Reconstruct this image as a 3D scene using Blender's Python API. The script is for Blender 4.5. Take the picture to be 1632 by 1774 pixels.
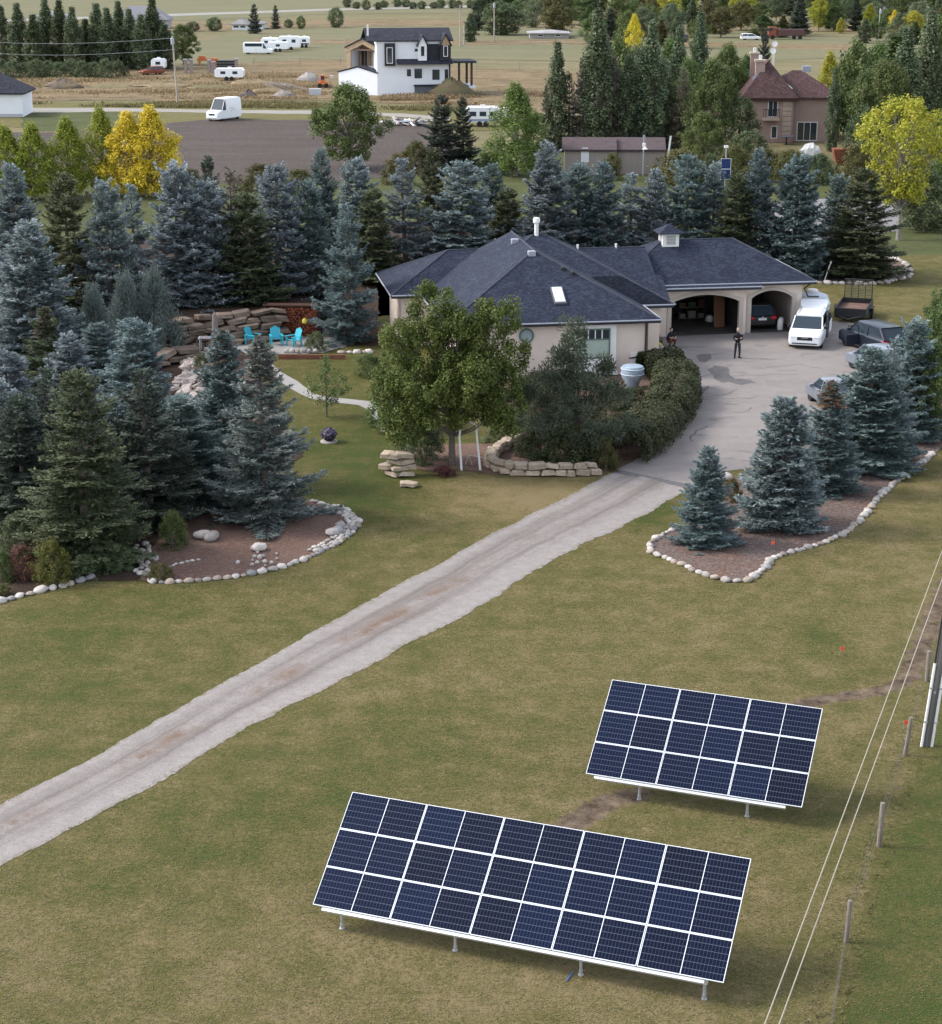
import bpy, bmesh, math, random
import numpy as np
from mathutils import Vector, Matrix, noise as mnoise

for o in list(bpy.data.objects):
    bpy.data.objects.remove(o)
rng = np.random.default_rng(7)
random.seed(7)
SC = bpy.context.scene
COL = SC.collection
R = math.radians

# ---------------------------------------------------------------- camera, sky, sun, exposure
CAM_H, PITCH, FPX, PW, PH = 23.68, R(16.952), 3290.4, 1632, 1774
cam_d = bpy.data.cameras.new('camera')
cam = bpy.data.objects.new('camera', cam_d)
COL.objects.link(cam)
cam.location = (0, 0, CAM_H)
cam.rotation_euler = (R(90) - PITCH, 0, 0)
cam_d.sensor_fit = 'HORIZONTAL'
cam_d.sensor_width = 36.0
cam_d.lens = FPX / PW * 36.0
cam_d.clip_start = 0.5
cam_d.clip_end = 9000
SC.camera = cam

SUN_EL, SUN_AZ = R(40), R(-80)          # light from the left, a little behind the camera
world = bpy.data.worlds.new('World')
SC.world = world
world.use_nodes = True
wn, wl = world.node_tree.nodes, world.node_tree.links
bg = wn['Background']
sky = wn.new('ShaderNodeTexSky')
sky.sky_type = 'NISHITA'
sky.sun_disc = False
sky.sun_elevation = SUN_EL
sky.sun_rotation = SUN_AZ
sky.altitude = 1100
sky.air_density = 1.0
sky.dust_density = 3.0
hs = wn.new('ShaderNodeHueSaturation')
hs.inputs['Saturation'].default_value = 0.45      # thin overcast
wl.new(sky.outputs['Color'], hs.inputs['Color'])
wl.new(hs.outputs['Color'], bg.inputs['Color'])
bg.inputs['Strength'].default_value = 0.15
sun_d = bpy.data.lights.new('sun', 'SUN')
sun_d.energy = 1.05
sun_d.angle = R(16)
sun_d.color = (1.0, 0.95, 0.88)
sun = bpy.data.objects.new('sun', sun_d)
COL.objects.link(sun)
sun.location = (-60, 20, 80)
# Nishita: rotation measured clockwise from +Y; sun vector = (sin az, cos az)
sv = Vector((math.sin(SUN_AZ) * math.cos(SUN_EL), math.cos(SUN_AZ) * math.cos(SUN_EL), math.sin(SUN_EL)))
sun.rotation_euler = (-sv).to_track_quat('-Z', 'Y').to_euler()
SC.view_settings.view_transform = 'Standard'
SC.view_settings.look = 'None'
SC.view_settings.exposure = 1.58
SC.view_settings.gamma = 1.0
SC.view_settings.use_curve_mapping = False
SC.render.engine = 'CYCLES'
SC.cycles.max_bounces = 6
SC.cycles.transparent_max_bounces = 8
SC.cycles.use_denoising = True

# ---------------------------------------------------------------- survey: photograph pixel -> point of the place
_c, _s = math.cos(PITCH), math.sin(PITCH)
def G(px, py, z=0.0):
    X = (px - PW / 2) / FPX; u = -(py - PH / 2) / FPX
    dy = _c + u * _s; dz = -_s + u * _c
    t = (z - CAM_H) / dz
    return Vector((X * t, dy * t, z))
def zat(y, py):                       # height at which a plumb line at depth y shows at image row py
    k = (PH / 2 - py) / FPX
    return CAM_H + y * (k * _c - _s) / (_c + k * _s)
def depth(p):
    return p[1] * _c - (p[2] - CAM_H) * _s
def xat(px, y, z):
    return (px - PW / 2) / FPX * (y * _c - (z - CAM_H) * _s)

ORD = ['first', 'second', 'third', 'fourth', 'fifth', 'sixth', 'seventh', 'eighth', 'ninth', 'tenth', 'eleventh', 'twelfth', 'thirteenth', 'fourteenth', 'fifteenth', 'sixteenth', 'seventeenth', 'eighteenth', 'nineteenth', 'twentieth', 'twenty-first', 'twenty-second', 'twenty-third', 'twenty-fourth', 'twenty-fifth', 'twenty-sixth', 'twenty-seventh', 'twenty-eighth', 'twenty-ninth', 'thirtieth', 'thirty-first', 'thirty-second', 'thirty-third', 'thirty-fourth']
# ---------------------------------------------------------------- materials
MATS = {}
def newmat(name):
    m = bpy.data.materials.new(name); m.use_nodes = True
    return m, m.node_tree.nodes, m.node_tree.links, m.node_tree.nodes['Principled BSDF']
def srgb(r, g, b):
    f = lambda v: v / 12.92 if v <= .04045 else ((v + .055) / 1.055) ** 2.4
    return (f(r / 255), f(g / 255), f(b / 255))
def M(name, c1, c2=None, scale=3.0, rough=0.8, metal=0.0, spec=0.3, bump=0.0, bscale=None, bdist=0.02, detail=5, stretch=None, rand=0.0, lo=0.35, hi=0.65, alpha=None, trans=0.0):
    if name in MATS: return MATS[name]
    m, n, l, b = newmat(name)
    b.inputs['Roughness'].default_value = rough
    b.inputs['Metallic'].default_value = metal
    b.inputs['Specular IOR Level'].default_value = spec
    if trans: b.inputs['Transmission Weight'].default_value = trans
    col = None
    tc = n.new('ShaderNodeTexCoord')
    src = tc.outputs['Object']
    if stretch:
        mp = n.new('ShaderNodeMapping'); mp.inputs['Scale'].default_value = stretch
        l.new(src, mp.inputs['Vector']); src = mp.outputs['Vector']
    if c2 is not None:
        t = n.new('ShaderNodeTexNoise'); t.inputs['Scale'].default_value = scale; t.inputs['Detail'].default_value = detail
        l.new(src, t.inputs['Vector'])
        r = n.new('ShaderNodeValToRGB')
        r.color_ramp.elements[0].position = lo; r.color_ramp.elements[1].position = hi
        r.color_ramp.elements[0].color = (*c1, 1); r.color_ramp.elements[1].color = (*c2, 1)
        l.new(t.outputs['Fac'], r.inputs['Fac']); col = r.outputs['Color']
    if rand:
        oi = n.new('ShaderNodeObjectInfo')
        h = n.new('ShaderNodeHueSaturation')
        mr = n.new('ShaderNodeMapRange'); mr.inputs['To Min'].default_value = 1 - rand; mr.inputs['To Max'].default_value = 1 + rand
        l.new(oi.outputs['Random'], mr.inputs['Value']); l.new(mr.outputs['Result'], h.inputs['Value'])
        if col is not None: l.new(col, h.inputs['Color'])
        else: h.inputs['Color'].default_value = (*c1, 1)
        col = h.outputs['Color']
    if col is not None: l.new(col, b.inputs['Base Color'])
    else: b.inputs['Base Color'].default_value = (*c1, 1)
    if bump:
        t2 = n.new('ShaderNodeTexNoise'); t2.inputs['Scale'].default_value = bscale or scale * 4; t2.inputs['Detail'].default_value = 4
        l.new(src, t2.inputs['Vector'])
        bp = n.new('ShaderNodeBump'); bp.inputs['Strength'].default_value = bump; bp.inputs['Distance'].default_value = bdist
        l.new(t2.outputs['Fac'], bp.inputs['Height']); l.new(bp.outputs['Normal'], b.inputs['Normal'])
    MATS[name] = m
    return m
def foliage(name, ca, cb, cc, hue=0.02, val=0.18, trans=0.25, brown=None):
    """needles / leaves: per-leaf tint between three leaf colours, each plant a little different"""
    if name in MATS: return MATS[name]
    m, n, l, b = newmat(name)
    at = n.new('ShaderNodeAttribute'); at.attribute_name = 'tint'
    r = n.new('ShaderNodeValToRGB')
    e = r.color_ramp.elements
    e[0].position = 0.05; e[0].color = (*ca, 1); e[1].position = 0.95; e[1].color = (*cc, 1)
    k = e.new(0.5); k.color = (*cb, 1)
    l.new(at.outputs['Fac'], r.inputs['Fac'])
    oi = n.new('ShaderNodeObjectInfo')
    h = n.new('ShaderNodeHueSaturation')
    m1 = n.new('ShaderNodeMapRange'); m1.inputs['To Min'].default_value = .5 - hue; m1.inputs['To Max'].default_value = .5 + hue
    m2 = n.new('ShaderNodeMapRange'); m2.inputs['To Min'].default_value = 1 - val; m2.inputs['To Max'].default_value = 1 + val
    ml = n.new('ShaderNodeMath'); ml.operation = 'MULTIPLY'; ml.inputs[1].default_value = 7.31
    fr = n.new('ShaderNodeMath'); fr.operation = 'FRACT'
    l.new(oi.outputs['Random'], m1.inputs['Value']); l.new(oi.outputs['Random'], ml.inputs[0])
    l.new(ml.outputs[0], fr.inputs[0]); l.new(fr.outputs[0], m2.inputs['Value'])
    l.new(m1.outputs['Result'], h.inputs['Hue']); l.new(m2.outputs['Result'], h.inputs['Value'])
    l.new(r.outputs['Color'], h.inputs['Color'])
    b.inputs['Roughness'].default_value = 0.65
    b.inputs['Specular IOR Level'].default_value = 0.25
    l.new(h.outputs['Color'], b.inputs['Base Color'])
    if trans:
        tr = n.new('ShaderNodeBsdfTranslucent'); l.new(h.outputs['Color'], tr.inputs['Color'])
        mx = n.new('ShaderNodeMixShader'); mx.inputs['Fac'].default_value = trans
        l.new(b.outputs['BSDF'], mx.inputs[1]); l.new(tr.outputs['BSDF'], mx.inputs[2])
        l.new(mx.outputs['Shader'], n['Material Output'].inputs['Surface'])
    MATS[name] = m
    return m

# ---------------------------------------------------------------- object helpers
def tag(o, label=None, cat=None, group=None, kind=None):
    if label: o['label'] = label
    if cat: o['category'] = cat
    if group: o['group'] = group
    if kind: o['kind'] = kind
    return o
def thing(name, label, cat, loc=(0, 0, 0), rz=0.0, group=None):
    o = bpy.data.objects.new(name, None); COL.objects.link(o)
    o.empty_display_size = .3
    o.location = loc; o.rotation_euler = (0, 0, rz)
    return tag(o, label, cat, group)
def link(name, me, parent=None, loc=None, rot=None, scale=None, label=None):
    o = bpy.data.objects.new(name, me); COL.objects.link(o)
    if parent: o.parent = parent
    if loc is not None: o.location = loc
    if rot is not None: o.rotation_euler = rot
    if scale is not None: o.scale = scale
    if label: o['label'] = label
    return o
def slot_mat(o, m):
    o.material_slots[0].link = 'OBJECT'; o.material_slots[0].material = m
def np_mesh(name, V, F, mat, tint=None, smooth=False):
    """V (n,3); F (m,k) equal-sized faces"""
    V = np.asarray(V, np.float32); F = np.asarray(F, np.int32)
    me = bpy.data.meshes.new(name)
    nf, k = F.shape
    me.vertices.add(len(V)); me.vertices.foreach_set('co', V.ravel())
    me.loops.add(nf * k); me.loops.foreach_set('vertex_index', F.ravel())
    me.polygons.add(nf)
    me.polygons.foreach_set('loop_start', np.arange(0, nf * k, k, dtype=np.int32))
    if smooth: me.polygons.foreach_set('use_smooth', np.ones(nf, bool))
    me.update(calc_edges=True)
    if tint is not None:
        a = me.attributes.new('tint', 'FLOAT', 'FACE'); a.data.foreach_set('value', np.asarray(tint, np.float32))
    me.materials.append(mat)
    return me
class MB:
    """collects simple solids; build() links them as ONE mesh object"""
    def __init__(s): s.v = []; s.f = []
    def add(s, vs, fs):
        o = len(s.v); s.v += [tuple(v) for v in vs]; s.f += [tuple(i + o for i in f) for f in fs]; return s
    def box(s, x0, x1, y0, y1, z0, z1):
        return s.add([(x0,y0,z0),(x1,y0,z0),(x1,y1,z0),(x0,y1,z0),(x0,y0,z1),(x1,y0,z1),(x1,y1,z1),(x0,y1,z1)],
                     [(0,3,2,1),(4,5,6,7),(0,1,5,4),(1,2,6,5),(2,3,7,6),(3,0,4,7)])
    def tube(s, pts, rad, n=8, cap=True):
        pts = [Vector(p) for p in pts]
        if not hasattr(rad, '__len__'): rad = [rad] * len(pts)
        vs = []; fs = []
        up = Vector((0, 0, 1))
        for i, p in enumerate(pts):
            d = (pts[min(i + 1, len(pts) - 1)] - pts[max(i - 1, 0)]).normalized()
            a = d.cross(up if abs(d.z) < .9 else Vector((1, 0, 0))).normalized(); b = d.cross(a)
            for j in range(n):
                t = 2 * math.pi * j / n
                vs.append(p + (a * math.cos(t) + b * math.sin(t)) * rad[i])
        for i in range(len(pts) - 1):
            for j in range(n):
                k = (j + 1) % n
                fs.append((i*n+j, i*n+k, (i+1)*n+k, (i+1)*n+j))
        if cap:
            fs.append(tuple(range(n)))
            fs.append(tuple((len(pts)-1)*n + j for j in reversed(range(n))))
        return s.add(vs, fs)
    def lathe(s, prof, n=16, c=(0, 0, 0)):
        vs = []; fs = []
        for r, z in prof:
            for j in range(n):
                t = 2 * math.pi * j / n
                vs.append((c[0] + r * math.cos(t), c[1] + r * math.sin(t), c[2] + z))
        for i in range(len(prof) - 1):
            for j in range(n):
                k = (j + 1) % n
                fs.append((i*n+j, i*n+k, (i+1)*n+k, (i+1)*n+j))
        fs.append(tuple(reversed(range(n)))); fs.append(tuple((len(prof)-1)*n + j for j in range(n)))
        return s.add(vs, fs)
    def prism(s, poly, ax, d0, d1):
        """poly of 2D points extruded along axis ax (0 x,1 y,2 z)"""
        n = len(poly); vs = []
        for d in (d0, d1):
            for a, b in poly:
                vs.append({0: (d, a, b), 1: (a, d, b), 2: (a, b, d)}[ax])
        fs = [tuple(range(n)), tuple(n + i for i in reversed(range(n)))]
        for i in range(n):
            j = (i + 1) % n; fs.append((i, n + i, n + j, j))
        return s.add(vs, fs)
    def loft(s, rings, cap=True):
        n = len(rings[0]); vs = [p for r in rings for p in r]; fs = []
        for i in range(len(rings) - 1):
            for j in range(n):
                k = (j + 1) % n
                fs.append((i*n+j, i*n+k, (i+1)*n+k, (i+1)*n+j))
        if cap:
            fs.append(tuple(reversed(range(n)))); fs.append(tuple((len(rings)-1)*n + j for j in range(n)))
        return s.add(vs, fs)
    def mesh(s, name, mat, smooth=False):
        me = bpy.data.meshes.new(name)
        me.from_pydata(s.v, [], s.f)
        bm = bmesh.new(); bm.from_mesh(me)
        big = [f for f in bm.faces if len(f.verts) > 4]
        if big: bmesh.ops.triangulate(bm, faces=big)
        bmesh.ops.recalc_face_normals(bm, faces=bm.faces)
        bm.to_mesh(me); bm.free()
        if smooth:
            for p in me.polygons: p.use_smooth = True
            me.update()
            try: me.set_sharp_from_angle(angle=R(40))
            except Exception: pass
        me.materials.append(mat)
        return me
    def build(s, name, mat, parent=None, loc=None, rot=None, smooth=False, bevel=0.0, label=None):
        o = link(name, s.mesh(name, mat, smooth), parent, loc, rot, label=label)
        if bevel:
            b = o.modifiers.new('bevel', 'BEVEL'); b.width = bevel; b.segments = 2; b.limit_method = 'ANGLE'
        return o
def copy_tree(o, parent=None):
    c = o.copy(); COL.objects.link(c)
    if parent: c.parent = parent
    for ch in list(o.children): copy_tree(ch, c)
    return c
def fbm(x, y, s=1.0, z=0.0, o=4):
    return mnoise.fractal(Vector((x * s, y * s, z)), 1.0, 2.0, o)

# ---------------------------------------------------------------- ground sheets
def resample(pts, step):
    out = []
    n = len(pts)
    for i in range(n):
        a, b = pts[i], pts[(i + 1) % n]
        k = max(1, int((b - a).length / step))
        for j in range(k): out.append(a.lerp(b, j / k))
    return out
def sheet(name, pix, mat, z, step=0.5, jit=0.12, jscale=0.6, world=None):
    """flat piece of ground: outline in photograph pixels laid on the ground, edge made uneven"""
    pts = world or [G(*p) for p in pix]
    pts = [Vector((p.x, p.y, 0)) for p in pts]
    pts = resample(pts, step)
    vs = []
    for p in pts:
        vs.append((p.x + jit * fbm(p.x, p.y, jscale, 3.1) * 1.6, p.y + jit * 2.0 * fbm(p.x, p.y, jscale, 9.7) * 1.6, z))
    bm = bmesh.new()
    f = bm.faces.new([bm.verts.new(v) for v in vs])
    bmesh.ops.triangulate(bm, faces=[f])
    bmesh.ops.recalc_face_normals(bm, faces=bm.faces)
    for f in bm.faces:
        if f.normal.z < 0: f.normal_flip()
    me = bpy.data.meshes.new(name); bm.to_mesh(me); bm.free()
    me.materials.append(mat)
    o = link(name, me)
    o['kind'] = 'structure'
    return o
# ---------------------------------------------------------------- ground materials
def ground_mat(name, layers, bump=0.5, bscale=14, bdist=0.05, rough=0.95):
    """layers: first colour pair, then (scale, lo, hi, colour, amount, stretch)"""
    m, n, l, b = newmat(name)
    b.inputs['Roughness'].default_value = rough
    b.inputs['Specular IOR Level'].default_value = 0.1
    g = n.new('ShaderNodeNewGeometry')
    col = None
    for i, (sc, lo, hi, c, amt, st) in enumerate(layers):
        src = g.outputs['Position']
        if st:
            mp = n.new('ShaderNodeMapping'); mp.inputs['Scale'].default_value = st[:3]
            mp.inputs['Rotation'].default_value = (0, 0, st[3] if len(st) > 3 else 0)
            l.new(src, mp.inputs['Vector']); src = mp.outputs['Vector']
        if i == 0:
            v = n.new('ShaderNodeRGB'); v.outputs[0].default_value = (*c, 1); col = v.outputs[0]; continue
        t = n.new('ShaderNodeTexNoise'); t.inputs['Scale'].default_value = sc; t.inputs['Detail'].default_value = 6; t.inputs['Roughness'].default_value = .62
        l.new(src, t.inputs['Vector'])
        mr = n.new('ShaderNodeMapRange'); mr.inputs['From Min'].default_value = lo; mr.inputs['From Max'].default_value = hi; mr.inputs['To Max'].default_value = amt
        l.new(t.outputs['Fac'], mr.inputs['Value'])
        mx = n.new('ShaderNodeMix'); mx.data_type = 'RGBA'
        l.new(mr.outputs['Result'], mx.inputs['Factor']); l.new(col, mx.inputs['A']); mx.inputs['B'].default_value = (*c, 1)
        col = mx.outputs['Result']
    l.new(col, b.inputs['Base Color'])
    if bump:
        t2 = n.new('ShaderNodeTexNoise'); t2.inputs['Scale'].default_value = bscale; t2.inputs['Detail'].default_value = 5; t2.inputs['Roughness'].default_value = .7
        l.new(g.outputs['Position'], t2.inputs['Vector'])
        bp = n.new('ShaderNodeBump'); bp.inputs['Strength'].default_value = bump; bp.inputs['Distance'].default_value = bdist
        l.new(t2.outputs['Fac'], bp.inputs['Height']); l.new(bp.outputs['Normal'], b.inputs['Normal'])
    return m, n, l, b, col

# lawn: dryness is painted per vertex where the turf is dry / lush / worn, plus one painted tree shadow
def lawn_mat(name):
    m, n, l, b, col = ground_mat(name, [
        (0, 0, 0, (.105, .098, .036), 0, None)], bump=0.8, bscale=22, bdist=.05)
    g = n.new('ShaderNodeNewGeometry')
    at = n.new('ShaderNodeAttribute'); at.attribute_name = 'dry'
    at2 = n.new('ShaderNodeAttribute'); at2.attribute_name = 'bare'
    def nz(sc, det=6, rough=.62, st=None):
        t = n.new('ShaderNodeTexNoise'); t.inputs['Scale'].default_value = sc; t.inputs['Detail'].default_value = det; t.inputs['Roughness'].default_value = rough
        if st:
            mp = n.new('ShaderNodeMapping'); mp.inputs['Scale'].default_value = st[:3]; mp.inputs['Rotation'].default_value = (0, 0, st[3])
            l.new(g.outputs['Position'], mp.inputs['Vector']); l.new(mp.outputs['Vector'], t.inputs['Vector'])
        else: l.new(g.outputs['Position'], t.inputs['Vector'])
        return t.outputs['Fac']
    def math_(op, a, b_):
        x = n.new('ShaderNodeMath'); x.operation = op
        for i, v in enumerate((a, b_)):
            if isinstance(v, (int, float)): x.inputs[i].default_value = v
            else: l.new(v, x.inputs[i])
        return x.outputs[0]
    big = nz(.16, 5); mid = nz(.9, 6, .7); fine = nz(6.5, 6, .8)
    f = math_('ADD', at.outputs['Fac'], math_('MULTIPLY', math_('SUBTRACT', big, .5), .85))
    f = math_('ADD', f, math_('MULTIPLY', math_('SUBTRACT', mid, .5), 1.6))
    f = math_('ADD', f, math_('MULTIPLY', math_('SUBTRACT', fine, .5), 2.1))
    f = math_('ADD', f, math_('MULTIPLY', math_('SUBTRACT', nz(19, 4, .8), .5), 2.2))
    r = n.new('ShaderNodeValToRGB'); e = r.color_ramp.elements
    cols = [(0.0, (.050, .070, .016)), (.25, (.077, .078, .022)), (.5, (.110, .096, .033)), (.75, (.152, .121, .053)), (1.0, (.200, .154, .080))]
    e[0].position, e[0].color = cols[0][0], (*cols[0][1], 1); e[1].position, e[1].color = cols[-1][0], (*cols[-1][1], 1)
    for p, c in cols[1:-1]:
        k = e.new(p); k.color = (*c, 1)
    l.new(f, r.inputs['Fac'])
    fb = math_('ADD', at2.outputs['Fac'], math_('MULTIPLY', math_('SUBTRACT', nz(2.2, 6, .7), .5), 1.4))
    mr = n.new('ShaderNodeMapRange'); mr.inputs['From Min'].default_value = .42; mr.inputs['From Max'].default_value = .62
    l.new(fb, mr.inputs['Value'])
    rb = n.new('ShaderNodeValToRGB'); rb.color_ramp.elements[0].color = (.050, .034, .023, 1); rb.color_ramp.elements[1].color = (.20, .15, .105, 1)
    rb.color_ramp.elements[0].position = .35; rb.color_ramp.elements[1].position = .65
    l.new(nz(1.6, 6, .7), rb.inputs['Fac'])
    mx = n.new('ShaderNodeMix'); mx.data_type = 'RGBA'
    l.new(mr.outputs['Result'], mx.inputs['Factor']); l.new(r.outputs['Color'], mx.inputs['A']); l.new(rb.outputs['Color'], mx.inputs['B'])
    l.new(mx.outputs['Result'], b.inputs['Base Color'])
    return m
LAWN = lawn_mat('lawn')

def seg_d(X, Y, pts):
    d = np.full(X.shape, 1e9)
    for a, b in zip(pts[:-1], pts[1:]):
        ax, ay, bx, by = a.x, a.y, b.x, b.y
        t = np.clip(((X - ax) * (bx - ax) + (Y - ay) * (by - ay)) / ((bx - ax) ** 2 + (by - ay) ** 2 + 1e-9), 0, 1)
        d = np.minimum(d, np.hypot(X - ax - t * (bx - ax), Y - ay - t * (by - ay)))
    return d
FENCE = [G(1425, 1774), G(1466, 1632), G(1500, 1520), G(1523, 1465), G(1548, 1385), G(1572, 1310), G(1600, 1240), G(1640, 1110), G(1700, 930)]
TRENCH = [G(975, 1440), G(1000, 1424), G(1025, 1403), G(1055, 1386), G(1108, 1376)]
TRENCH2 = [G(1375, 1225), G(1420, 1213), G(1470, 1206), G(1530, 1196), G(1568, 1183), G(1600, 1110), G(1632, 1030), G(1690, 900)]
def lawn_fields(X, Y):
    dry = np.full(X.shape, .57)
    def blob(px, py, rx, ry, amt):
        c = G(px, py); nonlocal dry
        dry = dry + amt * np.exp(-(((X - c.x) / rx) ** 2 + ((Y - c.y) / ry) ** 2))
    blob(100, 1120, 5, 6, -.20); blob(350, 1080, 6, 5, -.10); blob(60, 1250, 5, 4, -.10); blob(640, 830, 3, 5, -.42)  # last blob paints the front spruce's cast shadow as darker, greener turf
    blob(700, 930, 5, 6, .02); blob(860, 850, 4, 3.0, .30); blob(950, 870, 3, 3, .26); blob(600, 760, 6, 7, -.34); blob(600, 640, 8, 8, -.26); blob(640, 880, 3, 3, -.2)
    blob(1120, 880, 1.5, 3, -.45); blob(1000, 960, 3, 2, -.12); blob(900, 1090, 6, 4, -.05)
    blob(700, 1300, 6, 5, -.08); blob(430, 1400, 4, 4, -.12); blob(300, 1440, 4, 3, -.10); blob(100, 1600, 5, 4, .03)
    blob(640, 1700, 7, 2.6, .10); blob(1050, 1730, 4, 2, .16); blob(1350, 1560, 3, 3, .10); blob(1000, 1480, 3, 2, .08); blob(1230, 1100, 6, 6, .06)
    blob(1425, 1100, .8, 1.6, -.4); blob(1560, 480, 8, 10, -.05); blob(1500, 1180, 3, 5, -.05); blob(1580, 980, .8, 5, .25)
    # fence line: rough grass, and the lusher pasture beyond it
    d = seg_d(X, Y, FENCE)
    side = np.zeros(X.shape)
    for a, b in zip(FENCE[:-1], FENCE[1:]):
        m_ = (Y >= min(a.y, b.y)) & (Y < max(a.y, b.y))
        xx = a.x + (b.x - a.x) * (Y - a.y) / (b.y - a.y)
        side = np.where(m_, X - xx, side)
    side = np.where(Y < FENCE[0].y, X - FENCE[0].x - (Y - FENCE[0].y) * .26, side)
    dry = np.where(side > 0, dry - .34 * np.clip(side / .8, 0, 1), dry)
    bare = np.zeros(X.shape)
    bare = np.maximum(bare, .95 * np.exp(-(seg_d(X, Y, TRENCH) / .55) ** 2))
    bare = np.maximum(bare, .85 * np.exp(-(seg_d(X, Y, TRENCH2) / .5) ** 2))
    bare = np.maximum(bare, .45 * np.exp(-(d / .35) ** 2))
    for px, py, r, a in ((1330, 1215, 1.2, .45), (1075, 1385, 1.0, .5), (900, 850, 2.0, .35), (830, 845, 1.6, .35), (985, 1430, .9, .5), (1100, 1740, 1.5, .2)):
        c = G(px, py); bare = np.maximum(bare, a * np.exp(-(((X - c.x) ** 2 + (Y - c.y) ** 2) / r ** 2)))
    return dry, bare
def lawn():
    xs = np.arange(-40, 46, .4); ys = np.arange(30, 150, .4)
    X, Y = np.meshgrid(xs, ys)
    dry, bare = lawn_fields(X, Y)
    Z = np.zeros(X.shape)
    V = np.stack([X.ravel(), Y.ravel(), Z.ravel()], 1)
    i = np.arange(X.size).reshape(X.shape)
    F = np.stack([i[:-1, :-1].ravel(), i[:-1, 1:].ravel(), i[1:, 1:].ravel(), i[1:, :-1].ravel()], 1)
    me = np_mesh('lawn', V, F, LAWN)
    for nm, arr in (('dry', dry), ('bare', bare)):
        a = me.attributes.new(nm, 'FLOAT', 'POINT'); a.data.foreach_set('value', arr.ravel().astype(np.float32))
    o = link('lawn', me); o['kind'] = 'structure'
lawn()
def plain(name, layers, **k): return ground_mat(name, layers, **k)[0]
STRAW, OLIVE = (.27, .205, .115), (.115, .118, .048)
GRASSFAR = plain('far_grass', [(0,0,0,(.155,.138,.072),0,None), (.02,.4,.6,(.22,.172,.098),.8,(1,3,1)), (.11,.45,.65,(.09,.105,.045),.6,(1,2.5,1)), (.9,.4,.7,(.17,.145,.075),.5,None)], bump=.5, bscale=2, bdist=.3)
m_ = MB(); m_.box(-1400, 1400, -150, 2400, -1.0, -.03); g_ = m_.build('ground', GRASSFAR); g_['kind'] = 'structure'
# far side of the place, nearest first; heights step by a few millimetres
GREENF = plain('green_field', [(0,0,0,(.150,.142,.080),0,None), (.03,.4,.65,(.200,.168,.098),.7,(1,4,1)), (.25,.4,.7,(.11,.125,.055),.5,(1,3,1))], bump=.4, bscale=2, bdist=.2)
STRAWF = plain('straw_grass', [(0,0,0,(.255,.185,.105),0,None), (.06,.42,.62,(.165,.128,.068),.9,(1,2.5,1)), (.35,.45,.7,(.33,.25,.15),.6,(1,2,1)), (.5,.50,.64,(.095,.072,.042),.75,(.6,1.6,1))], bump=1.0, bscale=1.2, bdist=.7)
DIRT = plain('plowed_soil', [(0,0,0,(.092,.072,.062),0,None), (.08,.4,.65,(.120,.098,.088),.8,(1,3,1)), (.8,.4,.7,(.065,.055,.05),.6,(.5,3,1,.15))], bump=1.0, bscale=1.3, bdist=.4)
LANE = plain('lane_gravel', [(0,0,0,(.30,.28,.25),0,None), (.5,.4,.7,(.20,.185,.15),.7,(.4,2,1))], bump=.3, bscale=4)
GREEN2 = plain('mown_verge', [(0,0,0,(.066,.074,.028),0,None), (.3,.4,.7,(.11,.12,.05),.7,None)], bump=.6, bscale=3, bdist=.15)
VERGE = plain('olive_verge', [(0,0,0,(.145,.132,.052),0,None), (.2,.4,.7,(.20,.16,.075),.7,(1,2.5,1)), (1.5,.45,.7,(.08,.085,.03),.5,None)], bump=.9, bscale=2, bdist=.3)
sheet('backyard_grass', [(-300,440),(-300,255),(1000,255),(1900,300),(1900,440),(1640,440),(1200,440)], GREEN2, .004, 4, .5, .1)
sheet('plowed_field', [(-200,300),(-200,236),(40,229),(120,230),(215,223),(300,212),(360,207),(560,209),(700,214),(780,222),(800,250),(760,300),(500,320)], DIRT, .012, 2, .6, .2)
sheet('verge_strip', [(-200,205),(-200,180),(60,178),(300,176),(560,178),(840,190),(1000,200),(1000,225),(780,226),(560,211),(360,208),(150,228)], VERGE, .008, 3, .5, .15)
sheet('straw_field', [(-400,182),(-400,128),(100,122),(420,100),(640,92),(820,118),(1000,124),(1500,150),(1500,230),(1000,204),(840,184),(560,174),(300,174),(60,176)], STRAWF, .012, 4, .8, .1)
sheet('farm_lane', [(-60,189),(40,187),(200,187),(360,190),(560,192),(700,197),(780,203),(780,209),(700,203),(560,198),(360,195.5),(200,193),(40,196),(-60,197)], LANE, .020, 2, .15, .3)
sheet('green_yard', [(38,206),(38,191),(110,192),(200,194),(280,206),(210,222),(120,228),(40,226)], GREEN2, .016, 2, .3, .3)
sheet('green_field', [(300,118),(330,78),(420,53),(640,45),(900,45),(1300,60),(1600,70),(1600,96),(1200,108),(880,104),(640,100),(440,106),(400,112)], GREENF, .016, 6, 1.0, .08)
sheet('straw_strip', [(440,66),(700,70),(1000,69),(1500,78),(1500,87),(1000,77),(700,78),(440,73)], STRAWF, .028, 8, 1.0, .05)
sheet('hay_strip', [(150,46),(400,40),(640,33),(900,37),(1500,50),(1500,57),(900,47),(640,44),(400,52),(150,56)], STRAWF, .030, 8, 1.5, .05)
sheet('high_pasture', [(-600,34),(-600,-60),(2300,-60),(2300,20),(1000,20),(560,25),(300,36)], GREENF, .02, 20, 3, .02)
sheet('far_road', [(-200,36),(0,34.5),(300,24),(560,15.5),(800,10),(1000,6),(1000,9),(800,13),(560,19),(300,28),(0,39),(-200,41)], LANE, .05, 10, .5, .05)
sheet('far_lane', [(-100,61),(150,56),(330,55),(330,58.5),(150,60),(-100,66)], LANE, .05, 10, .5, .05)

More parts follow.
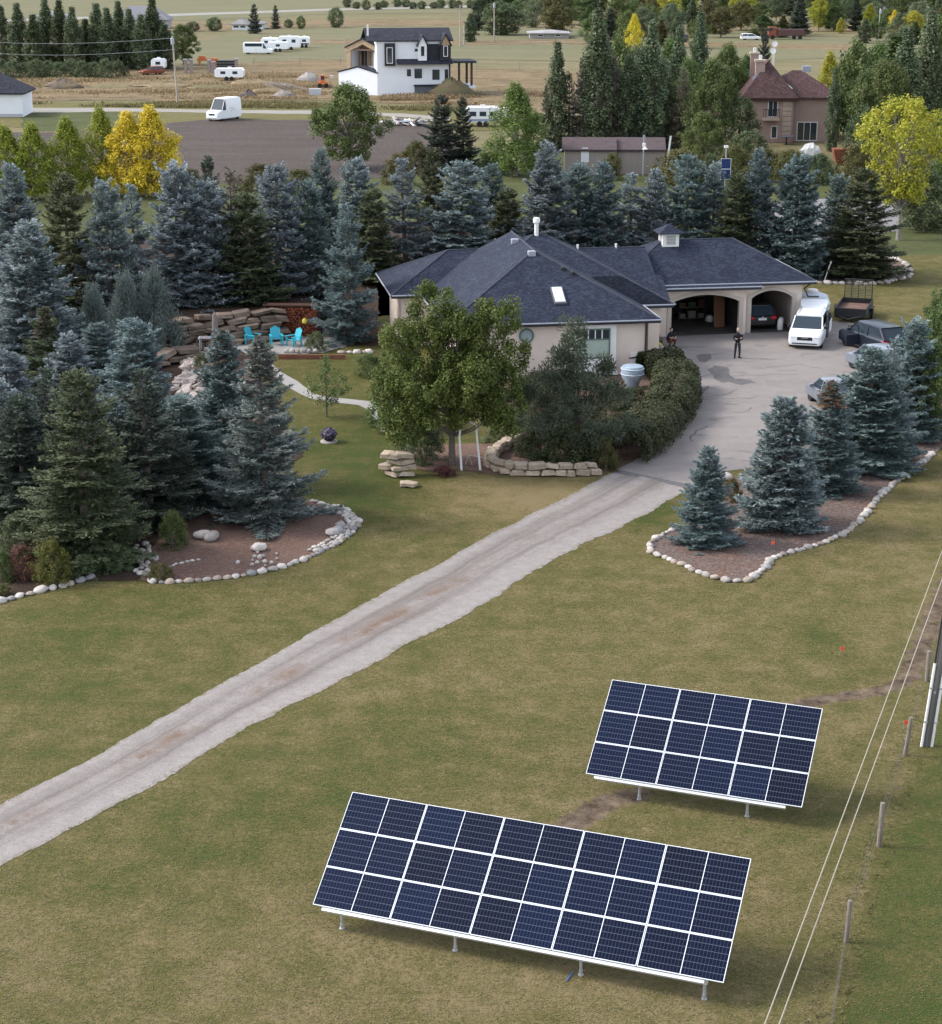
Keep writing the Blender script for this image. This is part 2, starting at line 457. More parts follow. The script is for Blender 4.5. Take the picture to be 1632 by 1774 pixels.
# ---- home ground
ASPH = plain('asphalt', [(0,0,0,(.255,.226,.208),0,None), (.18,.4,.65,(.205,.182,.170),.9,(1,1.5,1)), (1.2,.45,.7,(.29,.262,.245),.5,None), (.5,.60,.64,(.15,.138,.132),.6,(1,1.8,1)), (20,.5,.75,(.19,.175,.165),.4,None)], bump=.4, bscale=18, bdist=.015)
CONC = plain('path_concrete', [(0,0,0,(.32,.30,.28),0,None), (.8,.4,.7,(.26,.245,.225),.7,None), (9,.5,.75,(.37,.35,.33),.5,None)], bump=.2, bscale=10)
MULCHR = plain('mulch', [(0,0,0,(.135,.098,.085),0,None), (.35,.48,.65,(.165,.085,.055),.8,None), (7,.45,.62,(.24,.19,.17),.75,None), (16,.5,.66,(.06,.042,.036),.8,None)], bump=1.0, bscale=13, bdist=.05)
SOILB = plain('bed_soil', [(0,0,0,(.150,.092,.072),0,None), (.3,.45,.65,(.21,.140,.108),.8,None), (6,.45,.65,(.24,.165,.135),.6,None), (14,.5,.68,(.07,.042,.032),.7,None)], bump=1.0, bscale=11, bdist=.05)
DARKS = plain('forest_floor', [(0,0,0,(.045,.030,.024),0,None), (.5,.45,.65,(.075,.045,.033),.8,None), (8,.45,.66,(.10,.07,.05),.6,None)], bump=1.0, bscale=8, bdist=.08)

DR_L = [(-160,1472),(0,1392),(120,1330),(250,1260),(370,1190),(480,1128),(600,1060),(720,995),(840,930),(940,880),(1030,832),(1070,814)]
DR_R = [(-160,1600),(0,1507),(110,1442),(220,1387),(330,1322),(430,1264),(520,1217),(640,1154),(760,1090),(860,1032),(960,970),(1060,922),(1130,890),(1192,848)]
def gravel_drive():
    m, n, l, b = newmat('drive_gravel')
    b.inputs['Roughness'].default_value = .95; b.inputs['Specular IOR Level'].default_value = .1
    uv = n.new('ShaderNodeUVMap'); sp = n.new('ShaderNodeSeparateXYZ'); l.new(uv.outputs['UV'], sp.inputs[0]); g = n.new('ShaderNodeNewGeometry')
    def nz(sc, src, det=6, rough=.65):
        t = n.new('ShaderNodeTexNoise'); t.inputs['Scale'].default_value = sc; t.inputs['Detail'].default_value = det; t.inputs['Roughness'].default_value = rough; l.new(src, t.inputs['Vector']); return t.outputs['Fac']
    def mp(scale):
        x = n.new('ShaderNodeMapping'); x.inputs['Scale'].default_value = scale; l.new(uv.outputs['UV'], x.inputs['Vector']); return x.outputs['Vector']
    def mth(op, a, c=0.0, d=None):
        x = n.new('ShaderNodeMath'); x.operation = op
        for i_, v in enumerate((a, c, d)):
            if v is None: continue
            if isinstance(v, (int, float)): x.inputs[i_].default_value = v
            else: l.new(v, x.inputs[i_])
        return x.outputs[0]
    def rng_(v, lo, hi, amt=1.0):
        x = n.new('ShaderNodeMapRange'); x.inputs['From Min'].default_value = lo; x.inputs['From Max'].default_value = hi; x.inputs['To Max'].default_value = amt; l.new(v, x.inputs['Value']); return x.outputs['Result']
    def mix(f, a, c):
        x = n.new('ShaderNodeMix'); x.data_type = 'RGBA'; l.new(f, x.inputs['Factor'])
        for k_, v in (('A', a), ('B', c)):
            if isinstance(v, tuple): x.inputs[k_].default_value = (*v, 1)
            else: l.new(v, x.inputs[k_])
        return x.outputs['Result']
    u = mth('ADD', sp.outputs['Y'], mth('MULTIPLY', mth('SUBTRACT', nz(.22, g.outputs['Position'], 3), .5), .16))
    def bump_(c0, w): return mth('POWER', 2.718, mth('MULTIPLY', mth('POWER', mth('DIVIDE', mth('SUBTRACT', u, c0), w), 2.0), -1.0))
    tracks = mth('ADD', bump_(.27, .13), bump_(.60, .12)); mid = bump_(.45, .10)
    streak = nz(1.0, mp((.05, 9, 1))); str2 = nz(1.0, mp((.8, 26, 1)))
    col = mix(rng_(nz(2.2, g.outputs['Position']), .4, .65, .7), (.275, .244, .226), (.345, .311, .294))
    t = mth('MULTIPLY', tracks, rng_(streak, .30, .62))
    col = mix(mth('MULTIPLY', t, .80), col, (.122, .102, .088))
    col = mix(mth('MULTIPLY', rng_(str2, .52, .72), .28), col, (.20, .172, .155))
    rust = mth('MULTIPLY', mth('MULTIPLY', mid, rng_(nz(.42, g.outputs['Position'], 5), .47, .60)), rng_(sp.outputs['X'], 46.0, 22.0))
    col = mix(mth('MULTIPLY', rust, .9), col, (.165, .108, .074))
    col = mix(rng_(nz(9, g.outputs['Position'], 4, .85), .54, .70, .6), col, (.12, .10, .09))
    col = mix(rng_(nz(11, g.outputs['Position'], 4, .85), .57, .72, .6), col, (.44, .41, .39))
    edge = mth('MAXIMUM', rng_(u, .07, -.04), rng_(u, .93, 1.04))
    col = mix(mth('MULTIPLY', edge, rng_(nz(3.5, g.outputs['Position']), .42, .58)), col, (.125, .115, .045))
    l.new(col, b.inputs['Base Color'])
    bp = n.new('ShaderNodeBump'); bp.inputs['Strength'].default_value = .9; bp.inputs['Distance'].default_value = .03; l.new(nz(15, g.outputs['Position'], 5, .75), bp.inputs['Height']); l.new(bp.outputs['Normal'], b.inputs['Normal'])
    def even(pix, k):
        P_ = [G(*p) for p in pix]; d = [0]
        for a, c in zip(P_[:-1], P_[1:]): d.append(d[-1] + (c - a).length)
        out = []
        for i_ in range(k):
            q = d[-1] * i_ / (k - 1); j_ = min(len(d) - 2, max(0, int(np.searchsorted(d, q)) - 1)); out.append(P_[j_].lerp(P_[j_ + 1], (q - d[j_]) / (d[j_ + 1] - d[j_])))
        return out, d[-1]
    K, W_ = 420, 10
    A_, La = even(DR_L, K); B_, Lb = even(DR_R, K)
    me = bpy.data.meshes.new('gravel_driveway'); V = []; F = []; UV = []
    for i_ in range(K):
        a, c = A_[i_], B_[i_]; d = (c - a).normalized()
        a = a - d * (-.10 + .16 * fbm(a.x, a.y, .40, 1.3) + .07 * fbm(a.x, a.y, 3.1, 5)); c = c + d * (-.05 + .26 * fbm(c.x, c.y, .35, 7.7) + .09 * fbm(c.x, c.y, 3.3, 3))
        for j_ in range(W_ + 1):
            p = a.lerp(c, j_ / W_); V.append((p.x, p.y, .010 + .012 * math.sin(math.pi * j_ / W_))); UV.append((i_ / (K - 1) * La, j_ / W_))
    for i_ in range(K - 1):
        for j_ in range(W_): q = i_ * (W_ + 1) + j_; F.append((q, q + W_ + 1, q + W_ + 2, q + 1))
    me.from_pydata(V, [], F); uvl = me.uv_layers.new(name='UVMap')
    for p in me.polygons:
        for li in p.loop_indices: uvl.data[li].uv = UV[me.loops[li].vertex_index]
    bm = bmesh.new(); bm.from_mesh(me)
    for f in bm.faces:
        if f.normal.z < 0: f.normal_flip()
    bm.to_mesh(me); bm.free(); me.materials.append(m)
    link('gravel_driveway', me)['kind'] = 'structure'
gravel_drive()
sheet('asphalt_driveway', [(1066,817),(1112,790),(1150,765),(1170,735),(1165,690),(1150,650),(1125,625),(1125,590),(1150,570),(1420,560),(1450,556),(1545,568),(1560,600),(1500,660),(1440,720),(1380,780),(1310,806),(1262,816),(1215,832),(1193,846)], ASPH, .014, .5, .10, .6)
sheet('concrete_path', [(470,628),(488,646),(515,660),(545,683),(585,690),(640,695),(660,699),(668,712),(676,730),(692,747),(716,757),(712,764),(684,758),(660,746),(648,728),(638,710),(620,702),(575,697),(535,690),(500,672),(470,650)], CONC, .012, .3, .03, .6)
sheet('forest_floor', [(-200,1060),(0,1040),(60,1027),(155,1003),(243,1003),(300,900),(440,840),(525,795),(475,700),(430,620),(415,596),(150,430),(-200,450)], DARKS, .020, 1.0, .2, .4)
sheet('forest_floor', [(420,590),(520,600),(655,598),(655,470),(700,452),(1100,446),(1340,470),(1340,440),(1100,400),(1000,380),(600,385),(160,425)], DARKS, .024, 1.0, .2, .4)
BED_L = [(243,1006),(280,1010),(330,1008),(400,1002),(450,993),(500,980),(540,965),(580,945),(608,925),(622,908),(615,895),(595,883),(565,876),(540,870)]
sheet('left_bed', BED_L + [(470,850),(350,870),(250,960)], SOILB, .030, .4, .05, .8)
BED_R = [(1200,915),(1165,922),(1140,932),(1123,944),(1127,957),(1148,966),(1172,976),(1195,986),(1217,996),(1240,1003),(1264,1008),(1290,1008),(1310,998),(1325,985),(1332,974),(1350,964),(1375,957),(1400,949),(1425,942),(1450,932),(1472,920),(1488,904),(1503,886),(1515,870),(1530,855),(1545,842),(1560,830),(1580,815),(1600,800),(1617,787)]
sheet('right_bed', BED_R + [(1660,750),(1640,690),(1560,660),(1480,690),(1400,760),(1330,805),(1262,835),(1215,870)], MULCHR, .030, .4, .05, .8)
BED_B = [(1395,490),(1440,492),(1470,492),(1500,494),(1530,491),(1555,485),(1573,482),(1577,472),(1570,460),(1555,450),(1540,446)]
sheet('back_bed', BED_B + [(1480,436),(1400,440),(1330,450),(1340,480)], MULCHR, .030, .5, .05, .8)
sheet('house_bed', [(690,800),(750,818),(845,820),(1030,828),(1075,812),(1130,770),(1180,720),(1190,650),(1120,640),(900,640),(860,700),(900,745),(850,770),(760,770),(690,780)], SOILB, .026, .5, .15, .6)
sheet('patio_slab', [(430,615),(560,612),(600,600),(600,585),(520,582),(400,600)], CONC, .028, .5, .05, .5)
sheet('gravel_pad', [(1290,420),(1330,352),(1400,345),(1560,345),(1560,400),(1430,418)], plain('grey_gravel', [(0,0,0,(.19,.18,.18),0,None), (3,.4,.7,(.26,.25,.245),.7,None)], bump=.5), .016, 1, .3, .3)
DRAIN = M('drain_grey', (.10,.095,.095), (.15,.14,.135), 6, .8)
dr = [G(1068,817), G(1192,843)]
v_ = (dr[1] - dr[0]).normalized(); n_ = Vector((-v_.y, v_.x, 0))
m_ = MB()
m_.add([dr[0] - n_*.28 + Vector((0,0,.020)), dr[1] - n_*.28 + Vector((0,0,.020)), dr[1] + n_*.28 + Vector((0,0,.020)), dr[0] + n_*.28 + Vector((0,0,.020))], [(0,1,2,3)])
o_ = m_.build('drain_strip', DRAIN); o_['kind'] = 'structure'

TAR = plain('tar_patch', [(0,0,0,(.12,.112,.11),0,None), (1.5,.4,.7,(.17,.155,.15),.7,None)], bump=.4)
sheet('tar_patch', [(1207,617),(1216,613),(1232,614),(1234,622),(1222,629),(1211,626)], TAR, .020, .3, .06, .9)
sheet('tar_patch', [(1226,640),(1236,634),(1262,637),(1266,650),(1272,656),(1300,658),(1310,664),(1284,666),(1262,662),(1250,664),(1240,656),(1232,648)], TAR, .020, .3, .10, .9)
sheet('tar_patch', [(1206,680),(1226,671),(1230,667),(1228,674),(1216,682),(1208,686)], TAR, .020, .3, .06, .9)
def crack(pix, w=.04):
    pts = [G(*p) for p in pix]; out = []; back = []
    for a, b in zip(pts[:-1], pts[1:]):
        d = (b - a).normalized(); n_ = Vector((-d.y, d.x, 0)); k = max(2, int((b - a).length / .5))
        for j in range(k):
            p = a.lerp(b, j / k); o_ = fbm(p.x, p.y, 1.1, 2) * .5; ww = w * (.6 + .8 * abs(fbm(p.x, p.y, 2.2, 5)))
            out.append(p + n_ * (o_ + ww)); back.append(p + n_ * (o_ - ww))
    sheet('asphalt_crack', None, TAR, .021, 9, 0.0, .6, world=out + back[::-1])
crack([(1190,700),(1230,692),(1280,690),(1330,688)]); crack([(1205,690),(1250,684),(1285,672)]); crack([(1196,765),(1205,752),(1216,742),(1212,736)], .07)
crack([(1270,715),(1300,712),(1316,702)]); crack([(1165,655),(1250,650),(1400,648)], .03); crack([(1310,640),(1380,632),(1440,640)], .03)
# ---------------------------------------------------------------- trees: prototypes
BARK = M('bark', (.10, .08, .065), (.16, .135, .115), 6, .9, bump=.6, bscale=20)
BARKP = M('bark_pale', (.26, .24, .21), (.16, .14, .12), 6, .9, bump=.4, bscale=20)
def norm(v): return v / (np.linalg.norm(v, axis=-1, keepdims=True) + 1e-9)
def blades(P, D, L, W, roll=None, droop=0.0):
    """one slender diamond (quad) per row: base P, direction D, length L, width W"""
    n = len(P)
    D = norm(D)
    rnd = norm(rng.normal(size=(n, 3)))
    if roll is not None: rnd = norm(roll + .55 * rnd)
    S = norm(np.cross(D, rnd))
    L = L[:, None]; W = W[:, None]
    tip = P + D * L; tip[:, 2] -= (droop * L[:, 0])
    mid = P + D * L * .45
    V = np.stack([P, mid + S * W * .5, tip, mid - S * W * .5], 1).reshape(-1, 3)
    F = np.arange(n * 4).reshape(n, 4)
    return V, F
def leaves(P, N, size, asp=.62):
    n = len(P)
    N = norm(N); rnd = norm(rng.normal(size=(n, 3)))
    A = norm(np.cross(N, rnd)); B = np.cross(N, A)
    s = size[:, None]
    V = np.stack([P - A * s * .5, P + B * s * asp * .5, P + A * s * .5, P - B * s * asp * .5], 1).reshape(-1, 3)
    return V, np.arange(n * 4).reshape(n, 4)
def spruce_proto(name, mat, h=8.0, rad=2.2, whorl=.30, per=7, shape=.85, dens=1.0, gap=.25, tipup=.35, seed=1, browntop=0.0, low=.04):
    global rng
    rng = np.random.default_rng(seed)
    P, D, L, W, T, RO = [], [], [], [], [], []
    z = low * h; az0 = 0
    while z < h * .985:
        t = z / h
        Rz = rad * ((1 - t) ** shape) * (.80 + .25 * math.sin(z * 5.1 + seed) * gap * 2) + .10
        if t < .10: Rz *= .72 + 2.8 * t
        nb = max(4, int(per * (.55 + .6 * (1 - t))))
        for k in range(nb):
            az = az0 + 2 * math.pi * k / nb + rng.normal(0, .22)
            Lb = Rz * rng.uniform(.74, 1.12)
            el = (-.16 + .95 * t ** 1.6) + rng.normal(0, .09)
            ca, sa = math.cos(az), math.sin(az)
            npt = max(4, int(Lb / .085 * dens))
            s = (np.arange(npt) + .5) / npt
            # branch axis: droops in the middle, rises at the tip
            out = s * Lb
            dz = np.tan(el) * out - .16 * Lb * np.sin(s * math.pi * .8) + tipup * .40 * Lb * np.clip(s - .62, 0, 1) ** 1.4
            base = np.stack([ca * out, sa * out, z + rng.normal(0, .15) + dz], 1)
            ax = norm(np.gradient(base, axis=0))
            side = np.array([-sa, ca, 0.])
            keep = s > .22
            tb = rng.normal(0, .10)
            for sg in (-1, 1, 0, 0):
                m = keep if sg else (keep & (rng.random(npt) < .8))
                pp = base[m]; aa = ax[m]; ss = s[m]; q = len(pp)
                if q == 0: continue
                wv = .34 * Lb * (1 - ss) ** .8 + .13 + .05 * rng.random(q)
                if sg:
                    dd = aa * .62 + sg * side * .78 + np.array([0, 0, -.10]) + rng.normal(0, .13, (q, 3))
                else:
                    dd = aa * .7 + side * rng.normal(0, .35, (q, 1)) + np.array([0, 0, .42]) + rng.normal(0, .12, (q, 3)); wv = .12 + .11 * rng.random(q)
                dd = norm(dd)
                # twig itself + secondary twigs along it
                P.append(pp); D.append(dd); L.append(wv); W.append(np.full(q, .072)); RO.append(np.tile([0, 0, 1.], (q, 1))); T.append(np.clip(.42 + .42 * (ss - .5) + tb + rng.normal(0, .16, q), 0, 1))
                if sg:
                    for fr in (.35, .62, .85):
                        for s2 in (-1, 1):
                            mm = wv > .20 + rng.random(q) * .12
                            if not mm.any(): continue
                            p2 = pp[mm] + dd[mm] * (wv[mm] * fr)[:, None]
                            d2 = norm(dd[mm] * .7 + s2 * np.cross(dd[mm], [0, 0, 1.]) * .75 + rng.normal(0, .2, (mm.sum(), 3)) + [0, 0, .10])
                            P.append(p2); D.append(d2); L.append(.11 + .10 * rng.random(mm.sum())); W.append(np.full(mm.sum(), .064)); RO.append(np.tile([0, 0, 1.], (mm.sum(), 1)))
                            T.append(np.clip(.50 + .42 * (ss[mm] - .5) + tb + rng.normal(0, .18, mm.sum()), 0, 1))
            # tufted tip
            q = 6
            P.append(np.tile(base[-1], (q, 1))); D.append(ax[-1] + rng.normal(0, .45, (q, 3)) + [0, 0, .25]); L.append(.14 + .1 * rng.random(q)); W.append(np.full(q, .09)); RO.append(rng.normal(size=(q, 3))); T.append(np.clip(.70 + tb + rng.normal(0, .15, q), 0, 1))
        az0 += 2.4
        z += whorl * (.55 + .6 * (1 - t)) * rng.uniform(.8, 1.2)
    q = 26
    P.append(np.stack([np.zeros(q), np.zeros(q), h * (.93 + .06 * rng.random(q))], 1)); D.append(rng.normal(0, .4, (q, 3)) + [0, 0, .9]); L.append(.2 + .25 * rng.random(q)); W.append(np.full(q, .08)); RO.append(rng.normal(size=(q, 3))); T.append(rng.uniform(.4, .8, q))
    P = np.concatenate(P); D = np.concatenate(D); L = np.concatenate(L); W = np.concatenate(W); T = np.concatenate(T); RO = np.concatenate(RO)
    V, F = blades(P, D, L, W, RO, .06)
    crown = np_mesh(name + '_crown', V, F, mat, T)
    mb = MB(); mb.tube([(0, 0, 0), (0.03, 0, h * .3), (0, .03, h * .65), (0, 0, h * .97)], [h * .020, h * .016, h * .009, .015], 7)
    lowz = V[:, 2] < h * .4
    rad = float(np.percentile(np.hypot(V[lowz, 0], V[lowz, 1]), 96))
    return crown, mb.mesh(name + '_trunk', BARK, True), h, rad
def lobes(n, h, rad, base, kind):
    """centres of leaf clumps over the crown"""
    out = []
    while len(out) < n:
        t = rng.random()
        if kind == 'round': r = math.sqrt(max(0, 1 - (2 * t - .92) ** 2)) if t < .96 else .25
        elif kind == 'column': r = .55 + .45 * math.sin(math.pi * min(1, t * 1.1) ** .7) if t < .75 else 1.9 * (1.02 - t)
        elif kind == 'vase': r = .35 + .75 * t if t < .8 else 3.4 * (1.08 - t)
        elif kind == 'bush': r = math.sqrt(max(.05, 1 - t * t))
        else: r = 1.15 * (1 - t) + .12
        a = rng.random() * 2 * math.pi
        rr = r * rad * math.sqrt(rng.uniform(.18, 1.0)) * rng.uniform(.78, 1.28)
        out.append((rr * math.cos(a), rr * math.sin(a), base + t * (h - base)))
    return np.array(out)
def blob_lobes(n, blobs):
    w = np.array([b[3] ** 1.5 * b[4] for b in blobs]); w /= w.sum(); out = []
    for b, k in zip(blobs, (w * n).astype(int) + 2):
        d = norm(rng.normal(size=(k, 3))); r = rng.uniform(.35, 1, k) ** .5
        out.append(np.array(b[:3]) + d * r[:, None] * np.array([b[3], b[3], b[4]]))
    return np.concatenate(out)
def leafy_proto(name, mat, h, rad, base, kind='round', blobs=None, n=150, per=110, cl=.55, leaf=.13, bark=None, seed=1, upright=0.0, needle=False, trunk_r=None, stems=1, asp=.62, limbs=40, vstretch=1.0):
    global rng
    rng = np.random.default_rng(seed)
    C = lobes(n, h, rad, base, kind) if blobs is None else blob_lobes(n, blobs)
    n = len(C)
    m = n * per
    ci = np.repeat(np.arange(n), per)
    off = norm(rng.normal(size=(m, 3))) * (rng.random(m)[:, None] ** .45) * cl * rng.uniform(.6, 1.25, n)[ci][:, None]
    off[:, 2] *= vstretch
    if upright: off[:, 2] *= 1 + upright
    P = C[ci] + off
    tb = rng.normal(0, .13, n)
    hue = .5 + tb[ci] + rng.normal(0, .17, m)
    if needle:
        V, F = blades(P, off + np.array([0, 0, cl * (.35 + upright)]) + rng.normal(0, .1, (m, 3)), np.full(m, leaf * 1.5) * rng.uniform(.7, 1.3, m), np.full(m, leaf * .38))
    else:
        N = norm(off) * .6 + np.array([0, 0, .55]) + rng.normal(0, .45, (m, 3))
        V, F = leaves(P, N, leaf * rng.uniform(.7, 1.35, m), asp)
    V[:, 2] = np.maximum(V[:, 2], .03)
    crown = np_mesh(name + '_crown', V, F, mat, np.clip(hue, 0, 1))
    mb = MB(); tr = trunk_r or h * .018
    for s in range(stems):
        a = 2 * math.pi * s / stems; q = .0 if stems == 1 else .12 * rad
        top = (math.cos(a) * q * 4, math.sin(a) * q * 4, base + (h - base) * .72)
        mb.tube([(math.cos(a)*q*.5, math.sin(a)*q*.5, 0), (math.cos(a)*q, math.sin(a)*q, base * .6 + .1), tuple(np.array(top) * [.6, .6, .6]), top], [tr * 1.25, tr, tr * .6, tr * .15], 8)
    for k in rng.choice(n, min(limbs, n), replace=False):
        c = C[k]; zb = base * .55 + (c[2] - base * .55) * rng.uniform(.25, .55); zb = max(.05, min(zb, base + (h - base) * .6))
        p0 = np.array([0, 0, zb]); md = p0 * .5 + c * .5 + np.array([0, 0, -.08 * np.linalg.norm(c - p0)])
        mb.tube([p0, md, c], [tr * .38, tr * .26, tr * .07], 5, False)
    rad = float(np.percentile(np.hypot(V[:, 0], V[:, 1]), 97)); h = float(V[:, 2].max())
    return crown, mb.mesh(name + '_trunk', bark or BARK, True), h, rad
PROTO_CACHE = {}
def plant(proto, px, base_py, top_py, width_px, name, label, cat, group=None, mat=None, rz=None, at=None, sxy=None, tilt=0):
    """set out one plant: foot on the ground below (px, base_py), height and spread as surveyed"""
    crown, trunk, h, rad = proto
    g = G(px, base_py) if at is None else Vector(at)
    H_ = zat(g.y, top_py) if top_py is not None else sxy[1]
    d = depth((g.x, g.y, H_ * .4))
    w = width_px * d / FPX if width_px is not None else sxy[0]
    o = thing(name, label, cat, g, random.random() * 6.28 if rz is None else rz, group)
    o.rotation_euler[0] = tilt
    o.scale = (w / (2 * rad), w / (2 * rad), H_ / h)
    c = link('crown', crown, o)
    if mat: slot_mat(c, mat)
    link('trunk', trunk, o)
    return o

# leaf and needle colours
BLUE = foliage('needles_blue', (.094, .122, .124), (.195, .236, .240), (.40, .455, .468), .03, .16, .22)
BLUEG = foliage('needles_blue_green', (.070, .106, .100), (.145, .198, .192), (.275, .340, .335), .035, .16, .22)
GREEN = foliage('needles_green', (.044, .058, .028), (.088, .106, .052), (.160, .175, .096), .02, .15, .12)
DKGRN = foliage('needles_dark', (.032, .046, .034), (.062, .082, .060), (.112, .132, .100), .02, .15, .12)
BROWNT = foliage('needles_browning', (.085, .095, .075), (.160, .145, .115), (.26, .205, .15), .02, .12, .12)
RUST = foliage('needles_rust', (.20, .11, .05), (.30, .17, .09), (.40, .25, .15), .01, .1, .12)
SAGE = foliage('needles_sage', (.075, .098, .088), (.125, .155, .142), (.185, .215, .200), .02, .1, .12)
LEAFA = foliage('leaves_olive', (.050, .068, .014), (.098, .118, .026), (.178, .190, .048), .015, .1, .28)
LEAFB = foliage('leaves_green', (.052, .080, .022), (.095, .132, .040), (.165, .200, .070), .02, .18, .28)
LEAFD = foliage('leaves_deep', (.056, .078, .036), (.100, .128, .058), (.165, .190, .095), .02, .16, .25)
LEAFY = foliage('leaves_gold', (.42, .34, .02), (.58, .46, .04), (.72, .60, .09), .012, .1, .3)
LEAFL = foliage('leaves_lime', (.15, .20, .025), (.25, .30, .04), (.36, .37, .07), .02, .1, .3)
LEAFYG = foliage('leaves_yellow_green', (.22, .24, .025), (.36, .36, .04), (.48, .43, .07), .015, .1, .3)
LEAFP = foliage('leaves_poplar', (.075, .105, .052), (.130, .165, .088), (.200, .230, .135), .02, .14, .26)
LEAFO = foliage('leaves_shrub', (.060, .062, .020), (.105, .100, .034), (.16, .140, .055), .02, .14, .25)
LEAFR = foliage('leaves_reddish', (.055, .018, .018), (.10, .035, .03), (.16, .06, .05), .01, .1, .2)
HEDGEM = foliage('leaves_hedge', (.028, .038, .014), (.052, .063, .024), (.092, .094, .040), .015, .1, .2)

SPA = spruce_proto('spruce_a', BLUE, 8, 2.4, .23, 9, .70, 1.35, .30, .45, 11)
SPB = spruce_proto('spruce_b', BLUE, 8, 2.5, .25, 9, .64, 1.35, .5, .55, 22)
SPC = spruce_proto('spruce_c', GREEN, 8, 2.5, .27, 9, .68, 1.3, .45, .15, 33)
SPD = spruce_proto('spruce_d', BLUE, 5, 1.75, .18, 11, .62, 1.4, .12, .35, 44, low=.03)
SPE = spruce_proto('spruce_e', BLUE, 8, 2.0, .28, 7, .78, .9, .6, .4, 55)
SPF = spruce_proto('spruce_f', BROWNT, 8, 2.6, .28, 9, .86, 1.3, .6, .5, 66)
SLATE = foliage('needles_slate', (.085, .108, .095), (.160, .188, .170), (.27, .295, .272), .01, .05, .12)
SPG = spruce_proto('spruce_g', BLUE, 8, 2.3, .30, 8, .80, 1.3, .8, .75, 88)
SPH = spruce_proto('spruce_h', BLUE, 8, 2.5, .22, 8, .58, 1.3, .35, .25, 99)
JUN = leafy_proto('juniper', SAGE, 5, 1.5, .3, 'cone', n=150, per=120, cl=.42, leaf=.13, seed=5, upright=1.4, needle=True, limbs=10)
PINE = leafy_proto('pine', foliage('needles_pine', (.040, .055, .034), (.075, .095, .060), (.13, .15, .105), .01, .05, .15), 7.5, 2.4, .9, blobs=[(0,0,6.7,.6,.7), (-.3,0,5.7,1.0,.6), (.9,0,5.0,1.0,.5), (-1.2,.1,4.6,1.0,.5), (.2,-.5,4.2,1.2,.6), (1.7,-.2,3.6,1.0,.5), (-1.9,0,3.3,1.0,.55), (0,-1,2.9,1.3,.6), (1.6,-.8,2.1,1.2,.5), (-1.4,-.8,2.0,1.2,.55), (2.4,0,1.6,1.0,.5), (0,.8,3.6,1.4,.8), (.3,-1.2,1.2,1.5,.6)], n=120, per=170, cl=.42, leaf=.15, seed=8, needle=True, trunk_r=.13, limbs=70)
ASH = leafy_proto('ash', LEAFA, 9.5, 4.3, 1.9, blobs=[(-2.6,0,6.4,1.5,1.3), (-.9,.2,7.9,1.35,1.5), (.3,-.6,6.6,1.5,1.4), (2.5,.1,7.4,1.35,1.35), (3.2,-.2,5.6,1.3,1.2), (-3.2,-.1,4.5,1.25,1.2), (-1.4,-1.6,4.7,1.5,1.4), (1.2,-1.6,4.6,1.6,1.5), (3.0,-.8,3.7,1.2,1.0), (-2.6,-.6,2.9,1.2,.8), (.2,.8,5.2,1.7,1.9), (-.6,-1.2,3.0,1.3,.8), (1.6,.4,3.0,1.2,.8), (.6,1.8,6.2,1.5,1.4), (-2.9,-1.0,2.2,1.0,.7), (2.9,-1.0,2.6,1.0,.7), (-1.6,1.2,2.3,1.1,.6)], n=400, per=160, cl=.54, leaf=.15, seed=14, trunk_r=.17, limbs=70)
ROUND = leafy_proto('maple', LEAFB, 8, 3, 1.2, 'round', n=170, per=110, cl=.62, leaf=.20, seed=15)
ASPEN = leafy_proto('aspen', LEAFL, 8, 2, .7, 'column', n=150, per=100, cl=.50, leaf=.18, bark=BARKP, seed=16, vstretch=1.5)
POPLAR = leafy_proto('poplar', LEAFP, 14, 1.3, .4, 'column', n=200, per=60, cl=.50, leaf=.26, seed=17, upright=.8, limbs=30)
OPEN = leafy_proto('open_tree', LEAFYG, 9, 3.4, 2.6, 'vase', n=150, per=75, cl=.56, leaf=.20, bark=BARKP, seed=18, trunk_r=.14, limbs=90)
SHRUB = leafy_proto('shrub', LEAFO, 2.2, 1.5, .0, 'bush', n=90, per=100, cl=.34, leaf=.10, seed=19, stems=4, limbs=15)
SAPL = leafy_proto('sapling', LEAFA, 3.6, 1.2, .8, 'column', n=45, per=40, cl=.34, leaf=.13, seed=20, trunk_r=.05, limbs=30)
FARB = leafy_proto('broadleaf', LEAFD, 10, 4, .6, 'round', n=120, per=60, cl=1.1, leaf=.42, seed=24, limbs=12)

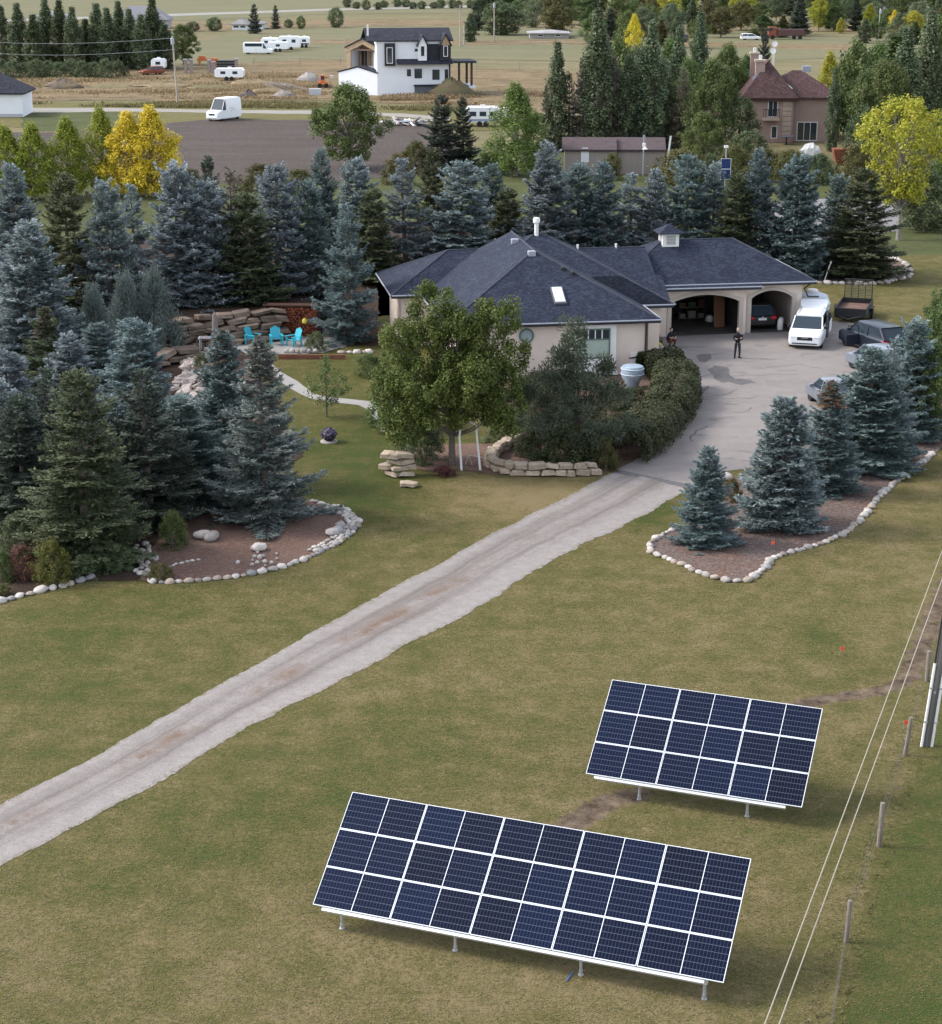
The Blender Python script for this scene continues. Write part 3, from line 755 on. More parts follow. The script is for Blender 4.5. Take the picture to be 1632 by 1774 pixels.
S = 'spruce_tree'
gl_, gb_, gr_ = 'spruces of the left bed', 'spruces in the belt behind the house', 'spruces of the right bed'
SPR = [
 # proto, px, base, top, width, mat, label, group
 (SPA, 1221, 942, 775, 116, BLUEG, 'small dense teal spruce at the near tip of the stone edged right bed', gr_),
 (SPD, 1352, 912, 698, 150, BLUE, 'broad skirted silver blue spruce second in the right bed, a red flag before it', gr_),
 (SPA, 1432, 852, 664, 96, BLUEG, 'slim spruce with a browned top third in the right bed', gr_),
 (SPA, 1500, 808, 604, 142, BLUEG, 'tall blue green spruce mid right bed before the parked cars', gr_),
 (SPB, 1573, 758, 556, 112, BLUEG, 'far spruce of the right bed beside the leafy bushes at the picture edge', gr_),
 (SPE, 1536, 800, 590, 80, BLUE, 'thin grey topped spruce squeezed between the two tall ones of the right bed', gr_),
 (SPF, 462, 898, 591, 165, SLATE, 'big loose spruce with dull brown top standing in the bed rimmed by pale stones', gl_),
 (SPC, 150, 968, 650, 178, GREEN, 'big olive green spruce at the front of the left trees', gl_),
 (SPA, 392, 838, 576, 125, BLUEG, 'blue green spruce tucked left of the big brown topped one', gl_),
 (SPB, 262, 905, 640, 170, DKGRN, 'dark spruce between the olive green spruce and the pebbled bed', gl_),
 (SPB, 320, 872, 690, 150, BLUEG, 'dull blue spruce whose skirt hangs over the dark corner of the bed', gl_),
 (SPA, 245, 770, 556, 128, BLUEG, 'blue green spruce left of the pale boulder run', gl_),
 (SPA, 128, 748, 580, 118, BLUE, 'light blue small spruce right behind the olive green one', gl_),
 (SPA, 88, 700, 535, 110, GREEN, 'spruce with coppery top left of the light blue small one', gl_),
 (SPA, 8, 890, 660, 150, BLUE, 'pale blue spruce cut by the left edge, lower one', gl_),
 (SPB, 20, 800, 610, 120, BLUE, 'ragged blue spruce behind the lower pale one at the left edge', gl_),
 (SPC, 45, 915, 690, 130, DKGRN, 'dark shaded spruce between the left edge and the olive green one', gl_),
 (SPB, 95, 880, 640, 130, DKGRN, 'dark spruce right behind the olive green one on its left', gl_),
 (SPA, 205, 900, 690, 120, BLUEG, 'dull spruce wedged behind the right side of the olive green one', gl_),
 (SPA, 175, 690, 560, 90, BLUEG, 'small blue green spruce between the light blue small one and the boulder run', gl_),
 (SPA, 62, 655, 386, 160, BLUE, 'wide silver blue spruce in the second row at the left', gl_),
 (SPB, 12, 640, 440, 110, BLUE, 'blue spruce at the left edge, half hidden by the wide silver blue one', gl_),
 (SPA, 36, 545, 288, 112, BLUE, 'tall powder blue spruce rising before the lime poplars', gb_),
 (SPC, 128, 575, 306, 118, GREEN, 'dark green spruce right of the tall powder blue one', gb_),
 (SPB, 196, 580, 318, 104, BLUE, 'blue spruce with a bent tip right of the dark green one', gb_),
 (SPA, 240, 560, 322, 96, BLUE, 'blue spruce under the yellow poplar', gb_),
 (SPB, 318, 568, 288, 140, BLUE, 'full crowned blue spruce below the grey ploughed field', gb_),
 (SPA, 362, 566, 316, 124, BLUE, 'blue spruce joined to the full crowned one on its right', gb_),
 (SPC, 372, 500, 276, 60, DKGRN, 'narrow dark spruce peeping over the blue ones', gb_),
 (SPE, 408, 560, 300, 90, BROWNT, 'greyish thin spruce above the grey patio parasol', gb_),
 (SPC, 436, 566, 340, 120, GREEN, 'shaded dark spruce with bare lower boughs behind the stone terrace', gb_),
 (SPA, 484, 552, 288, 116, BLUE, 'tall blue spruce above the red woodpile', gb_),
 (SPB, 536, 545, 318, 100, BLUEG, 'blue green spruce behind the terrace spruce', gb_),
 (SPA, 604, 592, 356, 104, BLUEG, 'large blue green spruce on the terrace right of the turquoise chairs', gb_),
 (SPA, 562, 480, 262, 76, BLUEG, 'spruce under the leaning green maple, left one', gb_),
 (SPB, 620, 470, 276, 90, BLUE, 'spruce under the leaning green maple, right one', gb_),
 (SPC, 645, 490, 330, 90, GREEN, 'dark spruce behind the left hip of the house roof', gb_),
 (SPA, 704, 480, 276, 108, BLUE, 'bright blue spruce over the left end of the house roof', gb_),
 (SPC, 752, 450, 262, 74, GREEN, 'dark narrow spruce at the back of the belt left of the rainy blue pair', gb_),
 (SPB, 800, 480, 282, 120, BLUE, 'broad blue spruce over the middle of the left roof wing', gb_),
 (SPA, 852, 450, 286, 84, BLUEG, 'blue green spruce right of the broad one over the roof', gb_),
 (SPC, 880, 470, 330, 92, GREEN, 'low dark spruce left of the white flue', gb_),
 (SPA, 946, 478, 250, 108, BLUE, 'tallest blue spruce behind the white flue pipe', gb_),
 (SPB, 1000, 470, 286, 92, BLUEG, 'blue green spruce before the left end of the brown shed', gb_),
 (SPA, 1042, 475, 284, 88, BLUEG, 'spruce below the white shed door', gb_),
 (SPB, 1090, 470, 302, 92, BLUE, 'spruce left of the lamp mast', gb_),
 (SPA, 1130, 472, 296, 84, BLUE, 'spruce behind the roof lantern', gb_),
 (SPB, 1188, 470, 270, 92, BLUEG, 'pointed spruce right of the roof lantern', gb_),
 (SPA, 1232, 468, 284, 82, BLUE, 'spruce below the small pole mounted solar panel', gb_),
 (SPC, 1268, 478, 306, 90, GREEN, 'dark spruce behind the garage ridge', gb_),
 (SPA, 1306, 476, 262, 84, BLUEG, 'tall spruce above the right slope of the garage roof', gb_),
 (SPD, 1374, 480, 280, 94, BLUEG, 'neat spruce standing alone before the grey gravel pad', gb_),
 (SPB, 1446, 470, 306, 84, BLUEG, 'spruce behind the leaning white pole', gb_),
 (SPC, 1490, 482, 296, 118, GREEN, 'big green spruce in the back bed with the curved row of stones', gb_),
 (SPC, 765, 300, 168, 62, DKGRN, 'dark spruce left of the parked white trailer', 'dark spruces beside the white trailer'),
 (SPC, 803, 296, 172, 46, DKGRN, 'slim dark spruce touching the parked white trailer', 'dark spruces beside the white trailer'),
 (SPC, 1318, 200, 62, 34, DKGRN, 'slim dark spruce behind the brown house chimneys', 'far conifers'),
 (SPC, 478, 50, 10, 14, DKGRN, 'thin far conifer left of the two beside the low white farmhouse', 'far conifers'),
 (SPC, 442, 58, 8, 20, DKGRN, 'far conifer by the low white farmhouse', 'far conifers'),
 (SPC, 1385, 62, -4, 34, DKGRN, 'dark conifer at the far wood edge behind the red brown truck', 'far conifers'),
]
for k_, (pr, px, by, ty, w, mt, lab, grp) in enumerate(SPR):
    if pr in (SPA, SPB) and grp in (gb_, gl_) and k_ % 2: pr = (SPG, SPH)[k_ % 4 // 2]
    o_ = plant(pr, px, by, ty, w * ((1.0 if px < 1400 else 1.28) if grp == gr_ else 1.25), S, lab, 'spruce', grp, mt, tilt=random.gauss(0, .013))
    if 'browned top' in lab or 'coppery top' in lab or 'brown top' in lab:
        k = .62 if 'browned' in lab else .5
        t_ = link('browned_top', SPE[0], o_, (0, 0, pr[2] * (.80 if 'coppery' not in lab else .72)), None, (k * .8, k * .8, pr[2] / 8 * (.225 if 'coppery' not in lab else .30)), 'rust brown dying top')
        slot_mat(t_, RUST if 'browned' in lab else BROWNT)
# upright sage junipers on the terrace
for px, by, ty, w, lab in [(168, 640, 478, 92, 'grey green juniper left of the bushy pair above the terrace wall'), (224, 622, 452, 92, 'grey green juniper in the middle above the terrace wall'), (272, 618, 446, 105, 'grey green juniper nearest the patio parasol')]:
    plant(JUN, px, by, ty, w, 'juniper_bush', lab, 'juniper', 'upright junipers above the stone terrace')
# home broadleaf trees
plant(ASH, 783, 806, 484, 240, 'ash_tree', 'round olive green tree standing in front of the house wall', 'tree', mat=LEAFA, rz=0)
plant(PINE, 992, 795, 543, 196, 'pine_tree', 'ragged open pine before the green framed window', 'pine tree', rz=0)
plant(SAPL, 566, 722, 612, 78, 'young_tree', 'thin young tree on the lawn beside the curved path', 'tree', mat=LEAFB)
plant(ROUND, 606, 292, 140, 136, 'maple_tree', 'bright green round tree leaning before the ploughed field', 'tree', mat=LEAFB)
plant(ASPEN, 893, 305, 138, 108, 'birch_tree', 'light green airy tree left of the brown shed', 'tree', mat=foliage('leaves_airy', (.09,.13,.03), (.15,.20,.05), (.22,.27,.08), .02, .05, .3))
plant(OPEN, 1556, 416, 162, 165, 'cottonwood_tree', 'yellow green tree with a bare pale trunk at the right edge', 'tree', mat=LEAFYG)
plant(ROUND, 1232, 268, 98, 92, 'maple_tree', 'green leafy tree left of the brown house', 'tree', mat=LEAFB)
plant(ROUND, 1216, 300, 190, 80, 'maple_tree', 'low green tree between the brown shed and the brown house', 'tree', mat=LEAFB)
for px, by, ty, w, mt, lab in [
 (14, 345, 212, 60, LEAFL, 'lime green poplar at the left edge'), (62, 345, 208, 56, LEAFL, 'lime green poplar second from the left edge'), (122, 340, 198, 54, LEAFL, 'lime green poplar third from the left edge'),
 (180, 335, 180, 50, LEAFL, 'slim tall lime poplar left of the golden one'), (226, 340, 188, 64, LEAFY, 'golden poplar, broader left one of the yellow pair'), (266, 340, 178, 66, LEAFY, 'golden poplar, taller right one of the yellow pair')]:
    plant(ASPEN, px, by, ty, w * 1.6, 'poplar_tree', lab, 'poplar', 'autumn poplars along the ploughed field', mt)
# columnar poplars behind the shed
for px, by, ty, w, lab in [(964, 262, 66, 44, 'lone columnar poplar left of the brown shed'), (1032, 262, 8, 62, 'tallest columnar poplar above the shed'), (1085, 262, 92, 48, 'columnar poplar above the shed roof gap'), (1125, 262, 30, 58, 'columnar poplar above the lamp mast'), (1148, 255, 100, 48, 'columnar poplar at the right end of the shed'), (1208, 215, 14, 40, 'columnar poplar left of the brown house'),
   (1440, 262, 112, 26, 'columnar poplar hugging the brown house corner'), (1598, 265, 10, 56, 'columnar poplar at the right edge behind the yellow tree'), (1560, 270, 40, 60, 'columnar poplar behind the yellow tree')]:
    plant(POPLAR, px, by, ty, w, 'poplar_tree', lab, 'poplar', 'columnar poplars around the shed and brown house', LEAFP)
for px, by, ty, w, mt, lab in [(985, 262, 130, 50, DKGRN, 'dark spruce between two columnar poplars'), (1005, 262, 108, 46, BROWNT, 'browned spruce beside the tallest columnar poplar'), (1062, 262, 100, 50, BROWNT, 'browned spruce above the middle of the shed'), (1108, 262, 95, 52, DKGRN, 'dark spruce above the lamp mast'), (1180, 258, 120, 50, BROWNT, 'browned spruce right of the shed'), (945, 262, 150, 34, DKGRN, 'small dark spruce left of the lone columnar poplar')]:
    plant(SPE, px, by, ty, w, S, lab, 'spruce', 'spruces mixed with the columnar poplars', mt)
# trees round the brown house and along the right edge
for px, by, ty, w, pr, mt, lab in [
 (1282, 270, 160, 60, FARB, LEAFD, 'dark green tree against the left corner of the brown house'),
 (1300, 285, 222, 70, FARB, LEAFD, 'dark shrubby tree below the brown house balcony'),
 (1500, 262, 118, 105, ROUND, LEAFB, 'green tree right of the brown house'),
 (1530, 285, 100, 120, ROUND, LEAFB, 'full green tree between the brown house and the yellow tree'),
 (1500, 300, 180, 90, FARB, LEAFD, 'dark tree right of the white tarp'),
 (1432, 222, 84, 60, ASPEN, LEAFYG, 'slim tree with yellow crown behind the brown house roof'),
 (1545, 255, 56, 110, POPLAR, LEAFB, 'tall leafy tree behind the full green one'),
 (1622, 262, 24, 90, ROUND, LEAFB, 'tree in the upper right corner'),
 (1628, 345, 190, 90, ROUND, LEAFB, 'green tree behind the yellow tree at the right edge'),
 (1600, 400, 290, 110, FARB, LEAFD, 'dark thicket tree behind the yellow trunk'),
 (1480, 330, 245, 70, SHRUB, LEAFO, 'brownish shrub left of the yellow tree')]:
    plant(pr, px, by, ty, w, 'leafy_tree', lab, 'tree', 'trees around the brown house', mt)
for px, by, ty, w, lab in [(1628, 690, 520, 96, 'green bushy tree at the right edge behind the far spruce'), (1618, 760, 590, 90, 'green bushy tree at the right edge above the stone row'), (1640, 640, 470, 90, 'green bushy tree cut off by the right edge')]:
    plant(ROUND, px, by, ty, w, 'bushy_tree', lab, 'tree', 'bushy trees along the right edge', LEAFB)
# left row of tall dark poplars, their hedge, and the yard trees
for i, (px, ty, w, mt) in enumerate([(8, 6, 34, LEAFP), (36, 2, 40, LEAFP), (62, 22, 38, LEAFD), (84, -6, 40, LEAFP), (108, -4, 38, LEAFD), (130, 8, 36, LEAFP), (152, 30, 40, LEAFD), (172, 2, 40, LEAFP), (190, 10, 38, LEAFP), (210, -2, 36, LEAFD), (228, 12, 38, LEAFP), (248, 22, 38, LEAFP), (268, -8, 42, LEAFD), (288, 40, 40, LEAFP)]):
    plant(POPLAR, px, 117 + (i % 3) * 2, ty, w, 'poplar_tree', 'tall dark poplar, %s from the left in the dense row at the upper left' % ORD[i], 'poplar', 'dense poplar row at the upper left', mt)
plant(ROUND, 318, 112, 40, 60, 'leafy_tree', 'round green tree ending the dense poplar row', 'tree', mat=LEAFB)
for i in range(11):
    plant(SHRUB, 4 + i * 20, 132 + (i % 2) * 3, 100 + (i % 3) * 3, 40, 'hedge_shrub', 'dark shrub, %s from the left in the low hedge under the dense poplar row' % ORD[i], 'shrub', 'shrubs under the dense poplar row', LEAFD)
for px, by, ty, w, mt, lab in [(583, 48, 10, 30, LEAFD, 'lone dark round tree in the far field'), (522, 50, 26, 18, LEAFB, 'small far tree by the farmhouse'), (372, 54, 28, 30, LEAFD, 'far tree beside the farmhouse lane'), (335, 54, 36, 26, LEAFD, 'low far tree at the end of the poplar row'), (500, 48, 32, 18, LEAFD, 'low bush right of the farmhouse conifers')]:
    plant(FARB, px, by, ty, w, 'field_tree', lab, 'tree', 'lone trees in the far fields', mt)
# shrubs behind the spruce belt
THICK = ['olive shrub below the ploughed field, left one of two', 'olive shrub below the ploughed field, right one of two', 'olive shrub left of the dark spruce by the white trailer', 'low olive shrub right of the leaning green maple', 'dark shrub at the foot of the airy green birch', 'dark shrub between the airy birch and the taupe shed', 'olive shrub before the gap of the taupe sheds', 'wide olive shrub right of the lamp mast', 'olive shrub right of the small mast panel', 'olive shrub below the white tarp', 'olive shrub behind the small mast panel', 'dark shrub below the rust orange hopper', 'olive shrub before the right end of the taupe sheds', 'olive shrub below the golden poplars', 'dark shrub left of the small mast panel', 'low olive shrub below the brown house terrace']
for i, (px, by, ty, w, mt) in enumerate([(455, 330, 280, 90, LEAFO), (520, 335, 290, 70, LEAFO), (720, 300, 240, 60, LEAFO), (690, 320, 262, 60, LEAFO), (850, 300, 262, 60, LEAFD), (935, 300, 240, 40, LEAFD), (1060, 312, 262, 40, LEAFO), (1180, 320, 255, 110, LEAFO), (1320, 310, 252, 80, LEAFO), (1370, 315, 255, 80, LEAFO), (1270, 312, 245, 70, LEAFO), (1418, 318, 262, 60, LEAFD), (1150, 300, 262, 60, LEAFO), (330, 330, 290, 60, LEAFO), (1230, 318, 262, 50, LEAFD), (1300, 330, 285, 60, LEAFO)]):
    plant(SHRUB, px, by, ty, w, 'wild_shrub', THICK[i], 'shrub', 'thicket behind the spruce belt', mt)
# far wood along the top: individual trees
wood = random.Random(3)
n_w = 0
for row, (y0, y1) in enumerate([(70, 84), (52, 66), (34, 48), (14, 30)]):
    px = 815 + row * 9
    col = 0
    while px < 1660:
        by = wood.uniform(y0, y1)
        op = (row == 0 and (1230 < px < 1470 or 820 < px < 1010)) or (row == 1 and 1010 > px > 840 and wood.random() < .5)
        if not op:
            mt = wood.choice([LEAFD, LEAFB, LEAFB, LEAFB, LEAFP, LEAFP, LEAFO, DKGRN, LEAFYG if wood.random() < .3 else LEAFO, LEAFB])
            pr = SPC if mt is DKGRN else wood.choice([FARB, ASPEN, ROUND, ROUND, POPLAR])
            hpx = wood.uniform(38, 66)
            wpx = {id(SPC): 30, id(POPLAR): 26}.get(id(pr), wood.uniform(36, 60))
            plant(pr, px, by, by - hpx, wpx, 'wood_tree', '%s %s from the left, %s rank of the top wood' % (ORD[col], {id(SPC): 'dark conifer', id(POPLAR): 'narrow tree', id(ROUND): 'round tree'}.get(id(pr), 'broad tree'), ('front', 'second', 'third', 'rear')[row]), 'tree', 'mixed wood across the top', mt); col += 1
        px += wood.uniform(22, 40)
for px, by, ty, w, mt, lab in [(1098, 92, 22, 34, LEAFY, 'golden tree before the far wood'), (1456, 58, 30, 18, LEAFYG, 'small yellow green tree in the far pasture'), (1548, 58, 16, 24, LEAFY, 'golden tree by the far grey house'), (1470, 118, 92, 14, LEAFY, 'small golden tree right of the brown house roof, left one'), (1492, 110, 84, 14, LEAFY, 'small golden tree right of the brown house roof, right one'), (965, 62, 4, 60, LEAFO, 'olive golden round tree behind the low grey barn'), (870, 60, 0, 90, LEAFD, 'dark round trees mass left of the low grey barn')]:
    plant(FARB if w > 50 else ASPEN, px, by, ty, w, 'field_tree', lab, 'tree', 'autumn trees before the far wood', mt)
for i in range(15):
    plant(FARB, 605 + i * 16 + wood.uniform(-4, 4), 14 + wood.uniform(-2, 3), wood.uniform(-6, 3), 18, 'row_tree', '%s tree from the left in the far shelter row above the white house' % ORD[i], 'tree', 'far shelter row above the white house', LEAFD)
# front shrubs and hedge
for px, by, ty, w, mt, lab in [(300, 950, 880, 56, LEAFB, 'bright green bush in the dark corner of the pebbled bed'), (92, 1010, 930, 74, foliage('leaves_bush', (.06,.08,.015), (.12,.14,.03), (.2,.2,.05)), 'yellow green bush at the foot of the olive green spruce'), (40, 1000, 940, 64, foliage('leaves_dead', (.08, .04, .025), (.13, .07, .042), (.20, .12, .075)), 'dead red brown shrub between the bushes at the lower left'), (150, 1000, 960, 60, LEAFD, 'dark low shrub under the olive green spruce'), (30, 960, 890, 80, LEAFD, 'dark shrub in the shade at the left edge'), (200, 985, 940, 70, LEAFD, 'dark shrub at the right foot of the olive green spruce'), (5, 1005, 950, 50, LEAFB, 'green bush at the left edge above the stone row'), (278, 1002, 975, 54, LEAFO, 'low juniper tuft inside the stone rim'), (4, 1032, 1010, 40, LEAFO, 'low olive bush at the left edge by the stones'),
   (1046, 812, 752, 56, LEAFO, 'round olive shrub at the drive end of the hedge'), (1268, 868, 826, 36, LEAFO, 'small brown green bush between the first two right bed spruces'), (768, 824, 806, 42, LEAFR, 'small dark red shrub at the foot of the ash tree'),
   (735, 798, 735, 90, LEAFD, 'dark green shrub left of the ash trunk'), (700, 740, 640, 130, LEAFB, 'green leafy shrub beside the end of the path'), (880, 760, 700, 110, LEAFD, 'green shrub right of the white arch'), (640, 650, 610, 60, LEAFB, 'low green shrub on the lawn above the path'), (690, 690, 600, 90, LEAFB, 'green shrub against the left house wall'),
   (548, 608, 572, 42, LEAFD, 'dark shrub beside the turquoise chairs'), (461, 612, 592, 24, LEAFB, 'small green shrub between the turquoise chairs'), (935, 812, 780, 70, HEDGEM, 'spreading dwarf juniper above the stone wall'), (985, 806, 730, 130, HEDGEM, 'dark shrub under the ragged pine'), (925, 790, 740, 70, HEDGEM, 'dusky shrub left of the ragged pine'), (1135, 600, 575, 26, LEAFD, 'small shrub by the house entry'), (350, 650, 610, 40, LEAFD, 'dark shrub beside the boulder run')]:
    plant(SHRUB, px, by, ty, w, 'garden_shrub', lab, 'shrub', None, mt)
for i, (px, by, ty, w) in enumerate([(1080, 745, 690, 80), (1050, 770, 720, 90), (1100, 715, 668, 70), (1010, 790, 748, 80), (940, 745, 690, 80), (1060, 705, 660, 70), (1020, 735, 690, 80), (965, 770, 715, 80), (925, 690, 640, 80), (895, 715, 660, 80), (960, 700, 650, 70)]):
    plant(SHRUB, px, by, ty, w, 'bed_juniper', ('dusky juniper between the pine and the hedge, %s' % ('beside the hedge middle', 'by the hedge foot', 'below the water barrel', 'above the wall', 'left of the pine stem', 'behind the pine', 'right of the pine stem', 'left of the pine foot', 'against the cream wall left of the pine', 'below the round window', 'under the green framed window')[i]), 'juniper', 'dusky junipers under the pine', HEDGEM)
GROVE = ['tall grove tree right of the tallest columnar poplar', 'dark conifer in the grove above the left shed', 'leafy grove tree above the shed roof gap', 'broad grove tree left of the golden tree foot', 'rounded grove tree above the right shed end', 'narrow grove tree behind the lamp mast top', 'rounded grove tree right of the leaning white board', 'slim tall grove tree right of the golden tree', 'dark narrow grove tree behind the lamp mast', 'narrow grove tree above the middle of the left shed', 'green grove tree left of the brown house chimneys', 'small airy tree behind the left slope of the maroon roof', 'broad grove tree behind the right end of the maroon roof', 'rounded grove tree behind the full green one', 'rounded grove tree above the yellow tree', 'airy tree with gold tips right of the maroon roof', 'tall narrow tree cut by the upper right edge', 'rounded grove tree left above the yellow tree']
for i, (px, by, ty, w, pr, mt) in enumerate([(1045, 250, 62, 70, POPLAR, LEAFP), (1010, 250, 130, 60, SPE, DKGRN), (1070, 240, 50, 70, FARB, LEAFB), (1105, 235, 66, 80, FARB, LEAFP), (1160, 235, 62, 80, ROUND, LEAFB), (1135, 250, 110, 60, POPLAR, LEAFP), (1190, 250, 96, 70, ROUND, LEAFB), (1172, 240, 40, 44, POPLAR, LEAFP), (1100, 255, 130, 60, POPLAR, LEAFD), (1062, 255, 150, 50, POPLAR, LEAFP), (1255, 235, 70, 70, ROUND, LEAFB), (1290, 190, 92, 60, ASPEN, LEAFB), (1480, 235, 60, 90, FARB, LEAFB), (1520, 220, 70, 90, ROUND, LEAFB), (1600, 235, 60, 90, ROUND, LEAFB), (1455, 215, 100, 50, ASPEN, LEAFB), (1640, 220, -10, 80, POPLAR, LEAFB), (1580, 240, 90, 80, ROUND, LEAFB)]):
    plant(pr, px, by, ty, w, 'grove_tree', GROVE[i], 'tree', 'dense grove around the shed and the brown house', mt)
def hedge(name, label, path, wid, hgt, seed, n):
    global rng
    rng = np.random.default_rng(seed)
    pts = [G(*p) for p in path]
    seg = np.array([(b - a).length for a, b in zip(pts[:-1], pts[1:])]); cum = np.concatenate([[0], np.cumsum(seg)])
    o = thing(name, label, 'hedge', pts[0])
    u = rng.random(n) * cum[-1]; k = np.clip(np.searchsorted(cum, u) - 1, 0, len(seg) - 1)
    P0 = np.array([[p.x, p.y] for p in pts]); f = (u - cum[k]) / seg[k]
    xy = P0[k] + (P0[k + 1] - P0[k]) * f[:, None]
    dr = norm(P0[k + 1] - P0[k]); nr = np.stack([-dr[:, 1], dr[:, 0]], 1)
    a = rng.random(n) * math.pi
    bumps = np.array([fbm(x, y, .9, seed) for x, y in xy]) * .22 + 1
    r = np.sqrt(rng.uniform(.35, 1, n))
    off = np.sign(np.cos(a)) * np.abs(np.cos(a)) ** .6 * wid * .5 * r * bumps; z = np.sin(a) ** .6 * hgt * r * bumps
    P = np.stack([xy[:, 0] + nr[:, 0] * off - pts[0].x, xy[:, 1] + nr[:, 1] * off - pts[0].y, np.maximum(z, .04)], 1)
    N = np.stack([nr[:, 0] * np.cos(a), nr[:, 1] * np.cos(a), np.sin(a) + .3], 1) + rng.normal(0, .5, (n, 3))
    V, F = leaves(P, N, .13 * rng.uniform(.6, 1.4, n), .6)
    link('foliage', np_mesh('foliage', V, F, HEDGEM, np.clip(.5 + rng.normal(0, .22, n) + (bumps - 1), 0, 1)), o)
hedge('hedge', 'long dark clipped hedge curving along the driveway', [(1078, 800), (1112, 775), (1145, 745), (1165, 715), (1172, 690), (1168, 668)], 2.7, 1.65, 3, 42000)
hedge('hedge', 'short clipped hedge beside the pale water barrel at the house corner', [(1112, 655), (1140, 652), (1168, 645)], 1.7, 1.5, 4, 12000)
# ---------------------------------------------------------------- solar arrays
ALU = M('aluminium', (.72, .73, .74), None, rough=.35, metal=.55, spec=.5)
WHITEF = M('panel_frame', (.80, .82, .84), None, rough=.4, spec=.5)
STEEL = M('galvanised_steel', (.42, .43, .44), (.55, .56, .57), 12, .45, .7)
def cell_mat():
    m, n, l, b = newmat('solar_cells')
    uv = n.new('ShaderNodeUVMap'); sp = n.new('ShaderNodeSeparateXYZ'); l.new(uv.outputs['UV'], sp.inputs[0])
    def mth(op, a, b_=0.0):
        x = n.new('ShaderNodeMath'); x.operation = op
        for i, v in enumerate((a, b_)):
            if isinstance(v, (int, float)): x.inputs[i].default_value = v
            else: l.new(v, x.inputs[i])
        return x.outputs[0]
    def edge(s, k, w):
        f = mth('FRACT', mth('MULTIPLY', s, k)); d = mth('ABSOLUTE', mth('SUBTRACT', f, .5))
        return mth('GREATER_THAN', d, .5 - w)
    gu = edge(sp.outputs['X'], 12.0, .075); gv = edge(sp.outputs['Y'], 6.0, .045)
    grid = mth('MAXIMUM', mth('MULTIPLY', gu, .20), mth('MULTIPLY', gv, .42))
    oi = n.new('ShaderNodeObjectInfo')
    r = n.new('ShaderNodeValToRGB'); e = r.color_ramp.elements
    e[0].color = (.0038, .0050, .0150, 1); e[1].color = (.0042, .0088, .029, 1)
    l.new(oi.outputs['Random'], r.inputs['Fac'])
    nz = n.new('ShaderNodeTexNoise'); nz.inputs['Scale'].default_value = 900
    mx = n.new('ShaderNodeMix'); mx.data_type = 'RGBA'
    l.new(grid, mx.inputs['Factor']); l.new(r.outputs['Color'], mx.inputs['A']); mx.inputs['B'].default_value = (.15, .18, .23, 1)
    l.new(mx.outputs['Result'], b.inputs['Base Color'])
    b.inputs['Roughness'].default_value = .14; b.inputs['Specular IOR Level'].default_value = .12
    return m
CELLS = cell_mat()
MW, MH, GAP = 2.063, 1.04, .02
def module_meshes():
    f = MB(); t = .014; d = .035
    f.box(0, MW, 0, t, -d, .003); f.box(0, MW, MH - t, MH, -d, .003); f.box(0, t, t, MH - t, -d, .003); f.box(MW - t, MW, t, MH - t, -d, .003)
    f.box(MW / 2 - .008, MW / 2 + .008, t, MH - t, -d + .01, .0012)
    fm = f.mesh('module_frame', WHITEF)
    w = MW / 2 - t - .008
    me = bpy.data.meshes.new('module_glass')
    me.from_pydata([(0, 0, 0), (w, 0, 0), (w, MH - 2 * t, 0), (0, MH - 2 * t, 0), (0, 0, -.01), (w, 0, -.01), (w, MH - 2 * t, -.01), (0, MH - 2 * t, -.01)], [], [(0, 1, 2, 3), (7, 6, 5, 4), (0, 4, 5, 1), (1, 5, 6, 2), (2, 6, 7, 3), (3, 7, 4, 0)])
    uv = me.uv_layers.new(name='UVMap')
    for p in me.polygons:
        for li in p.loop_indices:
            v = me.vertices[me.loops[li].vertex_index].co; uv.data[li].uv = (v.x / w, v.y / (MH - 2 * t))
    me.materials.append(CELLS)
    return fm, me, t, w
FM, GM, FT, GWID = module_meshes()
YAW, TILT, ZB = -.3622, R(38.08), .633
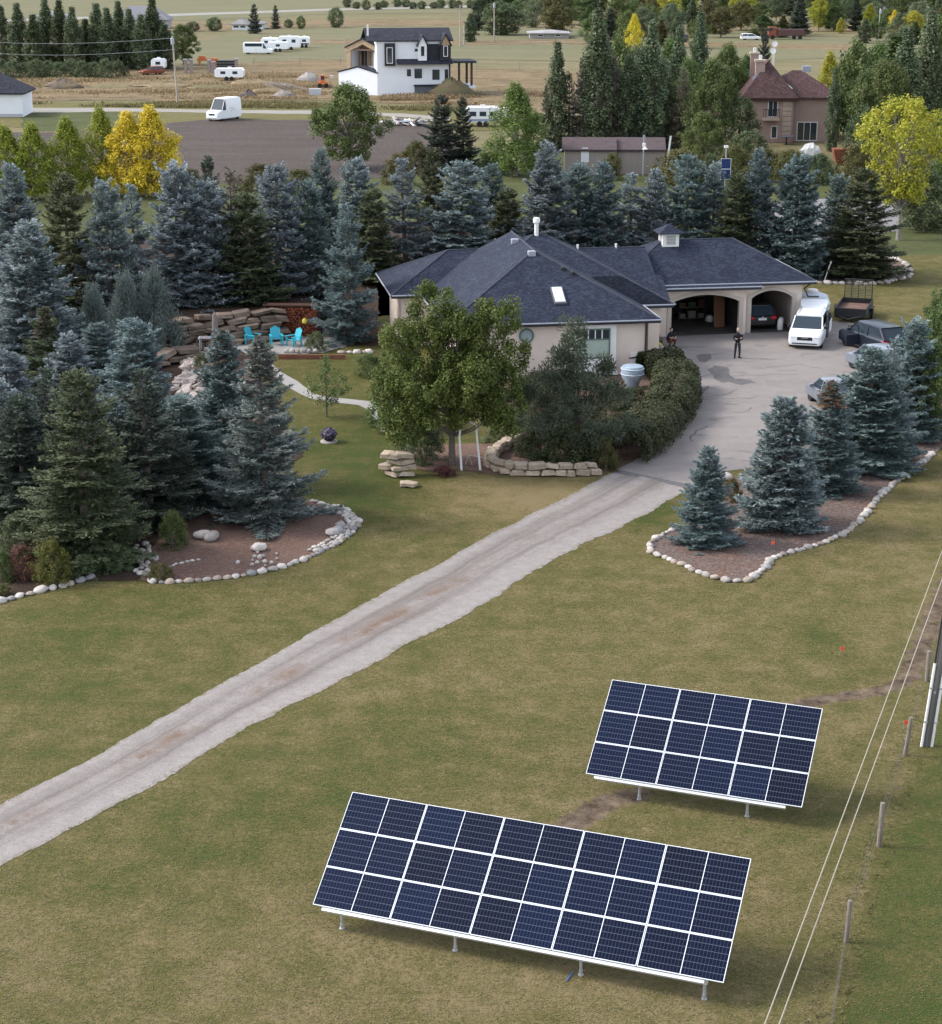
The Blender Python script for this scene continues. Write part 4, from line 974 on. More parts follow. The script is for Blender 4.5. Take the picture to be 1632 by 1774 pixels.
def solar_array(p, ncol, label, npost):
    o = thing('solar_array', label, 'solar array', (p[0], p[1], 0), YAW, 'ground mounted solar arrays on the lawn')
    up = Matrix.Rotation(TILT, 4, 'X')
    W = ncol * MW + (ncol - 1) * GAP; Ln = 3 * MH + 2 * GAP
    for r in range(3):
        for c in range(ncol):
            q = up @ Vector((c * (MW + GAP), r * (MH + GAP), 0)) + Vector((0, 0, ZB))
            f = link('solar_panel', FM, o, q, (TILT, 0, 0))
            for k in range(2):
                link('cell_field', GM, f, (FT + k * (GWID + .016), FT, 0))
    def T(x, y, z): return up @ Vector((x, y, z)) + Vector((0, 0, ZB))
    # rails across the slope, rafters down it, posts and braces
    for y in (.12, 1.06, 2.1, 3.0):
        b = MB(); b.box(.25 if y < .5 else .1, W - .45 if y < .5 else W - .1, -.04, .04, -.045, .045)
        off = T(0, y - (.17 if y < .5 else 0), -.09); b.build('rail', ALU, o, off, (TILT, 0, 0))
    xs = [W * (i + .5) / npost - (.12 if npost > 2 else .1) for i in range(npost)]
    if npost == 4: xs = [.70, 3.72, 6.92, 9.92]
    else: xs = [1.55, 4.68]
    for x in xs:
        b = MB(); a, c = T(x, .02, -.17), T(x, Ln - .2, -.17); b.tube([a, c], .045, 6); b.build('rafter', STEEL, o)
        a = T(x, .08, -.19); b = MB(); b.tube([(a.x, a.y, .10), a], .04, 8); b.build('front_post', STEEL, o)
        b = MB(); b.lathe([(.07, 0), (.07, .02), (.05, .03), (.05, .14)], 10, (a.x, a.y, 0)); b.build('foot_plate', STEEL, o)
        b = MB(); b.box(a.x - .07, a.x + .07, a.y - .06, a.y + .06, a.z - .12, a.z + .04); b.build('clamp', ALU, o)
        c = T(x, Ln - .5, -.19); b = MB(); b.tube([(c.x, c.y, 0), c], .05, 8); b.build('rear_post', STEEL, o)
        m = T(x, 1.2, -.19); b = MB(); b.tube([(c.x, c.y - .05, .25), m], .03, 6); b.build('brace', STEEL, o)
    return o
solar_array((-3.926, 42.236), 5, 'longer solar array of fifteen dark blue panels nearest the viewer', 4)
solar_array((3.293, 49.909), 3, 'shorter solar array of nine dark blue panels near the wire fence', 2)
# ---------------------------------------------------------------- the house
STUCCO = M('stucco_cream', (.68, .575, .495), (.64, .535, .455), 1.2, .9, bump=.25, bscale=40)
STUCCOB = M('stucco_grey', (.50, .44, .38), (.46, .40, .35), 1.5, .9, bump=.2, bscale=40)
TRIMW = M('trim_white', (.74, .72, .69), (.68, .66, .63), 2, .6)
FASC = M('fascia_dark', (.035, .037, .045), None, rough=.5)
GUTT = M('gutter_grey', (.33, .34, .38), None, rough=.4, metal=.2)
BLACKM = M('black_metal', (.02, .02, .022), None, rough=.5)
GLASSD = M('window_glass', (.03, .04, .05), None, rough=.08, spec=.8)
GLASSG = M('green_blind', (.36, .43, .36), (.31, .38, .32), 3, .5)
GREENFR = M('green_frame', (.10, .15, .12), None, rough=.5)
def shingle_mat(name, ca, cb, cc):
    m, n, l, b = newmat(name)
    tc = n.new('ShaderNodeTexCoord')
    b.inputs['Roughness'].default_value = .9; b.inputs['Specular IOR Level'].default_value = .2
    def nz(sc, st=None, det=3):
        t = n.new('ShaderNodeTexNoise'); t.inputs['Scale'].default_value = sc; t.inputs['Detail'].default_value = det
        if st:
            mp = n.new('ShaderNodeMapping'); mp.inputs['Scale'].default_value = st; l.new(tc.outputs['Object'], mp.inputs['Vector']); l.new(mp.outputs['Vector'], t.inputs['Vector'])
        else: l.new(tc.outputs['Object'], t.inputs['Vector'])
        return t.outputs['Fac']
    r = n.new('ShaderNodeValToRGB'); e = r.color_ramp.elements
    e[0].position = .36; e[0].color = (*ca, 1); e[1].position = .66; e[1].color = (*cc, 1); k = e.new(.5); k.color = (*cb, 1)
    # single tabs: about a foot wide, one course (6 cm of rise) high
    v = n.new('ShaderNodeTexVoronoi'); mp = n.new('ShaderNodeMapping'); mp.inputs['Scale'].default_value = (7.5, 7.5, 22); v.inputs['Scale'].default_value = 1.0
    l.new(tc.outputs['Object'], mp.inputs['Vector']); l.new(mp.outputs['Vector'], v.inputs['Vector'])
    sp = n.new('ShaderNodeSeparateColor'); l.new(v.outputs['Color'], sp.inputs['Color'])
    a = n.new('ShaderNodeMath'); a.operation = 'MULTIPLY_ADD'; a.inputs[1].default_value = .45; l.new(sp.outputs['Red'], a.inputs[0])
    m2 = n.new('ShaderNodeMath'); m2.operation = 'MULTIPLY'; m2.inputs[1].default_value = .5; l.new(nz(1.2), m2.inputs[0]); l.new(m2.outputs[0], a.inputs[2])
    l.new(a.outputs[0], r.inputs['Fac']); l.new(r.outputs['Color'], b.inputs['Base Color'])
    w = n.new('ShaderNodeTexWave'); w.bands_direction = 'Z'; w.wave_type = 'BANDS'; w.wave_profile = 'SAW'; w.inputs['Scale'].default_value = 2.4; w.inputs['Distortion'].default_value = .4; w.inputs['Detail Scale'].default_value = 6
    l.new(tc.outputs['Object'], w.inputs['Vector'])
    bp = n.new('ShaderNodeBump'); bp.inputs['Strength'].default_value = .5; bp.inputs['Distance'].default_value = .03
    l.new(w.outputs['Fac'], bp.inputs['Height']); l.new(bp.outputs['Normal'], b.inputs['Normal'])
    return m
SHING = shingle_mat('shingles_slate', (.017, .021, .036), (.024, .029, .047), (.038, .045, .068))
RIDGE = M('ridge_shingles', (.060, .064, .082), (.042, .045, .060), 5, .9)
HA = R(9.0)
HO = G(1145, 553, 3.2); HO.z = 0
HE, HN = Vector((math.cos(HA), math.sin(HA), 0)), Vector((-math.sin(HA), math.cos(HA), 0))
def hloc(px, py, b):
    """facade point: pixel ray met with the house plane at local depth b -> (a, z)"""
    p1 = Vector(((px - PW/2)/FPX, _c - (py - PH/2)/FPX*_s, -_s - (py - PH/2)/FPX*_c))
    C0 = Vector((0, 0, CAM_H)) - HO
    t = (b - C0.dot(HN)) / p1.dot(HN)
    q = C0 + p1 * t
    return q.dot(HE), q.z
house = thing('house', 'low bungalow with dark slate hipped roof, cream walls and an open double arch garage', 'house', HO, HA)
RP = .5
def hip(name, a0, a1, b0, b1, z0, front=True, left=True, right=True, along='a', back=True, th=.16):
    """hipped roof block with soffit; returns eave / hip lines"""
    wa, wb = a1 - a0, b1 - b0
    mb = MB()
    if along == 'a':
        hh = wb / 2; zr = z0 + hh * RP; bm_ = (b0 + b1) / 2
        rl = (a0 + (hh if left else 0), bm_, zr); rr = (a1 - (hh if right else 0), bm_, zr)
        faces = [(0, 1, 5, 4), (2, 3, 4, 5), (3, 0, 4), (1, 2, 5)]
    else:
        hh = wa / 2; zr = z0 + hh * RP; am = (a0 + a1) / 2
        rl = (am, b0 + (hh if front else 0), zr); rr = (am, b1 - (hh if back else 0), zr)
        faces = [(3, 0, 4, 5), (1, 2, 5, 4), (0, 1, 4), (2, 3, 5)]
    vs = [(a0, b0, z0), (a1, b0, z0), (a1, b1, z0), (a0, b1, z0), rl, rr]
    low = [(x, y, z0 - th) for x, y, _ in vs[:4]]
    mb.add(vs + low, faces + [(0, 6, 7, 1), (1, 7, 8, 2), (2, 8, 9, 3), (3, 9, 6, 0), (6, 9, 8, 7)])
    mb.build(name, SHING, house)
    # fascia and gutter along the eaves
    for i, j in ((0, 1), (1, 2), (3, 0)):
        p, q = Vector(vs[i]), Vector(vs[j]); d = (q - p).normalized(); nrm = Vector((d.y, -d.x, 0))
        f = MB(); f.add([p + nrm*.004 - Vector((0,0,th+.05)), q + nrm*.004 - Vector((0,0,th+.05)), q + nrm*.03 - Vector((0,0,.05)), p + nrm*.03 - Vector((0,0,.05)), p - nrm*.05 - Vector((0,0,th+.05)), q - nrm*.05 - Vector((0,0,th+.05))], [(0,1,2,3), (0,4,5,1)])
        f.build('fascia', FASC, house)
        g2 = MB(); g2.tube([p + nrm*.075 - Vector((0,0,.03)), q + nrm*.075 - Vector((0,0,.03))], .045, 8); g2.build('gutter', GUTT, house)
    hips = []
    if along == 'a':
        hips = [(rl, rr)] + ([(vs[0], rl), (vs[3], rl)] if left else []) + ([(vs[1], rr), (vs[2], rr)] if right else [])
    else:
        hips = [(rl, rr)] + ([(vs[0], rl), (vs[1], rl)] if front else []) + ([(vs[2], rr), (vs[3], rr)] if back else [])
    for p, q in hips:
        p, q = Vector(p), Vector(q)
        if (q - p).length < .1: continue
        c = MB(); c.tube([p, q], .055, 6); c.build('ridge_cap', RIDGE, house)
    return vs, rl, rr
hip('roof', -12.08, 0, 0, 13.5, 3.2, along='b', back=False)
hip('roof', -11.6, 1.9, 4.31, 17.1, 3.2, along='a')
hip('roof', -13.9, -3.0, 9.52, 17.4, 3.2, along='a', right=False)
hip('roof', -.5, 12.35, 9.97, 18.3, 3.265, along='a')
hip('roof', -3, 2.2, 8.6, 16.6, 3.2, along='a', left=False, right=False)
# garage eave runs lower in front of the double arch
mb = MB(); mb.prism([(9.64, 3.1), (9.985, 3.272), (9.985, 3.10), (9.64, 2.94)], 0, 1.2, 8.8); mb.build('roof', SHING, house)
mb = MB(); mb.box(1.2, 8.8, 9.61, 9.637, 2.90, 3.05); mb.build('fascia', FASC, house)
mb = MB(); mb.tube([(1.2, 9.57, 3.08), (8.85, 9.57, 3.08)], .045, 8); mb.build('gutter', GUTT, house)
# porch gable right of the entry
mb = MB(); mb.prism([(4.31, 3.2), (6.85, 4.47), (9.4, 3.2), (9.4, 3.04), (4.31, 3.04)], 0, -2.5, 1.75); mb.build('porch_roof', SHING, house)
mb = MB(); mb.box(-.6, 1.78, 4.27, 4.306, 2.98, 3.15); mb.build('fascia', FASC, house)
mb = MB(); mb.tube([(-.3, 4.23, 3.17), (1.8, 4.23, 3.17)], .045, 8); mb.build('gutter', GUTT, house)
# walls
mb = MB(); mb.box(-11.4, -.75, .55, 8, 0, 3.12); mb.build('wall', STUCCO, house)
mb = MB(); mb.box(-11, .85, 5.0, 16.4, 0, 3.10); mb.build('wall', STUCCO, house)
mb = MB(); mb.box(-13.2, -4, 10.2, 16.7, 0, 3.11); mb.build('wall', STUCCO, house)
(ax0, zt0), (ax1, _) = hloc(997, 565, .32), hloc(1068, 565, .32)
mb = MB(); mb.box(ax0, ax1, .30, .548, .25, 3.0); mb.build('bay_surround', TRIMW, house)
mb = MB(); mb.box(ax0 - .12, ax1 + .12, .22, .546, .08, .25); mb.build('bay_sill', TRIMW, house)
# the green framed window: frame, three small top lights over a pale green blind
def window(a0, a1, z0, z1, b, frame_mat, pane_mat, mull=0, t=.09, trans=None, parent=house, name='window'):
    f = MB()
    f.box(a0, a1, b - .05, b - .002, z0, z0 + t); f.box(a0, a1, b - .05, b - .002, z1 - t, z1)
    f.box(a0, a0 + t, b - .05, b - .002, z0 + t, z1 - t); f.box(a1 - t, a1, b - .05, b - .002, z0 + t, z1 - t)
    fo = f.build(name, frame_mat, parent)
    if trans:
        m_ = MB(); m_.box(a0 + t, a1 - t, b - .045, b - .004, trans - .04, trans + .04); m_.build('transom', frame_mat, fo)
    k = mull + 1; w = (a1 - a0 - 2 * t) / k
    for i in range(k):
        z2 = z1 - t
        g_ = MB(); zb_ = (trans + .04) if trans else z0 + t
        g_.box(a0 + t + i * w + (.03 if i else 0), a0 + t + (i + 1) * w - (.03 if i < k - 1 else 0), b - .02, b - .006, zb_, z2); g_.build('pane', GLASSD if trans else pane_mat, fo)
        if i:
            v_ = MB(); v_.box(a0 + t + i * w - .03, a0 + t + i * w + .03, b - .04, b - .005, zb_, z2); v_.build('mullion', TRIMW if trans else frame_mat, fo)
    if trans:
        g_ = MB(); g_.box(a0 + t, a1 - t, b - .02, b - .006, z0 + t, trans - .04); g_.build('blind', pane_mat, fo)
    return fo
(w0, wz1), (w1, wz0), (_, wtr) = hloc(1005, 570, .3), hloc(1056.5, 620, .3), hloc(1030, 588, .3)
window(w0, w1, wz0, wz1, .30, GREENFR, GLASSG, 3, .08, wtr)
# round window
ra, rz_ = hloc(912, 581.5, .55)
f = MB(); n_ = 24
ring = lambda r, b: [(ra + r * math.cos(2*math.pi*i/n_), b, rz_ + r * math.sin(2*math.pi*i/n_)) for i in range(n_)]
f.loft([ring(.42, .548), ring(.42, .47), ring(.33, .47), ring(.33, .53)], cap=False); rw = f.build('round_window', GREENFR, house)
f = MB(); f.add(ring(.335, .52), [tuple(range(n_))]); f.build('pane', M('pale_glass', (.30, .36, .37), None, rough=.12, spec=.7), rw)
# skylight on the front slope
def roofpt(px, py, b0, z0):
    r = Vector(((px - PW/2)/FPX, _c - (py - PH/2)/FPX*_s, -_s - (py - PH/2)/FPX*_c)); C0 = Vector((0, 0, CAM_H)) - HO
    t = (z0 + RP * (C0.dot(HN) - b0) - CAM_H) / (r.z - RP * r.dot(HN)); q = C0 + r * t
    return Vector((q.dot(HE), q.dot(HN), q.z))
def on_roof(name, corners, mat, h, parent=house):
    up = Vector((0, -RP, 1)).normalized(); m_ = MB()
    lo = [c - up * .05 for c in corners]; hi = [c + up * h for c in corners]
    m_.loft([lo, hi]); return m_.build(name, mat, parent)
cs = [roofpt(*p, 0, 3.2) for p in ((952, 500), (974, 500), (982, 528), (961, 528))]
a_, b_ = (cs[0].x + cs[3].x) / 2, (cs[1].x + cs[2].x) / 2; bl, bh = cs[2].y, cs[0].y
def rect(a0, a1, b0, b1): return [Vector((a, b, 3.2 + RP * b)) for a, b in ((a0, b0), (a1, b0), (a1, b1), (a0, b1))]
sk = on_roof('skylight', rect(a_, b_, bl, bh), M('skylight_frame', (.10, .10, .11), None, rough=.4), .12)
on_roof('skylight_dome', rect(a_ + .07, b_ - .07, bl + .09, bh - .07), M('skylight_glass', (.62, .64, .68), None, rough=.25, spec=.6), .17, sk)
for px, py in ((975, 467), (992, 475)):
    p = roofpt(px, py, 0, 3.2); m_ = MB(); m_.lathe([(.14, -.1), (.14, .12), (.06, .2)], 10, p); m_.build('roof_vent', BLACKM, house)
for px, py in ((921, 441), (892, 420)):
    p = roofpt(px, py, 0 if py > 430 else 4.31, 3.2); m_ = MB(); m_.box(p.x - .22, p.x + .22, p.y - .17, p.y + .17, p.z - .1, p.z + .22); m_.build('roof_vent', GUTT, house, bevel=.04)
# flue
p = Vector((-5.0, 10.7, 6.3)); m_ = MB(); m_.lathe([(.13, -.2), (.13, .82), (.21, .84), (.21, 1.06), (.16, 1.12)], 14, p); m_.build('flue_pipe', TRIMW, house, smooth=True)
for px in (1018, 1077):
    m_ = MB(); q = (px - 1018) / 59 * 2.4 - 2.05; m_.lathe([(.07, 0), (.07, .35)], 8, (q, 12.6, 5.1)); m_.build('vent_stub', TRIMW, house)
# cupola
ca, cb = 4.05, 14.0
cz = 5.05
m_ = MB(); m_.box(ca - .52, ca + .52, cb - .52, cb + .52, cz - .3, cz + .78); cu = m_.build('cupola', TRIMW, house)
m_ = MB(); m_.loft([[(ca-.80,cb-.80,cz+.78),(ca+.80,cb-.80,cz+.78),(ca+.80,cb+.80,cz+.78),(ca-.80,cb+.80,cz+.78)], [(ca-.80,cb-.80,cz+.84),(ca+.80,cb-.80,cz+.84),(ca+.80,cb+.80,cz+.84),(ca-.80,cb+.80,cz+.84)], [(ca-.03,cb-.03,cz+1.32),(ca+.03,cb-.03,cz+1.32),(ca+.03,cb+.03,cz+1.32),(ca-.03,cb+.03,cz+1.32)]]); m_.build('cupola_roof', SHING, cu)
LOUV = M('louvre_grey', (.26, .26, .25), None, rough=.6)
for s_ in (0, 1):
    m_ = MB()
    for i in range(6):
        z_ = cz + .12 + i * .095
        if s_ == 0: m_.box(ca - .28, ca + .30, cb - .55, cb - .515, z_, z_ + .06)
        else: m_.box(ca - .55, ca - .515, cb - .3, cb + .3, z_, z_ + .06)
    lo_ = m_.build('louvre', LOUV, cu); lo_['kind'] = 'stuff'
# garage: front wall with two arches, sides, back, ceiling, floor
def arch(a0, a1, zs, zt, n=14):
    return [(a0 + (a1 - a0) * i / n, zs + (zt - zs) * math.sin(math.pi * i / n) ** .75) for i in range(n + 1)]
FB = 10.35
(o0, _), (o1, _), (_, zt1), (_, zs1) = hloc(1163, 545, FB), hloc(1280, 545, FB), hloc(1222, 510.5, FB), hloc(1281, 522, FB)
(o2, _), (o3, _), (_, zt2), (_, zs2) = hloc(1301, 540, FB + .3), hloc(1371.5, 540, FB + .3), hloc(1337, 503, FB + .3), hloc(1371, 515, FB + .3)
gl0, gm, gr0 = .95, (o1 + o2) / 2, 11.75
def arch_wall(a0, a1, x0, x1, zs, zt, b):
    A_ = arch(x0, x1, zs, zt)
    m_ = MB()
    # piers, then a strip per arch step
    m_.box(a0, x0, b, b + .25, 0, 3.02); m_.box(x1, a1, b, b + .25, 0, 3.02)
    for (p0, z0), (p1, z1) in zip(A_[:-1], A_[1:]):
        m_.add([(p0,b,z0),(p1,b,z1),(p1,b,3.02),(p0,b,3.02),(p0,b+.25,z0),(p1,b+.25,z1),(p1,b+.25,3.02),(p0,b+.25,3.02)], [(0,1,2,3),(7,6,5,4),(0,4,5,1),(3,2,6,7)])
    w_ = m_.build('wall', STUCCO, house)
    t_ = MB(); k = .26
    out = [(x0, 0)] + A_ + [(x1, 0)]
    cx_ = (x0 + x1) / 2
    for (p0, z0), (p1, z1) in zip(out[:-1], out[1:]):
        def ex(p, z): return (p + (-k if p <= x0 + .001 else k if p >= x1 - .001 else 0), z + (k * .8 if z > 0 else 0))
        e0, e1 = ex(p0, z0), ex(p1, z1)
        t_.add([(p0,b-.05,z0),(p1,b-.05,z1),(e1[0],b-.05,e1[1]),(e0[0],b-.05,e0[1]),(p0,b+.02,z0),(p1,b+.02,z1),(e1[0],b-.003,e1[1]),(e0[0],b-.003,e0[1])], [(0,1,2,3),(0,4,5,1),(2,6,7,3)])
    t_.build('arch_trim', STUCCOB, house)
arch_wall(gl0, gm, o0, o1, zs1, zt1, FB)
arch_wall(gm, gr0, o2, o3, zs2, zt2, FB + .3)
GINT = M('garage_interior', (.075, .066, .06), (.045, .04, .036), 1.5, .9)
m_ = MB(); m_.box(gr0 - .2, gr0, FB + .55, 17.6, 0, 3.05); m_.build('wall', STUCCO, house)
m_ = MB(); m_.box(gl0, gl0 + .2, FB + .25, 17.6, 0, 3.05); m_.build('wall', STUCCO, house)
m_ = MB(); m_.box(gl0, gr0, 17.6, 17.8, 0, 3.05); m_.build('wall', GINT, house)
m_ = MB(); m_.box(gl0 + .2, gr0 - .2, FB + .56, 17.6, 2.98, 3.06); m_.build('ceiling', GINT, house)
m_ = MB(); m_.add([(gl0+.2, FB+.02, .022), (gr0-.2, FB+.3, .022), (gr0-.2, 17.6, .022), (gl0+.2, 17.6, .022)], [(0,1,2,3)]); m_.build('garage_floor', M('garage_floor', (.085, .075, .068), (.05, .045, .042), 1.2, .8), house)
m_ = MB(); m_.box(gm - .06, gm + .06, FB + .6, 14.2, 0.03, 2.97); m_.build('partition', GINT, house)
# entry: dark stone pillar and door recess, inner corner
m_ = MB(); m_.box(-.74, -.30, 4.6, 4.99, 0, 3.0); m_.build('stone_pillar', M('dark_stone', (.10, .095, .09), (.26, .24, .22), 5, .9, bump=.6, bscale=8), house)
m_ = MB(); m_.box(-.25, .45, 4.93, 4.995, 0, 2.2); dr_ = m_.build('entry_door', M('door_grey', (.20, .19, .18), None, rough=.5), house)
m_ = MB(); m_.box(-.05, .25, 4.915, 4.928, 1.2, 2.0); m_.build('pane', GLASSD, dr_)
m_ = MB(); m_.box(.48, .85, 4.6, 4.99, 0, 3.02); m_.build('porch_pier', STUCCO, house)
m_ = MB(); m_.box(.86, 1.25, 5.0, 10.34, 0, 3.03); m_.build('wall', STUCCO, house)
# downspout with elbow over the barrel, and the garage corner pipe
m_ = MB(); m_.tube([(-.55, .25, 3.1), (-.68, .50, 2.85), (-.70, .50, 1.25), (-.78, .44, 1.05), (-1.7, .10, 1.02)], .05, 8); m_.build('downspout', M('downspout_brown', (.045, .04, .038), None, rough=.5), house)
m_ = MB(); m_.tube([(12.2, 9.95, 3.2), (11.95, 10.2, 2.95), (11.85, 10.6, 2.7), (12.1, 10.55, 2.2), (12.9, 10.9, 2.1)], .05, 8); m_.build('downspout', MATS['downspout_brown'], house)
m_ = MB(); a_, z_ = hloc(1098, 620, .5); m_.box(a_ - .2, a_ + .22, .40, .546, z_ - .3, z_ + .3); m_.build('meter_box', TRIMW, house, bevel=.02)
m_ = MB(); m_.tube([(a_ - .05, .45, z_ - .3), (a_ - .05, .45, .1)], .06, 8); m_.build('conduit', TRIMW, house)
def HW(a, b, z=0): return HO + HE * a + HN * b + Vector((0, 0, z))
# garage contents
TANKW = M('pale_plastic', (.46, .50, .55), None, rough=.45)
for a, b, lab in ((2.9, 15.8, 'left pale plastic drum at the back of the open garage'), (4.3, 15.9, 'right pale plastic drum at the back of the open garage')):
    o = thing('plastic_drum', lab, 'drum', HW(a, b, .025), HA, 'pale drums in the garage')
    m_ = MB(); m_.lathe([(.40, 0), (.45, .08), (.45, .7), (.47, .74), (.45, .78), (.45, 1.5), (.36, 1.62)], 16); m_.build('barrel_body', TANKW, o, smooth=True)
    m_ = MB(); m_.lathe([(.34, 1.615), (.34, 1.68), (.30, 1.70)], 16); m_.build('lid', M('drum_lid', (.12, .14, .2), None), o)
o = thing('storage_shelf', 'cluttered storage shelf by the pier inside the double garage', 'shelf', HW(o1 - 1.6, 15.3, .025), HA)
for z in (.1, .8, 1.5, 2.2):
    m_ = MB(); m_.box(-.9, .9, -.25, .25, z, z + .04); m_.build('shelf_board', M('shelf_wood', (.20, .15, .10), (.14, .10, .07), 4), o)
for sx in (-.88, .88):
    for sy in (-.23, .23):
        m_ = MB(); m_.box(sx - .03, sx + .03, sy - .03, sy + .03, 0, 2.4); m_.build('upright', BLACKM, o)
rr = random.Random(4)
cols = [(.16, .15, .14), (.10, .05, .03), (.05, .06, .08), (.18, .16, .14), (.05, .07, .05), (.12, .04, .03)]
for i in range(9):
    z = (.14, .84, 1.54)[i % 3]; x = -.65 + (i // 3) * .62
    m_ = MB(); w_, h_ = rr.uniform(.18, .26), rr.uniform(.25, .5); m_.box(-w_, w_, -.18, .18, 0, h_)
    b_ = m_.build('storage_box', M('box_colour_%d' % (i % 6), cols[i % 6], None, rough=.8), None, HW(o1 - 1.6 + x, 15.3, .025 + z), (0, 0, HA), bevel=.02)
    tag(b_, ('storage box on the garage shelf, %s board, %s place' % (('lowest', 'middle', 'top')[i % 3], ('left', 'centre', 'right')[i // 3])), 'box', 'boxes on the garage shelf')
WOODO = M('orange_wood', (.17, .085, .04), (.12, .06, .03), 3, .7, stretch=(1, 1, .2))
m_ = MB(); m_.box(-.35, .35, -.03, .03, 0, 2.2); b_ = m_.build('wood_plank', WOODO, None, HW(o1 - .55, 12.6, .025), (R(-8), 0, HA), bevel=.01); tag(b_, 'orange brown board leaning inside the double garage by the pier', 'board')
o = thing('work_bench', 'dark work bench with white bags at the back of the double garage', 'bench', HW(5.9, 16.4, .025), HA)
m_ = MB(); m_.box(-.9, .9, -.35, .35, .85, .91); m_.build('bench_top', MATS['shelf_wood'], o)
for sx in (-.82, .82):
    for sy in (-.28, .28):
        m_ = MB(); m_.box(sx - .04, sx + .04, sy - .04, sy + .04, 0, .85); m_.build('leg', BLACKM, o)
bag = MB(); bag.lathe([(.1, 0), (.26, .05), (.30, .2), (.24, .42), (.08, .5)], 9); b_ = bag.build('white_bag', TRIMW, None, HW(6.9, 14.2, .025), (0, .2, .4), smooth=True); tag(b_, 'white bag on the garage floor before the shelf', 'bag')
jug = thing('white_jug', 'white plastic canister just inside the single garage arch on its right', 'canister', HW(o3 - .5, FB + .9, .025), HA)
m_ = MB(); m_.lathe([(.17, 0), (.19, .04), (.19, .55), (.12, .68), (.06, .7), (.06, .78)], 12); m_.build('canister_body', TRIMW, jug, smooth=True)
m_ = MB(); m_.tube([(.05, 0, .74), (.16, 0, .74), (.18, 0, .6)], .025, 6); m_.build('handle', TRIMW, jug)
# water barrel at the house corner, white tank behind the garage
o = thing('water_barrel', 'pale blue rain barrel under the brown downspout at the house corner', 'rain barrel', G(1095, 672))
m_ = MB(); m_.lathe([(.30, 0), (.36, .1), (.42, .35), (.58, .62), (.62, .80), (.62, 1.12), (.57, 1.22), (.45, 1.26)], 20); m_.build('barrel_body', M('barrel_blue', (.33, .41, .48), (.26, .33, .40), 3, .35), o, smooth=True)
for z, r in ((.80, .625), (1.10, .625)):
    m_ = MB(); m_.lathe([(r, z - .02), (r + .03, z), (r, z + .02)], 20); m_.build('hoop', M('hoop_grey', (.55, .58, .62), None, rough=.4), o)
o = thing('water_tank', 'tall pale grey water tank standing behind the right garage corner', 'tank', HW(12.9, 12.1), HA)
m_ = MB(); m_.lathe([(1.12, 0), (1.15, .1), (1.15, 1.45), (1.17, 1.50), (1.15, 1.55), (.95, 2.0), (.35, 2.22)], 26); m_.build('tank_body', M('tank_plastic', (.45, .49, .53), (.41, .45, .49), 1, .4), o, smooth=True)
m_ = MB(); m_.lathe([(.34, 2.21), (.36, 2.30), (.30, 2.36)], 16); m_.build('lid', TRIMW, o)
m_ = MB(); m_.lathe([(.14, 0), (.2, .25), (.12, .5)], 9); b_ = m_.build('red_canister', M('red_plastic', (.32, .04, .04), None, rough=.4), None, HW(11.95, 10.2, .0), smooth=True); tag(b_, 'small red canister at the right foot of the garage wall', 'canister')
m_ = MB(); m_.lathe([(.12, 0), (.2, .1), (.22, .22), (.1, .34)], 10); b_ = m_.build('yellow_flower_pot', M('yellow_bloom', (.55, .45, .03), (.35, .33, .05), 14, .7), None, G(1141, 603), smooth=True); tag(b_, 'pot of yellow flowers at the house entry', 'flower pot')
for px, py, s_ in ((1133, 596, .22), (1131, 588, .2), (1146, 607, .18)):
    m_ = MB(); m_.lathe([(s_*.5, 0), (s_, s_*.6), (s_*.8, s_*1.4), (s_*.2, s_*1.8)], 8); b_ = m_.build('entry_rock', M('pale_rock', (.42, .39, .36), (.30, .28, .26), 4, .9), None, G(px, py), (0, 0, s_ * 20)); tag(b_, {.22: 'pale rock by the entry pillar, larger one', .2: 'pale rock by the entry pillar, upper one', .18: 'pale rock beside the yellow flowers'}[s_], 'rock', 'pale rocks at the entry')
# ---------------------------------------------------------------- vehicles
TYRE = M('tyre', (.02, .02, .021), None, rough=.85)
RIM = M('rim', (.45, .46, .47), None, rough=.35, metal=.7)
def paint(name, c, metal=0.0): return M('paint_' + name, c, None, rough=.28, metal=metal, spec=.5)
CGLASS = M('car_glass', (.030, .042, .055), None, rough=.08, spec=.35)
LAMP = M('lamp_clear', (.62, .64, .66), None, rough=.15, spec=.7)
TAIL = M('lamp_red', (.45, .02, .025), None, rough=.2)
DARKPL = M('dark_plastic', (.018, .018, .02), None, rough=.6)
def wheel(o, x, y, r=.34, w=.22):
    t = MB(); pr = [(r * .62, -w/2), (r * .94, -w/2), (r, -w/2 + .04), (r, w/2 - .04), (r * .94, w/2), (r * .62, w/2)]
    t.lathe(pr, 18); tm = t.build('wheel', TYRE, o, (x, y, r), (R(90), 0, 0), smooth=True)
    h = MB(); h.lathe([(r * .63, -w * .42), (r * .55, -w * .3), (r * .55, w * .3), (r * .63, w * .42)], 12); h.build('rim', RIM, tm)
def body_loft(st):
    rings = []
    for x, w, zb, zt in st:
        c = min(.10, (zt - zb) * .25)
        rings.append([(x, -w * .90, zb), (x, -w, zb + c), (x, -w, zt - c), (x, -w * .90, zt), (x, w * .90, zt), (x, w, zt - c), (x, w, zb + c), (x, w * .90, zb)])
    return rings
